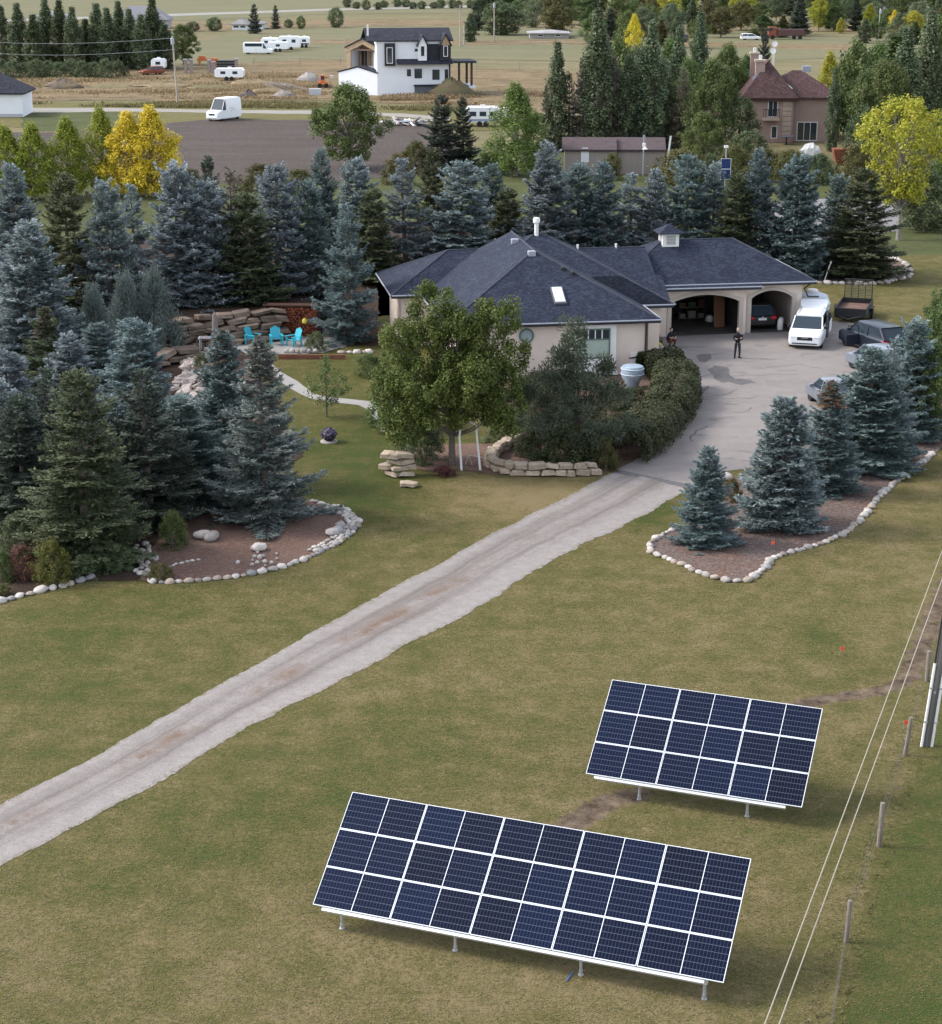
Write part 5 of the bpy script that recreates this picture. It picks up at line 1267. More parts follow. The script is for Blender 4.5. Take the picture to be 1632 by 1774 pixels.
def car(name, label, cat, loc, rz, L, W, H, col, belt=.62, hood=1.1, screen=.9, rear=.35, boot=0.0, zbot=.24, group=None, roof_drop=.0, r=.34, van=False, rails=False, mirror_col=None):
    """+x is forward; origin on the ground at the middle"""
    o = thing(name, label, cat, loc, rz, group)
    w = W / 2; f = L / 2; zb_ = H * belt
    hd = f - hood
    st = [(f, w * .84, zbot + .06, zb_ * .70), (f - .10, w * .95, zbot, zb_ * .82), (f - .45, w * .995, zbot - .02, zb_ * .92), (hd, w, zbot - .02, zb_), (-f + max(boot, .35), w, zbot - .02, zb_ * 1.02), (-f + .14, w * .97, zbot, zb_ * .99), (-f, w * .86, zbot + .12, zb_ * .90)]
    m_ = MB(); m_.loft(body_loft(st)); m_.build('body', col, o, smooth=True, bevel=.02)
    # greenhouse: glass house, painted roof and pillars
    x0, x1, x2, x3 = hd + .05, hd - screen, -f + boot + rear, -f + boot + .05
    wr = w * .80
    def ring(x, z, k): return [(x, -k, z), (x, k, z)]
    m_ = MB()
    zt = H - .05
    V_ = [(x0, -w*.90, zb_-.02), (x0, w*.90, zb_-.02), (x1, -wr, zt), (x1, wr, zt), (x2, -wr, zt - roof_drop), (x2, wr, zt - roof_drop), (x3, -w*.90, zb_), (x3, w*.90, zb_)]
    m_.add(V_, [(0,1,3,2), (2,3,5,4), (4,5,7,6), (0,2,4,6), (1,7,5,3), (0,6,7,1)])
    m_.build('glass', CGLASS, o)
    m_ = MB(); rr_ = []
    n = 6
    for i in range(n + 1):
        x = x1 + .06 + (x2 - x1 - .12) * i / n; zz = zt - roof_drop * i / n + .035 * math.sin(math.pi * i / n)
        rr_.append([(x, -wr - .02, zz - .035), (x, -wr * .85, zz + .028), (x, wr * .85, zz + .028), (x, wr + .02, zz - .035)])
    m_.loft(rr_); m_.build('roof_panel', col, o, smooth=True)
    for s in (-1, 1):
        m_ = MB(); m_.tube([(x0, s*w*.91, zb_-.02), (x1 + .04, s*(wr + .005), zt - .02)], .04, 6); m_.build('pillar', col, o)
        m_ = MB(); m_.tube([(x3, s*w*.91, zb_), (x2 - .03, s*(wr + .005), zt - roof_drop - .02)], .07, 6); m_.build('pillar', col, o)
        xm = (x1 + x2) / 2
        m_ = MB(); m_.tube([(xm, s*w*.945, zb_), (xm, s*(wr + .015), zt - .03)], .035, 6); m_.build('pillar', col if not van else DARKPL, o)
        m_ = MB(); m_.box(x0 - .42, x0 - .22, min(s*w*.98, s*(w + .2)), max(s*w*.98, s*(w + .2)), zb_ - .02, zb_ + .15); m_.build('mirror', mirror_col or col, o, bevel=.03)
        for px_ in (f - .88, -f + .92): wheel(o, px_, s * (w - .12), r)
        m_ = MB(); m_.box(-.55, hd - .15, min(s*(w-.01), s*(w+.006)), max(s*(w-.01), s*(w+.006)), zbot + .12, zb_ - .06); dd = m_.build('door', col, o)
        m_ = MB(); m_.box(-.42, -.22, min(s*w, s*(w+.035)), max(s*w, s*(w+.035)), zb_ - .16, zb_ - .12); m_.build('handle', DARKPL, dd)
        m_ = MB(); m_.box(f - .34, f + .004, min(s*w*.50, s*w*.86), max(s*w*.50, s*w*.86), zb_ * .60, zb_ * .74); m_.build('headlight', LAMP, o, bevel=.05)
        m_ = MB(); m_.box(-f - .012, -f + .22, min(s*w*.60, s*w*.985), max(s*w*.60, s*w*.985), zb_ * .74, zb_ * .95); m_.build('taillight', TAIL, o, bevel=.03)
        if rails:
            m_ = MB(); m_.tube([(x1 - .2, s*wr*.86, zt + .03), (x1 - .35, s*wr*.86, zt + .11), (x2 + .5, s*wr*.86, zt + .11), (x2 + .35, s*wr*.86, zt + .03)], .025, 6); m_.build('roof_rail', RIM, o)
    m_ = MB(); m_.box(f - .05, f + .015, -w * .46, w * .46, zb_ * .52, zb_ * .71); gr = m_.build('grille', DARKPL, o, bevel=.03)
    m_ = MB(); m_.box(f - .09, f + .012, -w * .74, w * .74, zbot + .10, zbot + .18); m_.build('lower_intake', DARKPL, o, bevel=.02)
    m_ = MB(); m_.box(-f - .02, -f + .02, -.26, .26, zb_ * .70, zb_ * .70 + .14); m_.build('licence_plate', TRIMW, o)
    return o
WHITE = paint('white', (.78, .79, .80)); DKBLUE = paint('dark_blue', (.022, .028, .042), .2); DKGREY = paint('dark_grey', (.030, .030, .034), .2); SILV = paint('silver', (.24, .27, .32), .4)
# white minivan, tailgate up and sliding door open
pa, pb = G(1368.5, 604), G(1418, 608)
fw = (G(1394, 606) - G(1417, 562.5)).normalized(); ang = math.atan2(fw.y, fw.x)
c_ = (pa + pb) / 2 - fw * 2.5
van = car('minivan', 'white minivan on the driveway with raised tailgate and open sliding door', 'minivan', c_, ang, 5.12, 2.0, 1.73, WHITE, .63, 1.05, 1.0, .22, 0, rails=True, van=True, mirror_col=DARKPL, r=.35)
gz = 1.70
m_ = MB(); m_.loft([[(-2.12, -.78, 1.70), (-2.12, .78, 1.70), (-2.12, .78, 1.76), (-2.12, -.78, 1.76)], [(-2.52, -.84, 1.96), (-2.52, .84, 1.96), (-2.55, .84, 2.02), (-2.55, -.84, 2.02)], [(-2.78, -.80, 2.06), (-2.78, .80, 2.06), (-2.84, .74, 2.11), (-2.84, -.74, 2.11)]]); tg = m_.build('tailgate', WHITE, van, smooth=True, bevel=.02)
m_ = MB(); m_.add([(-2.16, -.70, 1.70), (-2.16, .70, 1.70), (-2.50, .74, 1.94), (-2.50, -.74, 1.94)], [(0,1,2,3)]); m_.build('tailgate_glass', CGLASS, tg)
m_ = MB(); m_.box(-1.25, .05, .985, 1.012, .36, 1.62); m_.build('door_opening_shade', DARKPL, van)  # dark plate painted as the shaded cabin behind the open door
m_ = MB(); m_.loft([[(-2.42, 1.06, .36), (-1.18, 1.06, .36), (-1.18, 1.12, .36), (-2.42, 1.12, .36)], [(-2.42, 1.07, 1.08), (-1.18, 1.07, 1.08), (-1.18, 1.13, 1.08), (-2.42, 1.13, 1.08)]]); sd = m_.build('sliding_door', WHITE, van, bevel=.02)
m_ = MB(); m_.loft([[(-2.38, 1.06, 1.08), (-1.22, 1.06, 1.08), (-1.22, 1.11, 1.08), (-2.38, 1.11, 1.08)], [(-2.25, .92, 1.60), (-1.28, .92, 1.60), (-1.28, .97, 1.60), (-2.25, .97, 1.60)]]); m_.build('sliding_door_glass', CGLASS, sd)
m_ = MB(); m_.box(2.565, 2.585, -.20, .20, .70, .74); m_.build('grille_bar', RIM, van)
# dark car in the single garage bay, tail to the viewer
gx = (o2 + o3) / 2 - .55
gc = car('parked_car', 'dark hatchback parked tail out inside the single garage arch', 'car', HW(gx + .1, FB + 3.0, .022), HA + R(92), 4.4, 1.85, 1.55, DKGREY, .60, 1.0, .8, .5, .0)
m_ = MB(); m_.lathe([(.07, -.01), (.07, .02)], 14); m_.build('badge', RIM, gc, (-2.21, 0, .82), (0, R(-90), 0))
# cars at the right behind the spruces
sv_ = car('parked_car', 'dark blue car with its front door open beside the black trailer', 'car', G(1512, 606), R(112), 4.9, 1.9, 1.72, DKBLUE, .62, 1.1, .8, .7, .0)
m_ = MB(); m_.box(.05, .12, .96, 1.85, .40, 1.02); dd = m_.build('open_door', DKBLUE, sv_, bevel=.02)
m_ = MB(); m_.tube([(.09, .98, 1.02), (.09, 1.06, 1.58), (.09, 1.72, 1.55), (.09, 1.83, 1.02)], .03, 6); m_.build('window_frame', DARKPL, dd)
car('parked_car', 'silver blue car partly hidden behind the tall spruces, nearest the dark blue car', 'car', G(1522, 645), R(110), 4.6, 1.85, 1.58, SILV, .60, 1.05, .8, .8, .35)
car('parked_car', 'pale roofed car hidden behind the brown topped spruce of the right bed', 'car', G(1446, 704), R(100), 4.5, 1.82, 1.50, paint('pale_silver', (.20, .215, .25), .3), .60, 1.05, .8, .9, .55)
# black utility trailer with the mesh ramp gate up
tp = G(1472, 560)
tr = thing('utility_trailer', 'black utility trailer with its tall mesh ramp gate raised', 'trailer', tp, R(-18))
RUSTW = M('trailer_bed_wood', (.20, .115, .09), (.12, .075, .06), 2, .9)
m_ = MB(); m_.box(-.95, .95, 0, 3.8, .55, .62); m_.build('bed', RUSTW, tr)
for x0, x1, y0, y1 in ((-1.0, -.94, -.05, 3.85), (.94, 1.0, -.05, 3.85), (-.94, .94, 3.79, 3.85), (-.94, .94, -.05, .01)):
    m_ = MB(); m_.box(x0, x1, y0, y1, .40, .95); m_.build('side_rail', BLACKM, tr)
gt = MB(); gt.tube([(-.88, 3.9, .6), (-.88, 3.9, 2.15), (.88, 3.9, 2.15), (.88, 3.9, .6)], .045, 6); gto = gt.build('ramp_gate', BLACKM, tr)
for i in range(3):
    m_ = MB(); x = -.44 + i * .44; m_.tube([(x, 3.9, .62), (x, 3.9, 2.12)], .03, 6); m_.build('gate_bar', BLACKM, gto)
MESHM = M('gate_mesh', (.13, .125, .09), (.09, .09, .06), 40, .8)
for i in range(4):
    m_ = MB(); x = -.88 + i * .44
    for k in range(14):
        z = .68 + k * .105; m_.box(x + .05, x + .39, 3.89, 3.905, z, z + .05)
    mo = m_.build('mesh_panel', MESHM, gto); mo['kind'] = 'stuff'
for s in (-1, 1):
    for y in (1.5, 2.3): wheel(tr, s * 1.12, y, .32, .2) if False else None
    t = MB(); t.lathe([(.2, -.1), (.32, -.1), (.33, 0), (.32, .1), (.2, .1)], 16); t.build('wheel', TYRE, tr, (s * 1.13, 2.0, .33), (0, R(90), 0), smooth=True)
    m_ = MB(); m_.box(min(s*1.0, s*1.27), max(s*1.0, s*1.27), 1.5, 2.5, .70, .74); m_.build('mudguard', BLACKM, tr)
m_ = MB(); m_.tube([(-.8, 0, .5), (0, -1.3, .5), (.8, 0, .5)], .05, 6); m_.build('drawbar', BLACKM, tr)
# ---------------------------------------------------------------- people
SKIN = M('skin', (.50, .32, .24), None, rough=.6)
BLACKC = M('black_cloth', (.014, .014, .018), (.022, .022, .026), 8, .9)
JEANS = M('dark_trousers', (.030, .032, .040), (.020, .021, .027), 8, .9)
REDBR = M('rust_trousers', (.17, .065, .042), (.12, .045, .03), 6, .9)
HAIRG = M('grey_hair', (.38, .33, .29), None, rough=.8)
HAIRD = M('dark_hair', (.02, .016, .014), None, rough=.7)
def skinned(name, verts, edges, rads, mat, parent, root=0, sub=1):
    me = bpy.data.meshes.new(name); me.from_pydata(verts, edges, []); me.materials.append(mat)
    o = link(name, me, parent)
    sk = o.modifiers.new('skin', 'SKIN'); sk.use_smooth_shade = True
    for i, v in enumerate(me.skin_vertices[0].data):
        r = rads[i]; v.radius = (r, r) if not hasattr(r, '__len__') else r; v.use_root = (i == root)
    sb = o.modifiers.new('sub', 'SUBSURF'); sb.levels = sub; sb.render_levels = sub
    return o
def limb(o, name, pts, rads, mat):
    v = [tuple(p) for p in pts]; return skinned(name, v, [(i, i + 1) for i in range(len(v) - 1)], rads, mat, o)
def head_parts(o, hx, hz, hair, bald=False, hy=0):
    """face towards -y; head centre (hx, hy, hz)"""
    m_ = MB()
    prof = []
    n = 14
    rings = []
    for i in range(9):
        t = i / 8; z = -.125 + .25 * t; k = math.sin(math.pi * (.12 + .84 * t)) ** .6
        rings.append([(hx + .078 * k * math.cos(a), hy + (.098 * k - (.012 if t < .35 else 0)) * math.sin(a), hz + z) for a in [2*math.pi*j/n for j in range(n)]])
    m_.loft(rings); hd = m_.build('head', SKIN, o, smooth=True)
    m_ = MB(); m_.add([(hx - .014, hy - .09, hz + .015), (hx + .014, hy - .09, hz + .015), (hx + .018, hy - .092, hz - .03), (hx - .018, hy - .092, hz - .03), (hx, hy - .122, hz - .025)], [(0,1,4), (1,2,4), (2,3,4), (3,0,4)]); m_.build('nose', SKIN, hd)
    for s in (-1, 1):
        m_ = MB(); m_.lathe([(.004, -.004), (.012, 0), (.004, .004)], 8); m_.build('eye', DARKPL, hd, (hx + s * .030, hy - .092, hz + .012), (R(90), 0, 0))
        m_ = MB(); m_.lathe([(.008, -.012), (.022, 0), (.008, .012)], 8); m_.build('ear', SKIN, hd, (hx + s * .080, hy + .005, hz), (0, R(90), 0))
    m_ = MB(); m_.box(hx - .022, hx + .022, hy - .0945, hy - .088, hz - .062, hz - .052); m_.build('mouth', M('lips', (.30, .13, .11), None), hd)
    m_ = MB(); rings = []
    for i in range(6):
        t = i / 5; z = .02 + .115 * t; k = math.sin(math.pi * (.5 + .46 * t)) ** .6
        rings.append([(hx + .088 * k * math.cos(a), hy + .012 + .102 * k * math.sin(a) if math.sin(a) > -.4 or t > .45 else hy - .05, hz + z) for a in [2*math.pi*j/n for j in range(n)]])
    m_.loft(rings); m_.build('hair', hair, o, smooth=True)
def hand(o, base, d, side, s=1.0):
    """palm, four unequal bent fingers and a thumb"""
    d = Vector(d).normalized(); u = Vector(side).normalized(); nn = d.cross(u)
    b = Vector(base); vs = [b, b + d * .045 * s, b + d * .085 * s]; ed = [(0, 1), (1, 2)]; rd = [.026, (.040, .020), (.040, .018)]
    for k, (off, ln) in enumerate(((-.030, .065), (-.010, .078), (.010, .072), (.029, .055))):
        i = len(vs); a = b + d * .085 * s + u * off * s
        vs += [a, a + d * ln * .55 * s, a + d * ln * .85 * s + nn * .022 * s]; ed += [(2, i), (i, i + 1), (i + 1, i + 2)]; rd += [.0105, .0095, .008]
    i = len(vs); a = b + d * .03 * s - u * .035 * s; vs += [a, a + d * .035 * s - u * .022 * s, a + d * .062 * s - u * .02 * s]; ed += [(1, i), (i, i + 1), (i + 1, i + 2)]; rd += [.013, .011, .009]
    return skinned('hand', [tuple(v) for v in vs], ed, rd, SKIN, o, 0, 1)
def shoe(o, x, y, a, z=0):
    m_ = MB(); c, s = math.cos(a), math.sin(a)
    prof = [(.10, .05, .11), (.04, .05, .10), (-.06, .052, .07), (-.13, .05, .05), (-.17, .03, .035)]
    rings = []
    for yy, w, h in prof:
        ring = [(-w, yy, 0), (w, yy, 0), (w * .9, yy, h), (-w * .9, yy, h)]
        rings.append([(x + p[0] * c - p[1] * s, y + p[0] * s + p[1] * c, z + p[2] + .001) for p in ring])
    m_.loft(rings); m_.build('shoe', DARKPL, o, smooth=True)
# standing man with folded arms
pm = thing('person', 'standing person in black top and dark trousers with arms folded on the driveway', 'person', G(1277, 620.5), R(8))
limb(pm, 'torso', [(0, 0, .88), (0, .01, 1.05), (0, .01, 1.25), (0, .01, 1.40), (0, .005, 1.48), (0, -.005, 1.56)], [(.17, .12), (.165, .115), (.20, .125), (.19, .11), (.075, .07), (.052, .055)], BLACKC)
for s in (-1, 1):
    limb(pm, 'trouser_leg', [(s*.085, 0, .93), (s*.10, 0, .80), (s*.125, -.01, .50), (s*.145, .015, .10)], [.105, .098, .075, .06], JEANS)
    shoe(pm, s*.15, -.01, s * .35)
limb(pm, 'sleeve', [(.19, .01, 1.40), (.245, -.01, 1.27), (.25, -.05, 1.10), (.10, -.19, 1.13), (-.06, -.20, 1.17)], [.062, .056, .048, .042, .036], BLACKC)
limb(pm, 'sleeve', [(-.19, .01, 1.40), (-.245, -.01, 1.27), (-.25, -.05, 1.10), (-.10, -.155, 1.16), (.06, -.165, 1.20)], [.062, .056, .048, .042, .036], BLACKC)
hand(pm, (-.08, -.205, 1.175), (-1, .15, .25), (0, 0, 1)); hand(pm, (.08, -.17, 1.205), (1, .2, .1), (0, 0, 1))
head_parts(pm, 0, 1.665, HAIRG)
# crouching man by the entry
pc = thing('person', 'person in a black top and rust coloured trousers crouching at the garage corner', 'person', G(1160, 600.5), R(38))
limb(pc, 'torso', [(0, .12, .30), (0, .10, .48), (0, .02, .66), (0, -.04, .80), (0, -.06, .88), (0, -.08, .94)], [(.17, .13), (.17, .125), (.19, .125), (.18, .11), (.075, .07), (.052, .055)], BLACKC)
for s in (-1, 1):
    limb(pc, 'trouser_leg', [(s*.09, .10, .28), (s*.16, -.16, .42), (s*.20, -.34, .50), (s*.19, -.26, .30), (s*.18, -.18, .09)], [.11, .10, .082, .07, .055], REDBR)
    shoe(pc, s*.18, -.20, s * .2)
    limb(pc, 'sleeve', [(s*.19, -.03, .80), (s*.25, -.12, .68), (s*.255, -.20, .62)], [.06, .054, .046], BLACKC)
    limb(pc, 'forearm', [(s*.25, -.19, .625), (s*.18, -.32, .60), (s*.07, -.42, .60)], [.042, .038, .03], SKIN)
    hand(pc, (s*.06, -.43, .60), (-s, -.3, -.1), (0, 0, 1))
head_parts(pc, 0, 1.05, HAIRD, hy=-.10)
# ---------------------------------------------------------------- neighbours' buildings
class Frame:
    def __init__(s, o, ang): s.o = Vector((o.x, o.y, 0)); s.a = ang; s.e = Vector((math.cos(ang), math.sin(ang), 0)); s.n = Vector((-math.sin(ang), math.cos(ang), 0))
    def loc(s, px, py, b=0.0):
        r = Vector(((px - PW/2)/FPX, _c - (py - PH/2)/FPX*_s, -_s - (py - PH/2)/FPX*_c)); C0 = Vector((0, 0, CAM_H)) - s.o
        q = C0 + r * ((b - C0.dot(s.n)) / r.dot(s.n)); return q.dot(s.e), q.z
    def rect(s, px0, px1, py0, py1, b=0.0):
        a0, z1 = s.loc(px0, (py0), b); a1, z0 = s.loc(px1, py1, b); _, z1b = s.loc((px0+px1)/2, py0, b); return a0, a1, z0, z1b
    def W(s, a, b, z=0): return s.o + s.e * a + s.n * b + Vector((0, 0, z))
def gable_roof(parent, a0, a1, b0, b1, z0, zr, mat, along='a', name='roof', th=.15, over=.4):
    m_ = MB()
    if along == 'a':
        bm = (b0 + b1) / 2; m_.prism([(b0 - over, z0 - .1), (bm, zr), (b1 + over, z0 - .1), (b1 + over, z0 - .1 - th), (bm, zr - th), (b0 - over, z0 - .1 - th)], 0, a0 - over, a1 + over)
    else:
        am = (a0 + a1) / 2; m_.prism([(a0 - over, z0 - .1), (am, zr), (a1 + over, z0 - .1), (a1 + over, z0 - .1 - th), (am, zr - th), (a0 - over, z0 - .1 - th)], 1, b0 - over, b1 + over)
    return m_.build(name, mat, parent)
def hip_roof(parent, a0, a1, b0, b1, z0, zr, mat, name='roof', th=.2, over=.5):
    a0 -= over; a1 += over; b0 -= over; b1 += over; h = min(a1 - a0, b1 - b0) / 2
    m_ = MB()
    if a1 - a0 >= b1 - b0: rl, rr = (a0 + h, (b0+b1)/2, zr), (a1 - h + .01, (b0+b1)/2, zr); F_ = [(0,1,5,4), (2,3,4,5), (3,0,4), (1,2,5)]
    else: rl, rr = ((a0+a1)/2, b0 + h, zr), ((a0+a1)/2, b1 - h + .01, zr); F_ = [(3,0,4,5), (1,2,5,4), (0,1,4), (2,3,5)]
    m_.add([(a0,b0,z0),(a1,b0,z0),(a1,b1,z0),(a0,b1,z0), rl, rr, (a0,b0,z0-th),(a1,b0,z0-th),(a1,b1,z0-th),(a0,b1,z0-th)], F_ + [(0,6,7,1),(1,7,8,2),(2,8,9,3),(3,9,6,0),(6,9,8,7)])
    return m_.build(name, mat, parent)
def box_part(parent, name, mat, *b, bevel=0.0):
    m_ = MB(); m_.box(*b); return m_.build(name, mat, parent, bevel=bevel)
def win(parent, r, b, frame=None, mull=0):
    a0, a1, z0, z1 = r
    return window(a0, a1, z0, z1, b, frame or TRIMW, GLASSD, mull, min(.09, (a1 - a0) * .15), None, parent)
WHITEW = M('house_wrap_white', (.74, .75, .77), (.70, .71, .73), .6, .7)
BLACKS = M('black_siding', (.022, .023, .03), (.03, .031, .04), 2, .7)
OSB = M('osb_board', (.42, .31, .20), (.34, .25, .16), 3, .85)
ROOFD = shingle_mat('shingles_black', (.020, .021, .030), (.032, .034, .045), (.05, .052, .064))
# --- white house under construction
fB = Frame(G(654, 165.4), R(9))
wh = thing('house_under_construction', 'tall white house under construction with black roof and unfinished open gable', 'house', fB.o, R(9))
aR = fB.loc(779, 130)[0]; zE = fB.loc(700, 70)[1]; zBand = fB.loc(720, 106)[1]
DEP = 8.5
box_part(wh, 'wall', WHITEW, 0, aR, 0, DEP, 0, zE)
zR = zat(fB.W(5, DEP/2).y, 48)
gable_roof(wh, -1.2, aR + .2, 0, DEP, zE + .1, zR, ROOFD, over=.35)
# first floor band roof
m_ = MB(); a0 = fB.loc(687, 106)[0]; m_.prism([(-1.3, zBand - .25), (-.02, zBand + .35), (-.02, zBand - .1), (-1.3, zBand - .4)], 0, a0, aR + .3); m_.build('porch_roof', ROOFD, wh)
# black upper bay and dormers
a0, a1, z0, z1 = fB.rect(739, 764, 76, 104); box_part(wh, 'black_siding', BLACKS, a0, a1, -.12, -.004, z0, z1)
for x0, x1, pk in ((725, 739.5, 60), (764, 780, 57)):
    a0, a1, z0, z1 = fB.rect(x0, x1, 78, 105, -.9); zp = fB.loc((x0+x1)/2, pk, -.9)[1]
    box_part(wh, 'dormer_wall', WHITEW if x0 < 730 else BLACKS, a0, a1, -.9, -.005, z0, z1)
    m_ = MB(); m_.prism([(a0, z1 - .02), ((a0+a1)/2, zp - .25), (a1, z1 - .02)], 1, -.88, 3); m_.build('dormer_gable', WHITEW if x0 < 730 else OSB, wh)
    gable_roof(wh, a0, a1, -.9, 3.2, z1, zp, ROOFD, 'b', 'dormer_roof', .12, .28)
    am = (a0 + a1) / 2; win(wh, (am - .35, am + .35, z0 + .6, z1 - .1), -.9)
    if x0 > 730:
        for q in (a0 + .05, a1 - .05): box_part(wh, 'corner_board', BLACKS, q - .14, q + .14, -.98, -.902, z0, z1)
for r, mu in (((705, 712, 120, 132), 0), ((718, 731, 119, 135.5), 1), ((749, 761.5, 120.5, 138), 1), ((770.5, 776.5, 120, 142), 0), ((718.5, 725, 84.5, 89), 0)):
    win(wh, fB.rect(*r), -.004, BLACKS, mu)
r = fB.rect(666.5, 685, 75, 114, -.5); box_part(wh, 'black_bay', BLACKS, r[0], r[1], -.5, -.006, r[2], r[3]); win(wh, fB.rect(669.5, 680.5, 82, 110, -.5), -.502)
r = fB.rect(718, 757, 148, 163); box_part(wh, 'basement_opening_shade', M('basement_shade', (.12, .125, .14), None, rough=.8), r[0], r[1], -.03, -.004, max(0, r[2]), r[3]); box_part(wh, 'lintel', BLACKS, r[0] - .1, r[1] + .1, -.25, -.033, r[3] - .1, r[3] + .15)  # flat grey panel, the basement's shade put into its colour
box_part(wh, 'black_siding', BLACKS, aR - .1, aR + .12, -.1, DEP, 0, zE)
# deck roof on posts at the right
a1 = fB.loc(823, 107)[0]; zd = fB.loc(800, 107)[1]
box_part(wh, 'deck_roof', BLACKS, aR + .13, a1, -1.4, 4.5, zd - .12, zd + .2)
for q, b in ((a1 - .7, -1.0), (aR + 1.3, -1.0), (a1 - .7, 3.8)): box_part(wh, 'deck_post', M('post_brown', (.06, .035, .03), None), q - .16, q + .16, b - .16, b + .16, 1.4, zd - .12)
box_part(wh, 'deck', WHITEW, aR + .13, a1 - .1, -1.3, 4.4, 1.0, 1.4)
# left wing turned away: low white gable, open framed gable above
fA = Frame(fB.o, R(-27))
lw = thing('wing_pivot', None, None, (0, 0, 0), R(-36)); lw.parent = wh
for k_ in ('label', 'category'):
    if k_ in lw: del lw[k_]
lw.name = 'garage_wing'
aL = fA.loc(587, 150)[0]; z1 = fA.loc(640, 127.5)[1]; zp = fA.loc(622, 117)[1]
m_ = MB(); m_.prism([(aL, 0), (0, 0), (0, z1), (aL / 2, zp), (aL, z1)], 1, 0.003, 7.5); m_.build('wall', WHITEW, lw)
for s0, s1 in (((0.15, z1 + .02), (aL / 2, zp + .08)), ((aL / 2, zp + .08), (aL - .2, z1 + .02))):
    m_ = MB(); m_.prism([s0, s1, (s1[0], s1[1] + .16), (s0[0], s0[1] + .16)], 1, -.1, 2.2); m_.build('roof_edge', ROOFD, lw)
z2 = fA.loc(630, 84, 2.2)[1]; zq = fA.loc(627, 68, 2.2)[1]; u0 = fA.loc(600, 90, 2.2)[0]; u1 = fA.loc(657, 90, 2.2)[0]
for a0, a1 in ((u0, u0 + .75), (u1 - .75, u1)): box_part(lw, 'sheathing', OSB, a0, a1, 2.2, 2.45, z1 - .3, z2)
am = (u0 + u1) / 2
for s0, s1 in (((u0 - .2, z2), (am, zq)), ((am, zq), (u1 + .2, z2))):
    m_ = MB(); m_.prism([s0, s1, (s1[0], s1[1] - .75), (s0[0], s0[1] - .75)], 1, 2.15, 2.45); m_.build('gable_board', OSB, lw)
    m_ = MB(); m_.prism([(s0[0], s0[1] + .02), (s1[0], s1[1] + .02), (s1[0], s1[1] + .2), (s0[0], s0[1] + .2)], 1, 2.0, 8.5); m_.build('roof', ROOFD, lw)
box_part(lw, 'back_wall', OSB, u0 + .3, u1 - .3, 5.2, 5.4, z1 - .4, z2 + .4)
for a0, a1 in ((u0 + .2, u0 + .4), (u1 - .4, u1 - .2)): box_part(lw, 'side_wall', WHITEW, a0, a1, 2.46, 7.5, z1 - .4, z2)
for a0, a1 in ((u0 + 1.0, u0 + 1.9), (u1 - 2.0, u1 - 1.1)): box_part(lw, 'opening_shade', BLACKS, a0, a1, 5.1, 5.19, z1 + .6, z2 - .3)  # black panels painted as the darkness behind gaps in the back wall
box_part(lw, 'beam', M('stud_wood', (.16, .11, .08), None), u0 + .76, u1 - .76, 2.3, 2.5, z2 - .35, z2 - .1)
for k in range(4): box_part(lw, 'stud', MATS['stud_wood'], u0 + 1.0 + k * 1.0, u0 + 1.12 + k * 1.0, 4.2, 4.3, z1 - .2, z2 - .4)
box_part(wh, 'flue_pipe', TRIMW, *(lambda a: (a - .12, a + .12))(fB.loc(639, 60)[0]), 1.4, 1.64, zE + .3, zE + 2.3)
# --- brown house
BRW = M('stucco_brown', (.37, .265, .225), (.34, .24, .20), 1, .9)
BRR = shingle_mat('shingles_brown', (.058, .032, .032), (.086, .050, .048), (.115, .072, .068))
fH = Frame(G(1346, 247), R(-4))
bh = thing('brown_house', 'brown stucco house with maroon roof, two chimneys and a small balcony', 'house', fH.o, R(-4))
aL, aM, aRt = fH.loc(1289, 200)[0], fH.loc(1374, 200)[0], fH.loc(1446, 200, 1.2)[0]
zE = fH.loc(1330, 169)[1]
box_part(bh, 'wall', BRW, aL, aM, 0, 9, 0, zE); box_part(bh, 'wall', BRW, aM + .003, aRt, 1.2, 9.5, 0, zE - .05)
zR = zat(fH.W(0, 4.5).y, 103); hip_roof(bh, aL, aM, 0, 9, zE, zR, BRR)
zR2 = zat(fH.W(4, 5).y, 122); hip_roof(bh, aM - 4, aRt + .4, 1.2, 9.5, zE - .03, zR2, BRR)
box_part(bh, 'fascia', M('fascia_maroon', (.05, .022, .022), None), aL - .5, aM + .5, -.53, -.503, zE - .35, zE - .02)
STONEB = M('quoin_stone', (.46, .37, .29), (.40, .31, .24), 2, .9)
for k in range(7):
    a0, a1, z0, z1 = fH.rect(1357, 1369, 175, 236); hh = (z1 - z0) / 7
    box_part(bh, 'quoin', STONEB, a0, a1, -.12, -.004, z0 + k * hh + .03, z0 + (k + 1) * hh - .03)
r = fH.rect(1331, 1347, 174, 203); win(bh, r, -.004, TRIMW, 1)
r = fH.rect(1323, 1350, 189, 209, -.8)
bl = box_part(bh, 'balcony', STONEB, r[0], r[1], -1.0, -.004, r[2], r[2] + .3)
box_part(bl, 'railing', BLACKM, r[0], r[1], -1.0, -.95, r[3] - .08, r[3])
for k in range(8):
    q = r[0] + (r[1] - r[0]) * k / 7; box_part(bl, 'baluster', BLACKM, q - .025, q + .025, -.99, -.96, r[2] + .3, r[3] - .08)
r = fH.rect(1336, 1346, 218, 240); win(bh, r, -.004, TRIMW)
r = fH.rect(1373, 1377, 175, 192, 0); 
r = fH.rect(1381, 1415, 211, 244, 1.2); win(bh, r, 1.196, TRIMW, 2)
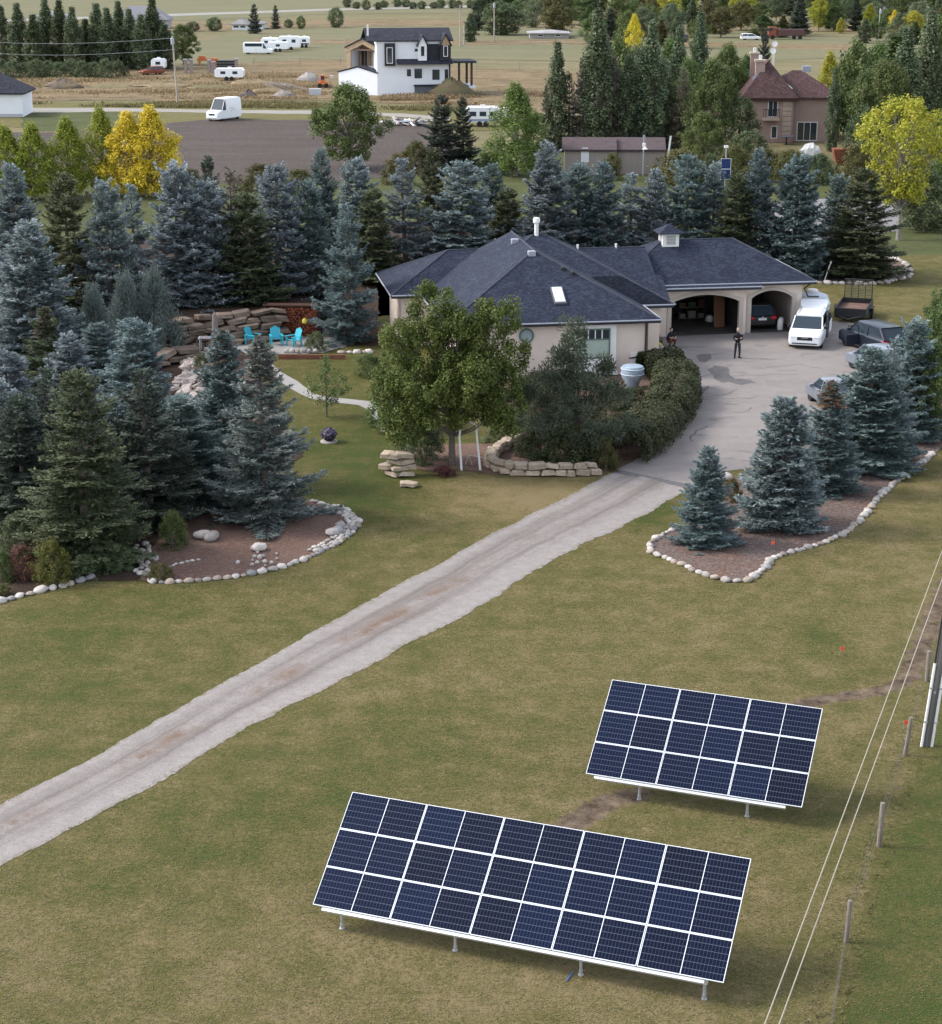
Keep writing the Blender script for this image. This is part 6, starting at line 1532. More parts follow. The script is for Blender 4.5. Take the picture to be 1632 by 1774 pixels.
for px, b, py0, py1, wpx in ((1318, 1.8, 107, 160, 16), (1308, 6.5, 94, 125, 14)):
    a, zt = fH.loc(px, py0, b); _, zb = fH.loc(px, py1, b); w_ = wpx / 14.6 / 2
    ch = box_part(bh, 'chimney', BRW, a - w_, a + w_, b, b + 1.1, zb - 1.2, zt)
    box_part(ch, 'chimney_cap', STONEB, a - w_ - .12, a + w_ + .12, b - .12, b + 1.22, zt + .002, zt + .22); box_part(ch, 'chimney_pot', TRIMW, a - .18, a + .18, b + .4, b + .75, zt + .22, zt + .75)
    if py0 > 100:
        m_ = MB(); m_.lathe([(.06, 0), (.36, .06), (.42, .15), (.40, .15), (.34, .08), (.05, .03)], 16); m_.build('satellite_dish', GUTT, ch, (a - w_ + .1, b - .18, zt - 1.9), (R(75), 0, R(-20)))
        box_part(ch, 'flashing', TRIMW, a - w_ - .04, a + w_ + .04, b - .06, b - .003, zb - .15, zb + .12)
m_ = MB(); m_.tube([(fH.loc(1358, 133, 2.2)[0], 2.2, zE + 1.7), (fH.loc(1373, 148, 1.0)[0], 1.0, zE + .95)], .07, 6); m_.build('roof_pipe', TRIMW, bh)
box_part(bh, 'roof_vent', GUTT, fH.loc(1398, 115, 5)[0] - .5, fH.loc(1398, 115, 5)[0] + .5, 5, 5.8, zR2 - .2, zR2 + .5)
for px, t0, b in ((1339, 88, 7.5), (1342, 76, 12)):
    a, z = fH.loc(px, t0, b); m_ = MB(); m_.tube([(a, b, zR - 1 if b < 9 else 0), (a, b, z)], .04, 6); q = m_.build('mast', TRIMW, bh); m_ = MB(); m_.lathe([(.05, 0), (.33, .08), (.36, .14), (.3, .1)], 14); m_.build('dish', TRIMW, q, (a, b - .05, z), (R(80), 0, 0))
o = thing('covered_pile', 'crumpled white tarp over a pile below the brown house terrace doors', 'tarp', G(1403, 268))
m_ = MB(); rings = []
for i in range(9):
    x = -1.2 + 2.4 * i / 8; k = math.sin(math.pi * (.12 + .76 * i / 8)); rings.append([(x, -.7 * k + .1 * math.sin(i * 2.1), 0), (x, -.62 * k, .8 * k + .15 * math.sin(i * 3)), (x, -.1, 1.35 * k + .12 * math.cos(i * 2.7)), (x, .55 * k, .9 * k), (x, .7 * k, 0)])
m_.loft(rings); m_.build('tarp', TRIMW, o)
o = thing('garden_table', 'dark round garden table before the brown house', 'table', G(1362, 250))
m_ = MB(); m_.lathe([(1.0, .9), (1.0, .96)], 18); m_.build('tabletop', M('table_slate', (.07, .075, .10), None), o); m_ = MB(); m_.lathe([(.3, 0), (.08, .1), (.08, .9)], 10); m_.build('pedestal', BLACKM, o)
o = thing('rusty_hopper', 'rust orange metal hopper standing by dark scrap left of the yellow tree', 'hopper', G(1456, 296))
RUSTO = M('rust_orange', (.26, .085, .045), (.16, .05, .03), 2, .9)
m_ = MB(); m_.loft([[(-.5,-.4,.6),(.5,-.4,.6),(.5,.4,.6),(-.5,.4,.6)], [(-.95,-.8,2.3),(.95,-.8,2.3),(.95,.8,2.3),(-.95,.8,2.3)]]); m_.build('hopper_body', RUSTO, o)
for sx in (-.45, .45):
    for sy in (-.35, .35): box_part(o, 'leg', BLACKM, sx - .05, sx + .05, sy - .05, sy + .05, 0, .62)
o = thing('scrap_trailer', 'dark scrap loaded flat trailer right of the rust orange hopper', 'trailer', G(1478, 296))
box_part(o, 'bed', BLACKM, -.9, .9, -.7, .7, .5, .7)
for sx in (-.7, .7):
    m_ = MB(); m_.lathe([(.2, -.1), (.32, -.1), (.32, .1), (.2, .1)], 12); m_.build('wheel', TYRE, o, (sx, -.75, .33), (R(90), 0, 0))
for k in range(3): box_part(o, 'crate', M('scrap_grey', (.09, .085, .085), (.05, .05, .05), 3), -.8 + k * .55, -.35 + k * .55, -.5, .4, .7, 1.0 + .25 * (k % 2))
# --- brown shed in two lengths
SHW = M('shed_taupe', (.27, .23, .20), (.25, .21, .185), 1, .9, stretch=(6, 6, .3)); SHR = M('shed_roof_brown', (.105, .078, .078), (.085, .062, .064), 2, .8)
fS = Frame(G(979, 303), R(-2))
for x0, x1, b0, nm, dz in ((978.5, 1067, 0, 'brown roofed taupe shed with the white door', 0), (1070, 1152, .7, 'brown roofed taupe shed behind the lamp mast', -.1)):
    a0, ze = fS.loc(x0, 258, b0); a1, _ = fS.loc(x1, 258, b0)
    o = thing('garden_shed', nm, 'shed', fS.W(a0, b0), R(-2)); L_ = a1 - a0
    box_part(o, 'wall', SHW, 0, L_, 0, 3.2, 0, ze - .05)
    m_ = MB(); m_.prism([(-.25, ze - .06), (1.9, ze + 1.0), (3.5, ze - .06), (3.5, ze - .2), (1.9, ze + .86), (-.25, ze - .2)], 0, -.25, L_ + .1); m_.build('roof', SHR, o)
    m_ = MB(); m_.prism([(0, ze - .06), (1.9, ze + .9), (3.2, ze - .06)], 0, 0.01, L_ - .01); m_.build('gable', SHW, o)
    box_part(o, 'fascia', M('shed_fascia', (.045, .032, .032), None), -.25, L_ + .1, -.285, -.255, ze - .22, ze - .04)
    if b0 == 0:
        r = fS.rect(1007, 1020, 259, 281); d_ = box_part(o, 'door', TRIMW, r[0] - a0, r[1] - a0, -.06, -.004, r[2], r[3])
        for k in range(2): box_part(d_, 'door_panel', M('door_shade', (.62, .62, .63), None), r[0] - a0 + .1, r[1] - a0 - .1, -.068, -.062, r[2] + .12 + k * .75, r[2] + .75 + k * .75)
m_ = MB(); m_.box(-.09, .09, -.03, .03, 0, 4.0); q = G(1153, 304); b_ = m_.build('white_board', TRIMW, None, q, (0, R(6), 0)); tag(b_, 'long white board leaning at the right end of the taupe sheds', 'board')
# --- left garage, far houses, barn
fG = Frame(G(40, 203), R(3))
o = thing('white_garage', 'white garage with dark hipped roof at the left edge', 'garage', fG.o, R(3)); ze = fG.loc(20, 161)[1]
box_part(o, 'wall', WHITEW, -8, 0, 0, 8, 0, ze); box_part(o, 'plinth', M('plinth_grey', (.40, .40, .41), None), -8, 0.01, -.03, -.003, 0, .45)
hip_roof(o, -8, 0, 0, 8, ze + .02, ze + 2.7, ROOFD, over=.5)
def simple_house(px0, px1, base, eave, ridge, label, wall, roof, wins=3, name='farmhouse', dep=8):
    f_ = Frame(G(px0, base), 0); L_ = f_.loc(px1, base)[0]; ze = f_.loc(px0, eave)[1]; zr = zat(f_.o.y + dep / 2, ridge)
    o = thing(name, label, 'house' if name != 'barn' else 'barn', f_.o)
    box_part(o, 'wall', wall, 0, L_, 0, dep, 0, ze); hip_roof(o, 0, L_, 0, dep, ze, zr, roof)
    for k in range(wins):
        a = L_ * (k + .6) / (wins + .2); win(o, (a - .7, a + .7, ze * .35, ze * .8), -.004)
    return o
GREYR = M('grey_roof', (.26, .25, .25), (.20, .19, .19), .5, .9)
simple_house(402, 428, 52, 42, 32, 'low pale farmhouse with grey roof in the far field, left part', WHITEW, GREYR, 2)
simple_house(428, 455, 51, 41, 35, 'white extension of the far pale farmhouse', WHITEW, GREYR, 3)
simple_house(918, 985, 67, 57, 51, 'long low weathered barn beside the olive golden round tree', M('weathered_grey', (.34, .32, .31), (.24, .22, .21), .6, .9), M('weathered_roof', (.36, .35, .35), (.28, .26, .26), .5), 2, 'barn')
simple_house(1536, 1592, 25, 15, 6, 'grey roofed house in the far wood at the upper right', M('far_wall', (.40, .38, .37), None), M('far_roof', (.22, .22, .25), None), 4)
simple_house(60, 112, 40, 28, 18, 'far house with pale gable behind the dense poplar row', M('far_wall2', (.38, .35, .34), None), GREYR, 2)
simple_house(196, 290, 50, 34, 10, 'grey roofed far house peeping above the dense poplar row', M('far_wall3', (.34, .31, .31), None), M('far_roof3', (.20, .19, .21), None), 3)
simple_house(972, 1000, 16, 8, 3, 'small white far house among the wood', WHITEW, GREYR, 1)
# ---------------------------------------------------------------- neighbours' vehicles, trailers and heaps
def place(px0, px1, base): 
    p0, p1 = G(px0, base), G(px1, base); return (p0 + p1) / 2, (p1 - p0).length
def rv(px0, px1, base, top, label, cat='camper trailer', name='travel_trailer', rz=0, wdep=2.4, stripe=None, wins=3, mat=None):
    c, L_ = place(px0, px1, base); H_ = max(2.0, zat(c.y, top))
    o = thing(name, label, cat, c + Vector((0, wdep / 2, 0)), rz)
    m_ = MB(); h = L_ / 2; w = wdep / 2
    prof = [(-h + .15, .55), (h - .15, .55), (h, .8), (h, H_ - .35), (h - .3, H_), (-h + .3, H_), (-h, H_ - .35), (-h, .8)]
    m_.prism(prof, 1, -w, w); m_.build('body', mat or WHITE, o, bevel=.05)
    if stripe: box_part(o, 'stripe', stripe, -h + .1, h - .1, -w - .012, -w - .004, .7, 1.0)
    for k in range(wins):
        a = -h + L_ * (k + .7) / (wins + .4); box_part(o, 'window', CGLASS, a - .42, a + .42, -w - .02, -w - .004, H_ * .55, H_ * .78)
    box_part(o, 'roof_vent', TRIMW, -.3, .3, -.3, .3, H_ + .002, H_ + .22)
    for s in (-.42, .42): 
        t = MB(); t.lathe([(.2, -.12), (.36, -.12), (.36, .12), (.2, .12)], 14); t.build('wheel', TYRE, o, (s, -w + .1, .36), (R(90), 0, 0))
    return o
rv(807, 866, 220, 186, 'long white travel trailer with dark windows parked behind the slim dark spruces', wins=3, stripe=M('stripe_blue', (.25, .30, .38), None))
rv(870, 898, 214, 186, 'white trailer behind the airy green birch', wins=1)
rv(372, 422, 140, 122, 'low white camper trailer on the straw field', wins=2)
rv(262, 286, 124, 102, 'white box trailer before the dense poplar row', wins=1, cat='box trailer', name='box_trailer')
rv(482, 520, 87, 63, 'white motorhome second from the right in the parked row', 'motorhome', 'motorhome', wins=2)
rv(518, 536, 83, 64, 'white motorhome with dark nose at the right end of the parked row', 'motorhome', 'motorhome', wins=1, stripe=DKBLUE)
rv(452, 484, 86, 66, 'white van body behind the front white passenger van', 'van', 'parked_van', wins=2)
rv(463, 500, 90, 76, 'low white camper in the middle of the parked row', wins=1)
def big_van(px0, px1, base, top, label, rz, name='delivery_van', L=6.0):
    c, _l = place(px0, px1, base); H_ = zat(c.y, top)
    o = car(name, label, 'van', c + Vector((0, 1.2, 0)), rz, L, 2.05, H_, WHITE, .50, 1.1, .75, .06, 0.0, r=.36, mirror_col=DARKPL)
    m_ = MB(); rr_ = []
    for x, zt in ((L/2 - 1.9, H_ - .02), (L/2 - 2.3, H_ + .03), (-L/2 + .2, H_ + .03), (-L/2 + .02, H_ - .1)):
        rr_.append([(x, -1.03, .5), (x, 1.03, .5), (x, 1.0, zt * .7), (x, .88, zt), (x, -.88, zt), (x, -1.0, zt * .7)])
    m_.loft(rr_); cb = m_.build('cargo_body', WHITE, o, smooth=True)
    return o
sp_ = big_van(362, 410, 209, 171, 'white high roofed delivery van parked at the edge of the ploughed field', R(240), L=5.2)
for k, (q, w_) in enumerate(((-.4, .5), (-.9, .35))):
    m_ = MB(); m_.box(q - w_, q + w_, 1.035, 1.045, 1.55 - k * .22, 1.62 - k * .22); m_.build('lettering', M('lettering_grey', (.40, .42, .45), None), sp_)
pv = big_van(427, 467, 94, 74, 'white passenger van with a dark window band at the left end of the parked row', R(-4))
m_ = MB(); m_.box(-2.6, .9, -1.05, -1.04, 1.55, 2.15); m_.build('window_band', CGLASS, pv)
car('wrecked_car', 'wrecked orange grey car before the white box trailer', 'car', G(263, 129), R(215), 4.2, 1.8, 1.4, RUSTO, .62)
car('far_car', 'white car far off at the wood edge', 'car', G(1300, 69), R(5), 4.6, 1.8, 1.45, WHITE, .6)
car('far_car', 'dark blue car under the trees behind the golden tree', 'car', G(1178, 73), R(240), 4.7, 1.9, 1.7, DKBLUE, .6)
tk = thing('farm_truck', 'red brown loaded truck at the far wood edge by the dark conifer', 'truck', G(1361, 68))
box_part(tk, 'cab', RUSTO, -4.2, -2.2, -1, 1, .6, 2.8, bevel=.15); box_part(tk, 'load_bed', M('truck_bed', (.10, .055, .05), None), -2.1, 4.2, -1.1, 1.1, .8, 2.3); box_part(tk, 'windscreen', CGLASS, -4.21, -3.2, -1.02, 1.02, 1.9, 2.6)
for x in (-3.2, 1.8, 3.2):
    t = MB(); t.lathe([(.25, -.15), (.48, -.15), (.48, .15), (.25, .15)], 12); t.build('wheel', TYRE, tk, (x, -1.0, .48), (R(90), 0, 0))
# telehandler and orange shed frame
ORG = M('machine_orange', (.55, .17, .05), (.48, .14, .05), 2, .5)
def loader(px, base, top, label, s=1.0):
    c = G(px, base); o = thing('loader', label, 'loader', c)
    box_part(o, 'chassis', ORG, -1.0*s, 1.0*s, -.6*s, .6*s, .6*s, 1.25*s, bevel=.08); cb = box_part(o, 'cab', ORG, -.5*s, .35*s, -.5*s, .5*s, 1.25*s, 2.5*s, bevel=.06); box_part(cb, 'window', CGLASS, -.42*s, .27*s, -.52*s, -.505*s, 1.6*s, 2.35*s)
    m_ = MB(); m_.tube([(-.9*s, .2, 1.5*s), (1.5*s, .2, 2.3*s)], .16*s, 6); m_.build('boom', ORG, o)
    for x in (-.65*s, .65*s):
        t = MB(); t.lathe([(.2*s, -.15), (.45*s, -.15), (.45*s, .15), (.2*s, .15)], 12); t.build('wheel', TYRE, o, (x, -.62*s, .45*s), (R(90), 0, 0))
    box_part(o, 'bucket', STEEL, 1.4*s, 2.0*s, -.6*s, .6*s, 1.9*s, 2.4*s)
loader(560, 152, 130, 'orange loader behind the white house lumber heap', .8)
o = thing('orange_frame', 'orange painted machine frame between the brick pillars', 'machine', G(360, 114))
box_part(o, 'deck', ORG, -1.9, 1.9, -.6, .6, .9, 1.4); box_part(o, 'hood', ORG, -1.6, -.4, -.5, .5, 1.4, 1.8)
for x in (-1.5, 1.5): box_part(o, 'leg', ORG, x - .15, x + .15, -.5, .5, 0, .9)
PILB = M('pillar_brick', (.30, .24, .22), (.22, .175, .16), 3, .9)
for px, b, t, lab in ((322, 127, 102, 'brick pillar of the left pair, left one'), (332, 127, 102, 'brick pillar of the left pair, right one'), (363, 127, 103, 'brick pillar of the middle pair, left one'), (370, 127, 106, 'brick pillar of the middle pair, right one'), (410, 122, 101, 'brick pillar standing alone behind the low camper')):
    c = G(px, b); H_ = zat(c.y, t); o = thing('brick_pillar', lab, 'pillar', c, 0, 'bare brick pillars on the straw field'); box_part(o, 'shaft', PILB, -.28, .28, -.28, .28, 0, H_ - .2); box_part(o, 'capstone', GUTT, -.36, .36, -.36, .36, H_ - .2, H_)
o = thing('lumber_stack', 'dark stacked lumber behind the low camper', 'lumber', G(395, 119)); 
for k in range(3): box_part(o, 'beam', BLACKM, -2, 1.6, -.6, .6, .1 + k * .5, .5 + k * .5)
WOODP = M('pale_lumber', (.42, .36, .31), (.30, .25, .22), 2, .85)
o = thing('lumber_pile', 'pile of loose pale boards left of the white house', 'lumber pile', G(498, 156))
for k in range(16):
    m_ = MB(); L_ = rr.uniform(1.5, 3.2); m_.box(-L_, L_, -.09, .09, -.03, .03); x = rr.uniform(-1.2, 1.4)
    m_.build('board', WOODP, o, (x, rr.uniform(-1, 1), .12 + k * .05), (rr.uniform(-.05, .05), R(14) + rr.uniform(-.08, .08), rr.uniform(-.3, .15)))
o = thing('debris_pile', 'pile of wood and rubble beside the farm lane behind the green maple', 'rubble', G(708, 217))
for k in range(26):
    m_ = MB(); L_ = rr.uniform(.3, 1.5); w_ = rr.uniform(.1, .4); m_.box(-L_, L_, -w_, w_, -.09, .09); m_.build('board', (WOODP, M('rubble_grey', (.33, .31, .31), (.20, .19, .18), 2), WHITEW)[k % 3 if k % 5 else 2], o, (rr.uniform(-3, 2.6), rr.uniform(-.8, .8), rr.uniform(.1, .6)), (rr.uniform(-.4, .4), rr.uniform(-.4, .4), rr.uniform(0, 3)))
def heap(name, label, cat, px0, px1, base, top, mat, seed=1, ky=.5):
    c, L_ = place(px0, px1, base); H_ = max(.4, zat(c.y, top)); n = 24; m_ = MB(); rings = []
    for i in range(10):
        t = i / 9; k = math.cos(t * math.pi / 2) ** .8 + .02
        rings.append([(L_ / 2 * k * math.cos(2*math.pi*j/n) * (1 + .34 * fbm(math.cos(2*math.pi*j/n) * 3, math.sin(2*math.pi*j/n) * 3 + i, .7, seed)), L_ * ky * .5 * k * math.sin(2*math.pi*j/n), H_ * t * (1 + .30 * fbm(math.cos(2*math.pi*j/n) * 3, i + math.sin(2*math.pi*j/n) * 3, .8, seed + 4)) - .05) for j in range(n)])
    m_.loft(rings); b_ = m_.build(name, mat, None, c + Vector((0, L_ * ky * .5, 0)), smooth=True); tag(b_, label, cat)
heap('earth_mound', 'brown weedy earth mound right of the white house basement', 'mound', 744, 824, 168, 138, M('weedy_earth', (.13, .085, .06), (.10, .10, .045), .9, 1, bump=1, bscale=4), 3, .6)
heap('earth_mound', 'dark weedy earth mound under the dense poplar row', 'mound', 70, 140, 154, 138, M('weedy_earth2', (.12, .095, .085), (.19, .15, .085), .8, 1, bump=1, bscale=4), 5)
heap('gravel_heap', 'low grey heap left of the orange loader', 'heap', 470, 512, 169, 156, M('heap_grey', (.30, .26, .23), (.22, .19, .17), 1.5, 1), 6)
heap('rubble_heap', 'lumpy pale heap behind the loose boards', 'heap', 514, 554, 142, 124, M('heap_pale', (.44, .40, .36), (.30, .27, .25), 1.2, 1, bump=1, bscale=3), 7)
heap('earth_mound', 'dark soil heap left of the loose boards', 'mound', 415, 446, 169, 156, M('heap_dark', (.10, .08, .085), (.15, .12, .10), 1.2, 1), 8)
for i, (px0, px1, b, t) in enumerate(((240, 330, 152, 143), (320, 400, 156, 146), (390, 480, 150, 137), (150, 240, 152, 147), (430, 500, 162, 151))):
    heap('grass_hummock', ('left', 'middle left', 'dark right', 'leftmost low', 'green right')[i] + ' hummock of tall dry grass on the straw field', 'hummock', px0, px1, b, t, M('hummock_%d' % (i % 2), ((.20, .155, .085), (.14, .125, .06))[i % 2], ((.27, .21, .13), (.19, .16, .085))[i % 2], .8, 1, bump=1, bscale=3), 11 + i, .35)
m_ = MB(); m_.box(-.9, .9, -.6, .6, 0, .9); b_ = m_.build('grey_crate', M('crate_pale', (.42, .44, .46), None), None, G(546, 164)); tag(b_, 'pale grey crate under the orange loader', 'crate')
# poles
POLEW = M('pole_wood', (.40, .35, .30), (.30, .26, .22), 4, .9, stretch=(1, 1, .1))
def far_pole(px, base, top, label, lean=0, arm=False, trafo=True, r=.16):
    c = G(px, base); H_ = zat(c.y, top); o = thing('utility_pole', label, 'utility pole', c); o.rotation_euler = (0, lean, 0)
    m_ = MB(); m_.tube([(0, 0, 0), (0, 0, H_)], [r, r * .7], 10); m_.build('shaft', POLEW, o)
    if trafo: m_ = MB(); m_.lathe([(.22, 0), (.25, .1), (.25, .85), (.18, .95)], 12, (0, -.34, H_ - 1.2)); m_.build('transformer', GUTT, o)
    if arm: box_part(o, 'crossarm', POLEW, -1.1, 1.1, -.08, .08, H_ - .9, H_ - .7)
    return c, H_
pc_, ph_ = far_pole(308, 182, 62, 'tall pale utility pole with transformer beside the straw field', R(-2))
far_pole(856, 74, 4, 'utility pole with a lamp in front of the dark far trees', 0)
far_pole(797, 79, 8, 'utility pole right of the white house with cross arms', 0, True, False)
far_pole(804, 78, 40, 'short far post beside the cross armed pole', 0, False, False)
far_pole(1521, 72, 14, 'far utility pole in the upper right pasture', R(1))
# wires of the left pole
for i, (zz, p2) in enumerate(((ph_ - .3, (-60, 24)), (ph_ - 1.9, (-60, 60)))):
    e_ = Vector((-85, 285, zz + .5)); a_ = Vector((pc_.x, pc_.y, zz)); m_ = MB()
    m_.tube([a_.lerp(e_, t / 8) - Vector((0, 0, 1.2 * math.sin(math.pi * t / 8))) for t in range(9)], .025, 5); b_ = m_.build('overhead_wire', M('wire_grey', (.30, .31, .32), None), None); tag(b_, ('upper', 'lower')[i] + ' overhead wire running left from the tall pale utility pole', 'wire')
# lamp mast, small solar panel on a mast, white post
c = G(1114, 305); H_ = zat(c.y, 233); o = thing('lamp_mast', 'slim lamp mast with cameras before the taupe sheds', 'mast', c)
m_ = MB(); m_.tube([(0, 0, 0), (0, 0, H_)], .07, 8); m_.build('shaft', GUTT, o); box_part(o, 'crossarm', BLACKM, -.25, .28, -.04, .04, H_ - .02, H_ + .08); box_part(o, 'camera_box', TRIMW, -.12, .2, -.2, .1, H_ - 1.25, H_ - .85, bevel=.05); box_part(o, 'camera_box', GUTT, -.1, .12, -.1, .1, H_ - .6, H_ - .1); m_ = MB(); m_.lathe([(.05, .25), (.3, .02), (.3, 0)], 12, (.12, -.2, H_ - 1.45)); m_.build('lamp_shade', TRIMW, o)
c = G(1256, 326); o = thing('pole_solar_panel', 'small blue solar panel of two modules on a mast before the brown house', 'solar panel', c)
z0, z1, zt = zat(c.y, 311), zat(c.y, 274.5), zat(c.y, 257); m_ = MB(); m_.tube([(0, .15, 0), (0, .15, zt)], .06, 8); m_.build('mast', GUTT, o); box_part(o, 'lamp_box', TRIMW, -.2, .2, .05, .3, zt, zt + .25, bevel=.04)
for k in range(2):
    h_ = (z1 - z0) / 2; mo_ = box_part(o, 'solar_module', M('small_cells', (.016, .032, .11), (.022, .045, .14), 5, .25), -.45, .45, -.02, .02, z0 + k * h_ + .04, z0 + (k + 1) * h_ - .04)
    for q in ((-.5, -.45), (.45, .5)): box_part(mo_, 'module_frame', ALU, q[0], q[1], -.04, .03, z0 + k * h_, z0 + (k + 1) * h_)
    for q in (0, 1): box_part(mo_, 'module_frame', ALU, -.449, .449, -.039, .029, z0 + k * h_ + (h_ - .04) * q, z0 + k * h_ + .04 + (h_ - .04) * q)
c = G(1259, 262); m_ = MB(); m_.lathe([(.07, 0), (.07, 2.4), (.12, 2.42), (.05, 2.6)], 8); b_ = m_.build('white_post', TRIMW, None, c); tag(b_, 'short white post left of the brown house shrubs', 'post')
# far field fences
def fence(label, pix, hgt, step, name='field_fence', wire=True):
    pts = [G(*p) for p in pix]; o = thing(name, label, 'fence', pts[0]); o_ = pts[0]; mb = MB(); mb.box(-.08, .08, -.08, .08, 0, hgt); me = None
    for a, b in zip(pts[:-1], pts[1:]):
        n = max(1, int((b - a).length / step))
        for k in range(n):
            p = a.lerp(b, k / n) - o_
            if me is None: me = mb.mesh('post', POLEW)
            link('post', me, o, p)
        for z in (hgt * .9, hgt * .5):
            m_ = MB(); m_.tube([a - o_ + Vector((0, 0, z)), b - o_ + Vector((0, 0, z))], .03, 5); m_.build('rail', POLEW, o)
fence('post and rail fence across the field left of the white house', [(440, 112), (520, 113), (590, 110), (650, 108)], 1.4, 5)
fence('field fence between the white house deck and the columnar poplars', [(826, 120), (900, 121), (1000, 122)], 1.4, 5)
fence('paddock fence in the far pasture left of the low barn', [(800, 84), (870, 84), (925, 82), (1010, 84)], 1.4, 9)
fence('field fence behind the white house roof', [(530, 76), (600, 78), (650, 77)], 1.4, 9)
# ---------------------------------------------------------------- stones
def stone_mesh(name, seed, sq, mat, slab=False):
    bm = bmesh.new()
    if slab:
        bmesh.ops.create_cube(bm, size=1.0)
        bmesh.ops.bevel(bm, geom=bm.edges[:], offset=.13, segments=1, affect='EDGES')
    else:
        bmesh.ops.create_icosphere(bm, subdivisions=2 if sq > .7 else 1, radius=.5)
    for v in bm.verts:
        n = v.co.normalized(); k = 1 + (.42 if slab else .30) * mnoise.noise(n * 1.6 + Vector((seed * 7.3, 0, 0))) + .10 * mnoise.noise(n * 4 + Vector((0, seed * 3.1, 0)))
        v.co = v.co * k
        if v.co.z < -.28: v.co.z = -.28 - (v.co.z + .28) * .2
    me = bpy.data.meshes.new(name); bm.to_mesh(me); bm.free()
    for p in me.polygons: p.use_smooth = not slab
    me.materials.append(mat); return me
PALE = M('pale_stone', (.46, .42, .385), (.34, .305, .275), 3.5, .9, rand=.30, bump=.4, bscale=9)
SAND = M('sandstone', (.42, .34, .255), (.32, .25, .185), 2, .9, rand=.16, bump=.5, bscale=8)
BROWNST = M('terrace_stone', (.225, .165, .125), (.15, .112, .086), 2, .9, rand=.25, bump=.5, bscale=8)
TANST = M('tan_stone', (.36, .30, .24), (.27, .22, .18), 3.5, .9, rand=.25, bump=.4, bscale=9); GREYST = M('grey_stone', (.30, .29, .285), (.21, .20, .20), 3.5, .9, rand=.25, bump=.4, bscale=9)
COB = [stone_mesh('cobble', i, .8, (PALE, PALE, TANST, PALE, GREYST, PALE, PALE, TANST)[i]) for i in range(8)]
PEB = [stone_mesh('pebble', i + 10, .5, PALE) for i in range(4)]
SLAB = [stone_mesh('slab', i + 20, 1, SAND, True) for i in range(6)]
TSLAB = [stone_mesh('terrace_slab', i + 30, 1, BROWNST, True) for i in range(6)]
SR = random.Random(11)
def along(pix):
    pts = [G(*p) for p in pix]; out = []
    for a, b in zip(pts[:-1], pts[1:]): out.append((a, b, (b - a).length))
    return out
def border(label, pix, size, meshes=COB, jitter=.06, rows=1, flat=.62, var=.3):
    segs = along(pix); o = thing('stone_border', label, 'stone border', segs[0][0]); o0 = segs[0][0]; total = sum(s[2] for s in segs)
    for r in range(rows):
        d = SR.uniform(0, size)
        while d < total:
            sz = size * SR.uniform(1 - var, 1 + var); q = d + sz / 2; acc = 0
            for a, b, l in segs:
                if q <= acc + l or (a, b, l) == segs[-1]:
                    p = a.lerp(b, min(1, (q - acc) / l)); dr_ = (b - a).normalized(); break
                acc += l
            nn = Vector((-dr_.y, dr_.x, 0)); p = p - o0 + nn * (SR.uniform(-jitter, jitter) + (r * size * .8))
            link('stone', SR.choice(meshes), o, p + Vector((0, 0, sz * flat * .20 + r * .02)), (SR.uniform(-.2, .2), SR.uniform(-.2, .2), math.atan2(dr_.y, dr_.x) + SR.uniform(-.4, .4) + (math.pi if SR.random() < .5 else 0)), (sz * 1.08, sz * SR.uniform(.75, 1.0), sz * flat * SR.uniform(.8, 1.15)))
            d += sz * SR.uniform(1.0, 1.16)
border('row of pale round stones edging the right spruce bed', [(1185, 914), (1165, 921)] + BED_R[2:], .37)
border('curved row of pale stones around the back spruce bed', [(1385, 489)] + BED_B, .55)
border('band of pale cobbles curving round the left bed', BED_L, .33, rows=1)
border('second inner band of small cobbles along the end of the left bed', [(540, 959), (578, 940), (604, 922), (615, 908), (608, 897), (592, 887), (566, 880)], .30, PEB, rows=2)
border('pale stones edging the grass at the lower left corner', [(-30, 1048), (0, 1043), (30, 1036), (60, 1028), (90, 1020), (120, 1014), (140, 1008), (160, 1000)], .46)
border('pebble ring inside the left bed beside the juniper tuft', [(249, 1000), (252, 985), (262, 972), (254, 958), (250, 945)], .34, PEB, .15, 2)
border('short row of small stones inside the left bed', [(285, 985), (300, 980), (320, 975), (345, 970)], .22, PEB)
border('stones at the foot of the terrace spruce', [(575, 612), (600, 612), (640, 611)], .4)
for i, (px, py, s, lab) in enumerate([(352, 934, .75, 'flat pale boulder of the left trio in the bed'), (366, 937, .7, 'low pale boulder of the left trio in the bed'), (371, 929, .45, 'small grey boulder of the left trio in the bed'), (448, 955, .65, 'flat boulder alone in the middle of the left bed'), (585, 925, .62, 'rear boulder of the right trio in the bed'), (576, 928, .6, 'front boulder of the right trio in the bed'), (590, 915, .55, 'rounded boulder of the right trio in the bed'), (1255, 832, .7, 'pale boulder between the right bed spruces and the drive')]):
    b_ = link('boulder', COB[i % 6], None, G(px, py) + Vector((0, 0, s * .2 + .03)), (0, 0, i * 1.3), (s * 1.1, s * .8, s * .6)); tag(b_, lab, 'boulder')
o = thing('pebble_cluster', 'little scatter of white pebbles in the middle of the left bed', 'pebbles', G(440, 972))
for k in range(15): link('pebble', PEB[k % 4], o, (SR.uniform(-.7, .9), SR.uniform(-.9, .9) , .08), (0, 0, k), (SR.uniform(.12, .24),) * 3)
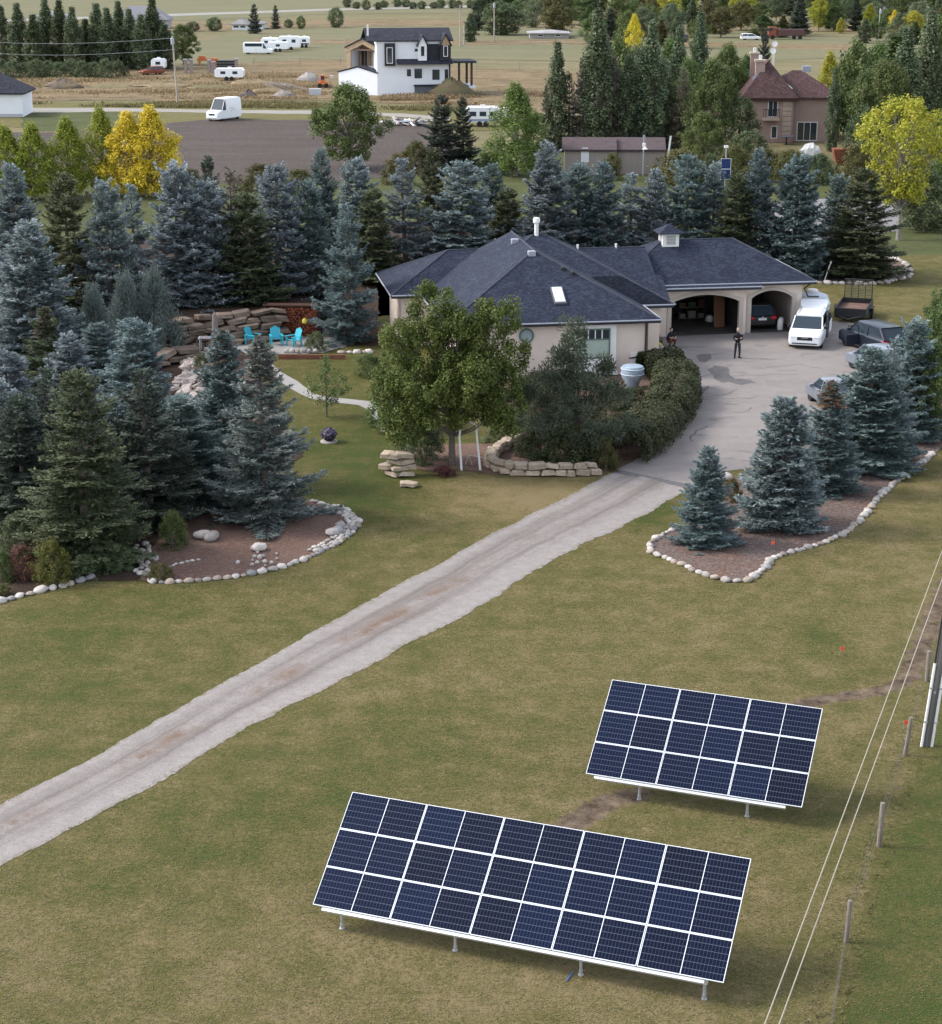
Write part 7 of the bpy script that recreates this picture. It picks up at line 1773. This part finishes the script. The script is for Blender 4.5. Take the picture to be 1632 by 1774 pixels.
def wall_run(label, pix, rows, ln, h, meshes, back=.1, name='stone_wall', top=None, dep=.45):
    segs = along(pix); o0 = segs[0][0]; o = thing(name, label, 'stone wall', o0); total = sum(s[2] for s in segs)
    for r in range(rows):
        d = -ln * .5 * (r % 2)
        while d < total - ln * .2:
            L_ = ln * SR.uniform(.65, 1.35); q = max(0, min(total, d + L_ / 2)); acc = 0
            for a, b, l in segs:
                if q <= acc + l or (a, b, l) == segs[-1]: p = a.lerp(b, min(1, (q - acc) / l)); dr_ = (b - a).normalized(); break
                acc += l
            nn = Vector((-dr_.y, dr_.x, 0)); hh = h * SR.uniform(.85, 1.1)
            link('stone', SR.choice(meshes), o, p - o0 + nn * (r * back + SR.uniform(-.06, .06)) + Vector((0, 0, h * (r + .48))), (SR.uniform(-.14, .14), SR.uniform(-.14, .14), math.atan2(dr_.y, dr_.x) + SR.uniform(-.22, .22)), (L_ * .97, dep * SR.uniform(.85, 1.35), hh * SR.uniform(.8, 1.12)))
            d += L_
    return o
wall_run('low sandstone wall right of the white arch along the planting bed', [(850, 795), (847, 808), (862, 818), (890, 823), (930, 825), (975, 825), (1010, 824), (1032, 822)], 2, .62, .30, SLAB)
wall_run('short curved sandstone wall end behind the white arch', [(905, 765), (880, 775), (858, 788), (848, 800)], 2, .55, .28, SLAB)
wall_run('stacked sandstone block stump left of the ash tree', [(668, 824), (690, 827), (713, 824)], 4, .62, .27, SLAB, .06)
wall_run('little sandstone step below the block stump', [(694, 842), (712, 843)], 1, .5, .25, SLAB)
# terrace wall behind the junipers, stepping up to the left, with the earth bank it holds
wall_run('brown sandstone terrace wall behind the patio parasol', [(268, 622), (300, 612), (340, 604), (385, 598), (430, 594), (475, 590), (495, 588)], 5, 1.15, .36, TSLAB, .22, dep=.8)
wall_run('lower brown sandstone step in front of the terrace wall', [(262, 640), (300, 630), (345, 622)], 2, 1.4, .42, TSLAB, .2, dep=.9)
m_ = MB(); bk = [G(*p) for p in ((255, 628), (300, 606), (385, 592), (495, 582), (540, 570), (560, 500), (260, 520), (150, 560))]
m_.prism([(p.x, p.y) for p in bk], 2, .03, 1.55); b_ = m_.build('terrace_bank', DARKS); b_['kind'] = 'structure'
# run of pale boulders below the terrace
bo = [(358, 618), (345, 632), (352, 648), (340, 662), (335, 680), (330, 698), (315, 712), (300, 726), (288, 738)]
segs = along(bo); o = thing('boulder_run', 'dry stream of pale jagged rocks between the spruces below the terrace', 'rock stream', G(330, 690)); o0 = G(330, 690)
PINKR = M('pink_rock', (.46, .39, .345), (.34, .28, .245), 2.2, .9, rand=.16, bump=.5, bscale=9)
PR = [stone_mesh('rock', i + 40, 1, PINKR, True) for i in range(5)]
for k in range(230):
    a, b, l = SR.choice(segs); p = a.lerp(b, SR.random()); s = SR.uniform(.25, .75)
    link('rock', SR.choice(PR), o, p - o0 + Vector((SR.uniform(-1.0, 1.0), SR.uniform(-.6, .6), SR.uniform(.05, .35))), (SR.uniform(-.6, .6), SR.uniform(-.6, .6), SR.uniform(0, 6)), (s, s * SR.uniform(.5, .9), s * SR.uniform(.35, .6)))
for i, (px, py, s) in enumerate(((215, 820, .5), (290, 800, .5), (280, 812, .35), (232, 846, .35), (20, 682, .8), (300, 838, .4), (160, 870, .3))):
    b_ = link('boulder', COB[i % 6], None, G(px, py) + Vector((0, 0, s * .3)), (0, 0, i), (s * 1.2, s * .8, s * .6)); tag(b_, ('pale rock glimpsed between the dark left spruces, %s one' % ('leftmost low', 'highest right', 'middle right', 'lower middle', 'far left edge', 'lowest right', 'lowest left')[i]), 'rock', 'pale rocks under the left spruces')
# ---------------------------------------------------------------- patio
REDW = M('firewood', (.24, .072, .035), (.13, .035, .02), 6, .85, rand=.3)
o = thing('woodpile', 'long stack of reddish split firewood against the terrace spruces', 'woodpile', G(511, 581), R(-4))
log = MB(); log.lathe([(.075, 0), (.085, .02), (.085, .5), (.07, .52)], 7); lm = log.mesh('log', REDW)
for i in range(15):
    for j in range(11):
        s = SR.uniform(.8, 1.2); link('log', lm, o, (-1.5 + i * .205 + (j % 2) * .1 + SR.uniform(-.02, .02), SR.uniform(-.04, .05), .18 + j * .155), (R(90) + SR.uniform(-.06, .06), 0, SR.uniform(-.05, .05)), (1.18 * s, 1.0 * s, 1))
for x in (-1.75, 1.62): box_part(o, 'end_post', BLACKM, x - .05, x + .05, -.5, .05, 0, 2.1)
box_part(o, 'cover_board', M('cover_board', (.10, .045, .03), None), -1.85, 1.75, -.58, .12, 1.93, 1.99)
TURQ = M('turquoise_paint', (.05, .42, .52), None, rough=.45)
def adirondack(px, py, rz, lab):
    o = thing('garden_chair', lab, 'garden chair', G(px, py, .03), rz, 'turquoise garden chairs by the woodpile')
    for k in range(5):
        m_ = MB(); x = -.24 + k * .12; m_.box(x - .055, x + .055, -.012, .012, 0, .78 - .06 * abs(k - 2)); m_.build('back_slat', TURQ, o, (0, .16, .34), (R(-22), 0, 0))
    for k in range(5):
        m_ = MB(); m_.box(-.29, .29, -.05, .05, -.012, .012); m_.build('seat_slat', TURQ, o, (0, -.28 + k * .11, .40 - k * .022), (R(-10), 0, 0))
    for s in (-1, 1):
        box_part(o, 'armrest', TURQ, s*.34 - .07, s*.34 + .07, -.42, .34, .58, .605); box_part(o, 'leg', TURQ, s*.33 - .035, s*.33 + .035, -.36, -.28, 0, .58); box_part(o, 'leg', TURQ, s*.33 - .035, s*.33 + .035, .24, .32, 0, .58)
adirondack(438, 596, R(60), 'turquoise chair left of the trio, half hidden by the loose spruce'); adirondack(479, 597, R(15), 'turquoise chair in the middle facing the viewer'); adirondack(510, 599, R(-50), 'turquoise chair on the right turned sideways')
o = thing('patio_parasol', 'closed grey brown patio parasol on the terrace', 'parasol', G(374, 606)); H_ = zat(G(374, 606).y, 540)
m_ = MB(); m_.lathe([(.05, H_ * .22), (.17, H_ * .26), (.19, H_ * .45), (.16, H_ * .75), (.11, H_ * .93), (.02, H_)], 9); m_.build('folded_canopy', M('canvas_taupe', (.20, .165, .155), (.26, .22, .21), 3, .9, stretch=(4, 4, .4)), o)
m_ = MB(); m_.tube([(0, 0, 0), (0, 0, H_ * .3)], .03, 8); m_.build('pole', BLACKM, o); m_ = MB(); m_.lathe([(.3, 0), (.28, .1), (.06, .14)], 12); m_.build('base', BLACKM, o)
box_part(o, 'tie_strap', M('strap', (.12, .10, .10), None), -.195, .195, -.195, .195, H_ * .5, H_ * .52)
o = thing('patio_table', 'small white framed patio table left of the closed parasol', 'table', G(359, 608))
box_part(o, 'tabletop', M('table_grey', (.22, .21, .24), None), -.42, .42, -.35, .35, .78, .82)
for sx in (-1, 1):
    box_part(o, 'top_rim', TRIMW, min(sx*.42, sx*.46), max(sx*.42, sx*.46), -.39, .39, .775, .825)
    for sy in (-1, 1): box_part(o, 'leg', TRIMW, sx*.38 - .025, sx*.38 + .025, sy*.32 - .025, sy*.32 + .025, 0, .775)
o = thing('globe_lamp', 'white globe garden lamp above the terrace wall', 'garden lamp', G(361, 566)); H_ = max(1.0, zat(G(361, 566).y, 528))
m_ = MB(); m_.tube([(0, 0, 0), (0, 0, H_)], .03, 6); m_.build('pole', BLACKM, o); m_ = MB(); m_.lathe([(.02, 0), (.10, .04), (.14, .13), (.10, .23), (.02, .27)], 12, (0, 0, H_)); m_.build('globe', TRIMW, o, smooth=True)
o = thing('timber_edge', 'rusty red timber edging in front of the patio', 'edging', G(535, 622))
for k in range(3): box_part(o, 'timber', M('timber_red', (.20, .085, .05), (.15, .06, .04), 3), -1.75 + k * 1.3, -.48 + k * 1.3, -.09, .09, 0, .26)
o = thing('stone_post', 'tapered grey patio stones behind the timber edging', 'stones', G(520, 612))
for k in range(6): link('stone', COB[k], o, (-.8 + k * .34, .1 * (k % 2), .12), (0, 0, k), (.34, .28, .3))
m_ = MB(); m_.lathe([(.05, 0), (.16, .1), (.15, .25), (.05, .36)], 9); b_ = m_.build('yellow_blooms', MATS['yellow_bloom'], None, G(529, 600) + Vector((0, 0, 1.35)), smooth=True); tag(b_, 'yellow blooms above the shrub beside the woodpile', 'flowers')
# globe planter on the lawn
o = thing('flower_globe', 'round planter of dark violet flowers on a pale disc on the lawn', 'planter', G(570, 766))
m_ = MB(); m_.lathe([(.42, 0), (.42, .07), (.36, .09)], 18); m_.build('base_disc', PALE, o); m_ = MB(); m_.lathe([(.12, .08), (.25, .15), (.30, .28)], 14); m_.build('pot', DARKPL, o)
rng = np.random.default_rng(77); q = 900; d_ = norm(rng.normal(size=(q, 3))); P_ = d_ * (.30 * rng.uniform(.75, 1.08, q))[:, None] * np.array([1.25, 1.25, .95]) + np.array([0, 0, .42]); V, F = leaves(P_, d_ + rng.normal(0, .4, (q, 3)), .09 * rng.uniform(.7, 1.4, q), .8)
link('blooms', np_mesh('blooms', V, F, foliage('petals_violet', (.035, .03, .055), (.10, .085, .14), (.34, .30, .38), .01, .05, .1), rng.random(q)), o)
# white arch
o = thing('garden_arch', 'white tubular garden arch standing open on the bed beside the ash trunk', 'garden arch', G(814, 815))
H_ = zat(G(814, 815).y, 737)
for k, (dx, lean) in enumerate(((-.38, 0), (.48, -.12))):
    m_ = MB(); m_.tube([(dx + .0, 0, 0), (dx - .10 + lean * .5, .1, H_ * .75), (dx - .06 + lean, .2, H_ * .88)], .05, 8); m_.build('pole', TRIMW, o, smooth=True)
m_ = MB(); m_.tube([(-.44, .2, H_ * .88), (-.30, .4, H_ * .97), (.02, .6, H_), (.28, .5, H_ * .96), (.36, .2, H_ * .88)], .05, 8); m_.build('arch_top', TRIMW, o, smooth=True)
o = thing('garden_tripod', 'small pale tripod behind the white arch', 'tripod', G(812, 806))
for s in (-1, 1): m_ = MB(); m_.tube([(s * .16, 0, 0), (0, .05, .5)], .025, 6); m_.build('leg', PALE, o)
m_ = MB(); m_.tube([(0, .05, .48), (.9, .3, .25)], .025, 6); m_.build('bar', PALE, o)
o = thing('leaning_pole', 'white pole leaning between the back bed spruces', 'pole', G(1428, 487)); H_ = zat(G(1428, 487).y, 456)
m_ = MB(); m_.tube([(0, 0, 0), (.45, .3, H_)], .045, 7); m_.build('shaft', TRIMW, o); box_part(o, 'end_cap', TRIMW, .40, .50, .24, .36, H_ - .05, H_ + .1)
# ---------------------------------------------------------------- right edge: pole, wires, wire fence, marker flags
pb_ = G(1604, 1292); LEAN = .085
o = thing('utility_pole', 'weathered grey utility pole with white cable guards at the right edge', 'utility pole', pb_); o.rotation_euler = (R(-1.0), LEAN, 0)
PW_ = M('pole_grey', (.17, .155, .14), (.10, .092, .085), 5, .95, stretch=(1, 1, .06), bump=.8, bscale=30)
m_ = MB(); m_.tube([(0, 0, -.05), (0, 0, 10.5)], [.125, .10], 14); m_.build('shaft', PW_, o, smooth=True)
for s in (-1, 1):
    m_ = MB(); m_.tube([(s*.155, -.08, 0), (s*.15, -.08, 2.7)], .045, 8); m_.build('cable_guard', TRIMW, o); m_ = MB(); m_.tube([(s*.15, -.07, 2.7), (s*.125, -.07, 10)], .028, 6); m_.build('cable', BLACKM, o)
    for z in (.8, 1.9): box_part(o, 'strap', STEEL, s*.155 - .06, s*.155 + .06, -.14, -.10, z, z + .04)
box_part(o, 'number_plate', GUTT, -.06, .0, -.15, -.127, 1.75, 1.83)
box_part(o, 'crossarm', POLEW, -1.0, 1.0, -.26, -.16, 9.6, 9.75)
top = Vector((pb_.x + LEAN * 8.6, pb_.y + .1, 8.6))
for i, ((bx, by), off) in enumerate((((1325, 1774), (1632, 950)), ((1350, 1774), (1632, 1012)))):
    z0 = 7.2; near = G(bx, by, z0)
    zfar = 8.4 - i * .5; yf = pb_.y - .3
    far = Vector((xat(off[0] + (66 if i == 0 else 50), yf, zfar), yf, zfar))
    far.x = xat(off[0], yf - 6, 8.0); far.y = yf - 6
    kz = zat(far.y, off[1]); far.z = kz
    d = (far - near); a_ = near - d * .45; b2 = far + d * .28; m_ = MB()
    m_.tube([a_.lerp(b2, t / 10) for t in range(11)], .011, 6); b_ = m_.build('overhead_wire', M('wire_tan', (.34, .30, .23), None, rough=.6), None)
    tag(b_, ('left' if i == 0 else 'right') + ' one of the two pale service wires crossing the lower right lawn', 'wire')
POSTW = M('post_grey', (.24, .205, .17), (.14, .115, .095), 8, .95, stretch=(1, 1, .15), bump=.7, bscale=30)
o = thing('wire_fence', 'old barbed wire fence on weathered round posts along the right lawn', 'fence', FENCE[1])
heads = []
for px, py, ty, ln, r in ((1466, 1632, 1560, .03, .06), (1523, 1466, 1391, .02, .075), (1568, 1309, 1243, .10, .07), (1606, 1180, 1128, .0, .08), (1640, 1080, 1036, .03, .08)):
    c = G(px, py); H_ = zat(c.y, ty); m_ = MB(); m_.tube([(0, 0, -.02), (ln, 0, H_)], [r, r * .88], 9); m_.build('post', POSTW, o, c - FENCE[1], smooth=True); heads.append((c - FENCE[1], ln, H_))
for f_ in (.35, .65, .92):
    m_ = MB(); a0 = heads[0]; pts = [heads[0][0] + Vector((-1.6, -6, f_ * a0[2]))] + [h[0] + Vector((h[1] * f_, 0, h[2] * f_)) for h in heads]; m_.tube(pts, .004, 4); m_.build('barbed_wire', M('wire_rust', (.14, .12, .11), None), o)
FLAG = M('flag_orange', (.85, .10, .04), None, rough=.6)
for px, py, lab in ((1336, 950, 'small red marker flag in the right spruce bed'), (1455, 1135, 'small orange marker flag on the lawn beyond the short solar array'), (1565, 1264, 'small orange marker flag beside the weathered pole'), (1258, 1672, None)):
    if not lab: continue
    o = thing('marker_flag', lab, 'marker flag', G(px, py), .3, 'orange utility marker flags'); m_ = MB(); m_.tube([(0, 0, 0), (0, 0, .30)], .006, 5); m_.build('wire_stem', STEEL, o)
    m_ = MB(); m_.loft([[(.005, -.003, .16), (.005, .003, .16), (.005, .003, .30), (.005, -.003, .30)], [(.07, .02, .155), (.07, .026, .155), (.07, .026, .295), (.07, .02, .295)], [(.14, -.01, .16), (.14, -.004, .16), (.14, -.004, .29), (.14, -.01, .29)]]); m_.build('flag', FLAG, o)
# short blue marking lines by the posts of the long array
for i, (p, q) in enumerate((((992, 1686), (982, 1700)),)):
    m_ = MB(); a, b = G(*p), G(*q); m_.tube([a + Vector((0, 0, .03)), b + Vector((0, 0, .02))], .02, 5); b_ = m_.build('blue_cable', M('cable_blue', (.05, .13, .35), None), None); tag(b_, 'short blue cable end beside the third front post of the long array', 'cable')
# ---------------------------------------------------------------- turf: tufts on the lawn near the viewer
def tufts(name, n, region, dens_fn, matname, hgt, seed, kind='stuff'):
    global rng
    rng = np.random.default_rng(seed)
    x0, x1, y0, y1 = region
    # even cover in the picture: more, smaller tufts near
    y = 1 / rng.uniform(1 / y1, 1 / y0, n); x = (rng.random(n) - .5) * 2 * (.26 * y + 3)
    keep = dens_fn(x, y); x, y = x[keep], y[keep]; m = len(x)
    P = np.repeat(np.stack([x, y, np.full(m, .0)], 1), 3, 0); P[:, :2] += rng.normal(0, .03, (len(P), 2)); q = len(P)
    D = rng.normal(0, .8, (q, 3)); D[:, 2] = np.abs(rng.normal(.3, .15, q)) + .08
    V, F = blades(P, D, hgt * rng.uniform(.5, 1.4, q), rng.uniform(.016, .034, q) if hgt < .1 else rng.uniform(.018, .04, q))
    dry, bare = lawn_fields(x, y)
    if kind == 'stuff' and hgt < .1:
        P[np.repeat(bare > .38, 3), 2] = -.5
    big = np.array([mnoise.fractal(Vector((a * .16 + 5, b * .16, 0)), 1, 2, 3) for a, b in zip(x[::1], y[::1])]) if m < 400000 else 0
    t = np.repeat(np.clip(dry + big * .25, 0, 1), 3) + rng.normal(0, .16, q)
    o = link(name, np_mesh(name, V, F, foliage(matname, (.085, .100, .028), (.150, .135, .052), (.255, .205, .115),   .0, .0, .45), np.clip(t, 0, 1))); o['kind'] = 'stuff'
    return o
def inpoly(x, y, pix):
    pts = [G(*p) for p in pix]; c = np.zeros(x.shape, bool); j = len(pts) - 1
    for i in range(len(pts)):
        a, b = pts[i], pts[j]
        m = ((a.y > y) != (b.y > y)) & (x < (b.x - a.x) * (y - a.y) / (b.y - a.y + 1e-12) + a.x); c ^= m; j = i
    return c
DRIVE = [(-160,1470),(0,1396),(250,1264),(480,1133),(720,999),(940,884),(1070,816),(1192,843),(1130,888),(960,966),(760,1086),(520,1212),(330,1317),(0,1500),(-160,1590)]
ASPHP = [(1066,817),(1150,765),(1170,690),(1125,590),(1150,560),(1420,555),(1545,565),(1560,600),(1440,720),(1310,806),(1193,846)]
HOUSEP = [(640,640),(640,440),(1420,440),(1420,570),(1120,650)]
def lawn_ok(x, y):
    k = ~inpoly(x, y, DRIVE) & ~inpoly(x, y, ASPHP) & ~inpoly(x, y, BED_R + [(1660,750),(1560,660),(1400,760),(1215,870)]) & ~inpoly(x, y, BED_L + [(470,850),(350,870),(250,960)]) & ~inpoly(x, y, HOUSEP)
    k &= ~inpoly(x, y, [(-200,1060),(0,1040),(60,1027),(155,1003),(243,1003),(300,900),(440,840),(540,800),(470,700),(430,620),(560,610),(660,600),(660,470),(100,400),(-200,450)])
    k &= ~inpoly(x, y, [(690,800),(750,818),(845,820),(1030,828),(1130,770),(1190,650),(900,640),(860,700),(760,770)])
    k &= ~inpoly(x, y, [(470,628),(515,660),(585,690),(660,699),(676,730),(716,757),(712,764),(660,746),(620,702),(535,690),(470,650)])
    return k
# rougher grass along the wire fence
def rough(x, y):
    return (seg_d(x, y, FENCE) < .45) & (rng.random(x.shape) < .9)
tufts('fence_grass', 22000, (0, 0, 36, 75), rough, 'fence_blades', .13, 6)
# loose chips and gravel over the beds and the drive edges


# tall dry grass on the straw field and the verges beyond the farm lane
def tall_grass(name, n, seed, pix, cut, L_, W_, cols, matname):
    global rng
    rng = np.random.default_rng(seed)
    ps = [G(*p) for p in pix]; x0, x1 = min(p.x for p in ps), max(p.x for p in ps); y0, y1 = min(p.y for p in ps), max(p.y for p in ps)
    x = rng.uniform(x0, x1, n); y = rng.uniform(y0, y1, n); k = inpoly(x, y, pix)
    x, y = x[k], y[k]; w = np.array([mnoise.fractal(Vector((a * .045, b * .10, seed)), 1, 2, 4) for a, b in zip(x, y)]); k = w + rng.normal(0, .12, len(x)) > cut
    x, y, w = x[k], y[k], w[k]; m = len(x); D = rng.normal(0, .35, (m, 3)); D[:, 2] = 1
    P = np.stack([x, y, np.zeros(m)], 1)
    V, F = blades(P, D, L_ * rng.uniform(.4, 1.3, m) * (1 + np.clip(w, 0, 1)), W_ * rng.uniform(.6, 1.4, m), np.tile([0, 0, 1.], (m, 1)))
    o = link(name, np_mesh(name, V, F, foliage(matname, *cols, .0, .0, .3), np.clip(.5 + w * .5 + rng.normal(0, .22, m), 0, 1))); o['kind'] = 'stuff'
tall_grass('dry_grass', 60000, 21, [(20, 168), (20, 138), (330, 128), (470, 128), (560, 134), (585, 160), (560, 172), (300, 172), (60, 172)], .14, .38, .20, ((.13, .095, .05), (.25, .185, .10), (.38, .29, .175)), 'dry_blades')
tall_grass('verge_grass', 40000, 22, [(-40, 184), (60, 180), (300, 178), (560, 180), (840, 190), (840, 198), (560, 189), (300, 187), (60, 184)], -.02, .40, .20, ((.075, .075, .028), (.15, .135, .055), (.25, .20, .10)), 'verge_blades')
tall_grass('dry_grass', 26000, 23, [(650, 176), (660, 168), (840, 160), (960, 150), (960, 176), (840, 184)], .12, .36, .20, ((.12, .07, .04), (.20, .145, .08), (.33, .25, .15)), 'dry_blades_b')

# thatch and clover lying in the turf: flat flecks that break up the lawn near the viewer
rng = np.random.default_rng(91)
n_ = 150000
y_ = 1 / rng.uniform(1 / 112, 1 / 36, n_); x_ = (rng.random(n_) - .5) * 2 * (.26 * y_ + 3)
k_ = lawn_ok(x_, y_); x_, y_ = x_[k_], y_[k_]
dry_, bare_ = lawn_fields(x_, y_); k_ = bare_ < .4; x_, y_, dry_ = x_[k_], y_[k_], dry_[k_]; n_ = len(x_)
cl_ = np.array([mnoise.noise(Vector((a * .7, b * .7, 3.3))) for a, b in zip(x_, y_)])
V, F = leaves(np.stack([x_, y_, np.full(n_, .008) + rng.random(n_) * .01], 1), np.array([0, 0, 1.]) + rng.normal(0, .06, (n_, 3)), rng.uniform(.03, .085, n_), .45)
o = link('grass', np_mesh('grass', V, F, foliage('turf_flecks', (.050, .066, .014), (.100, .088, .030), (.195, .152, .080), .0, .0, .0), np.clip(dry_ * .9 + cl_ * .35 + rng.normal(0, .22, n_), 0, 1))); o['kind'] = 'stuff'
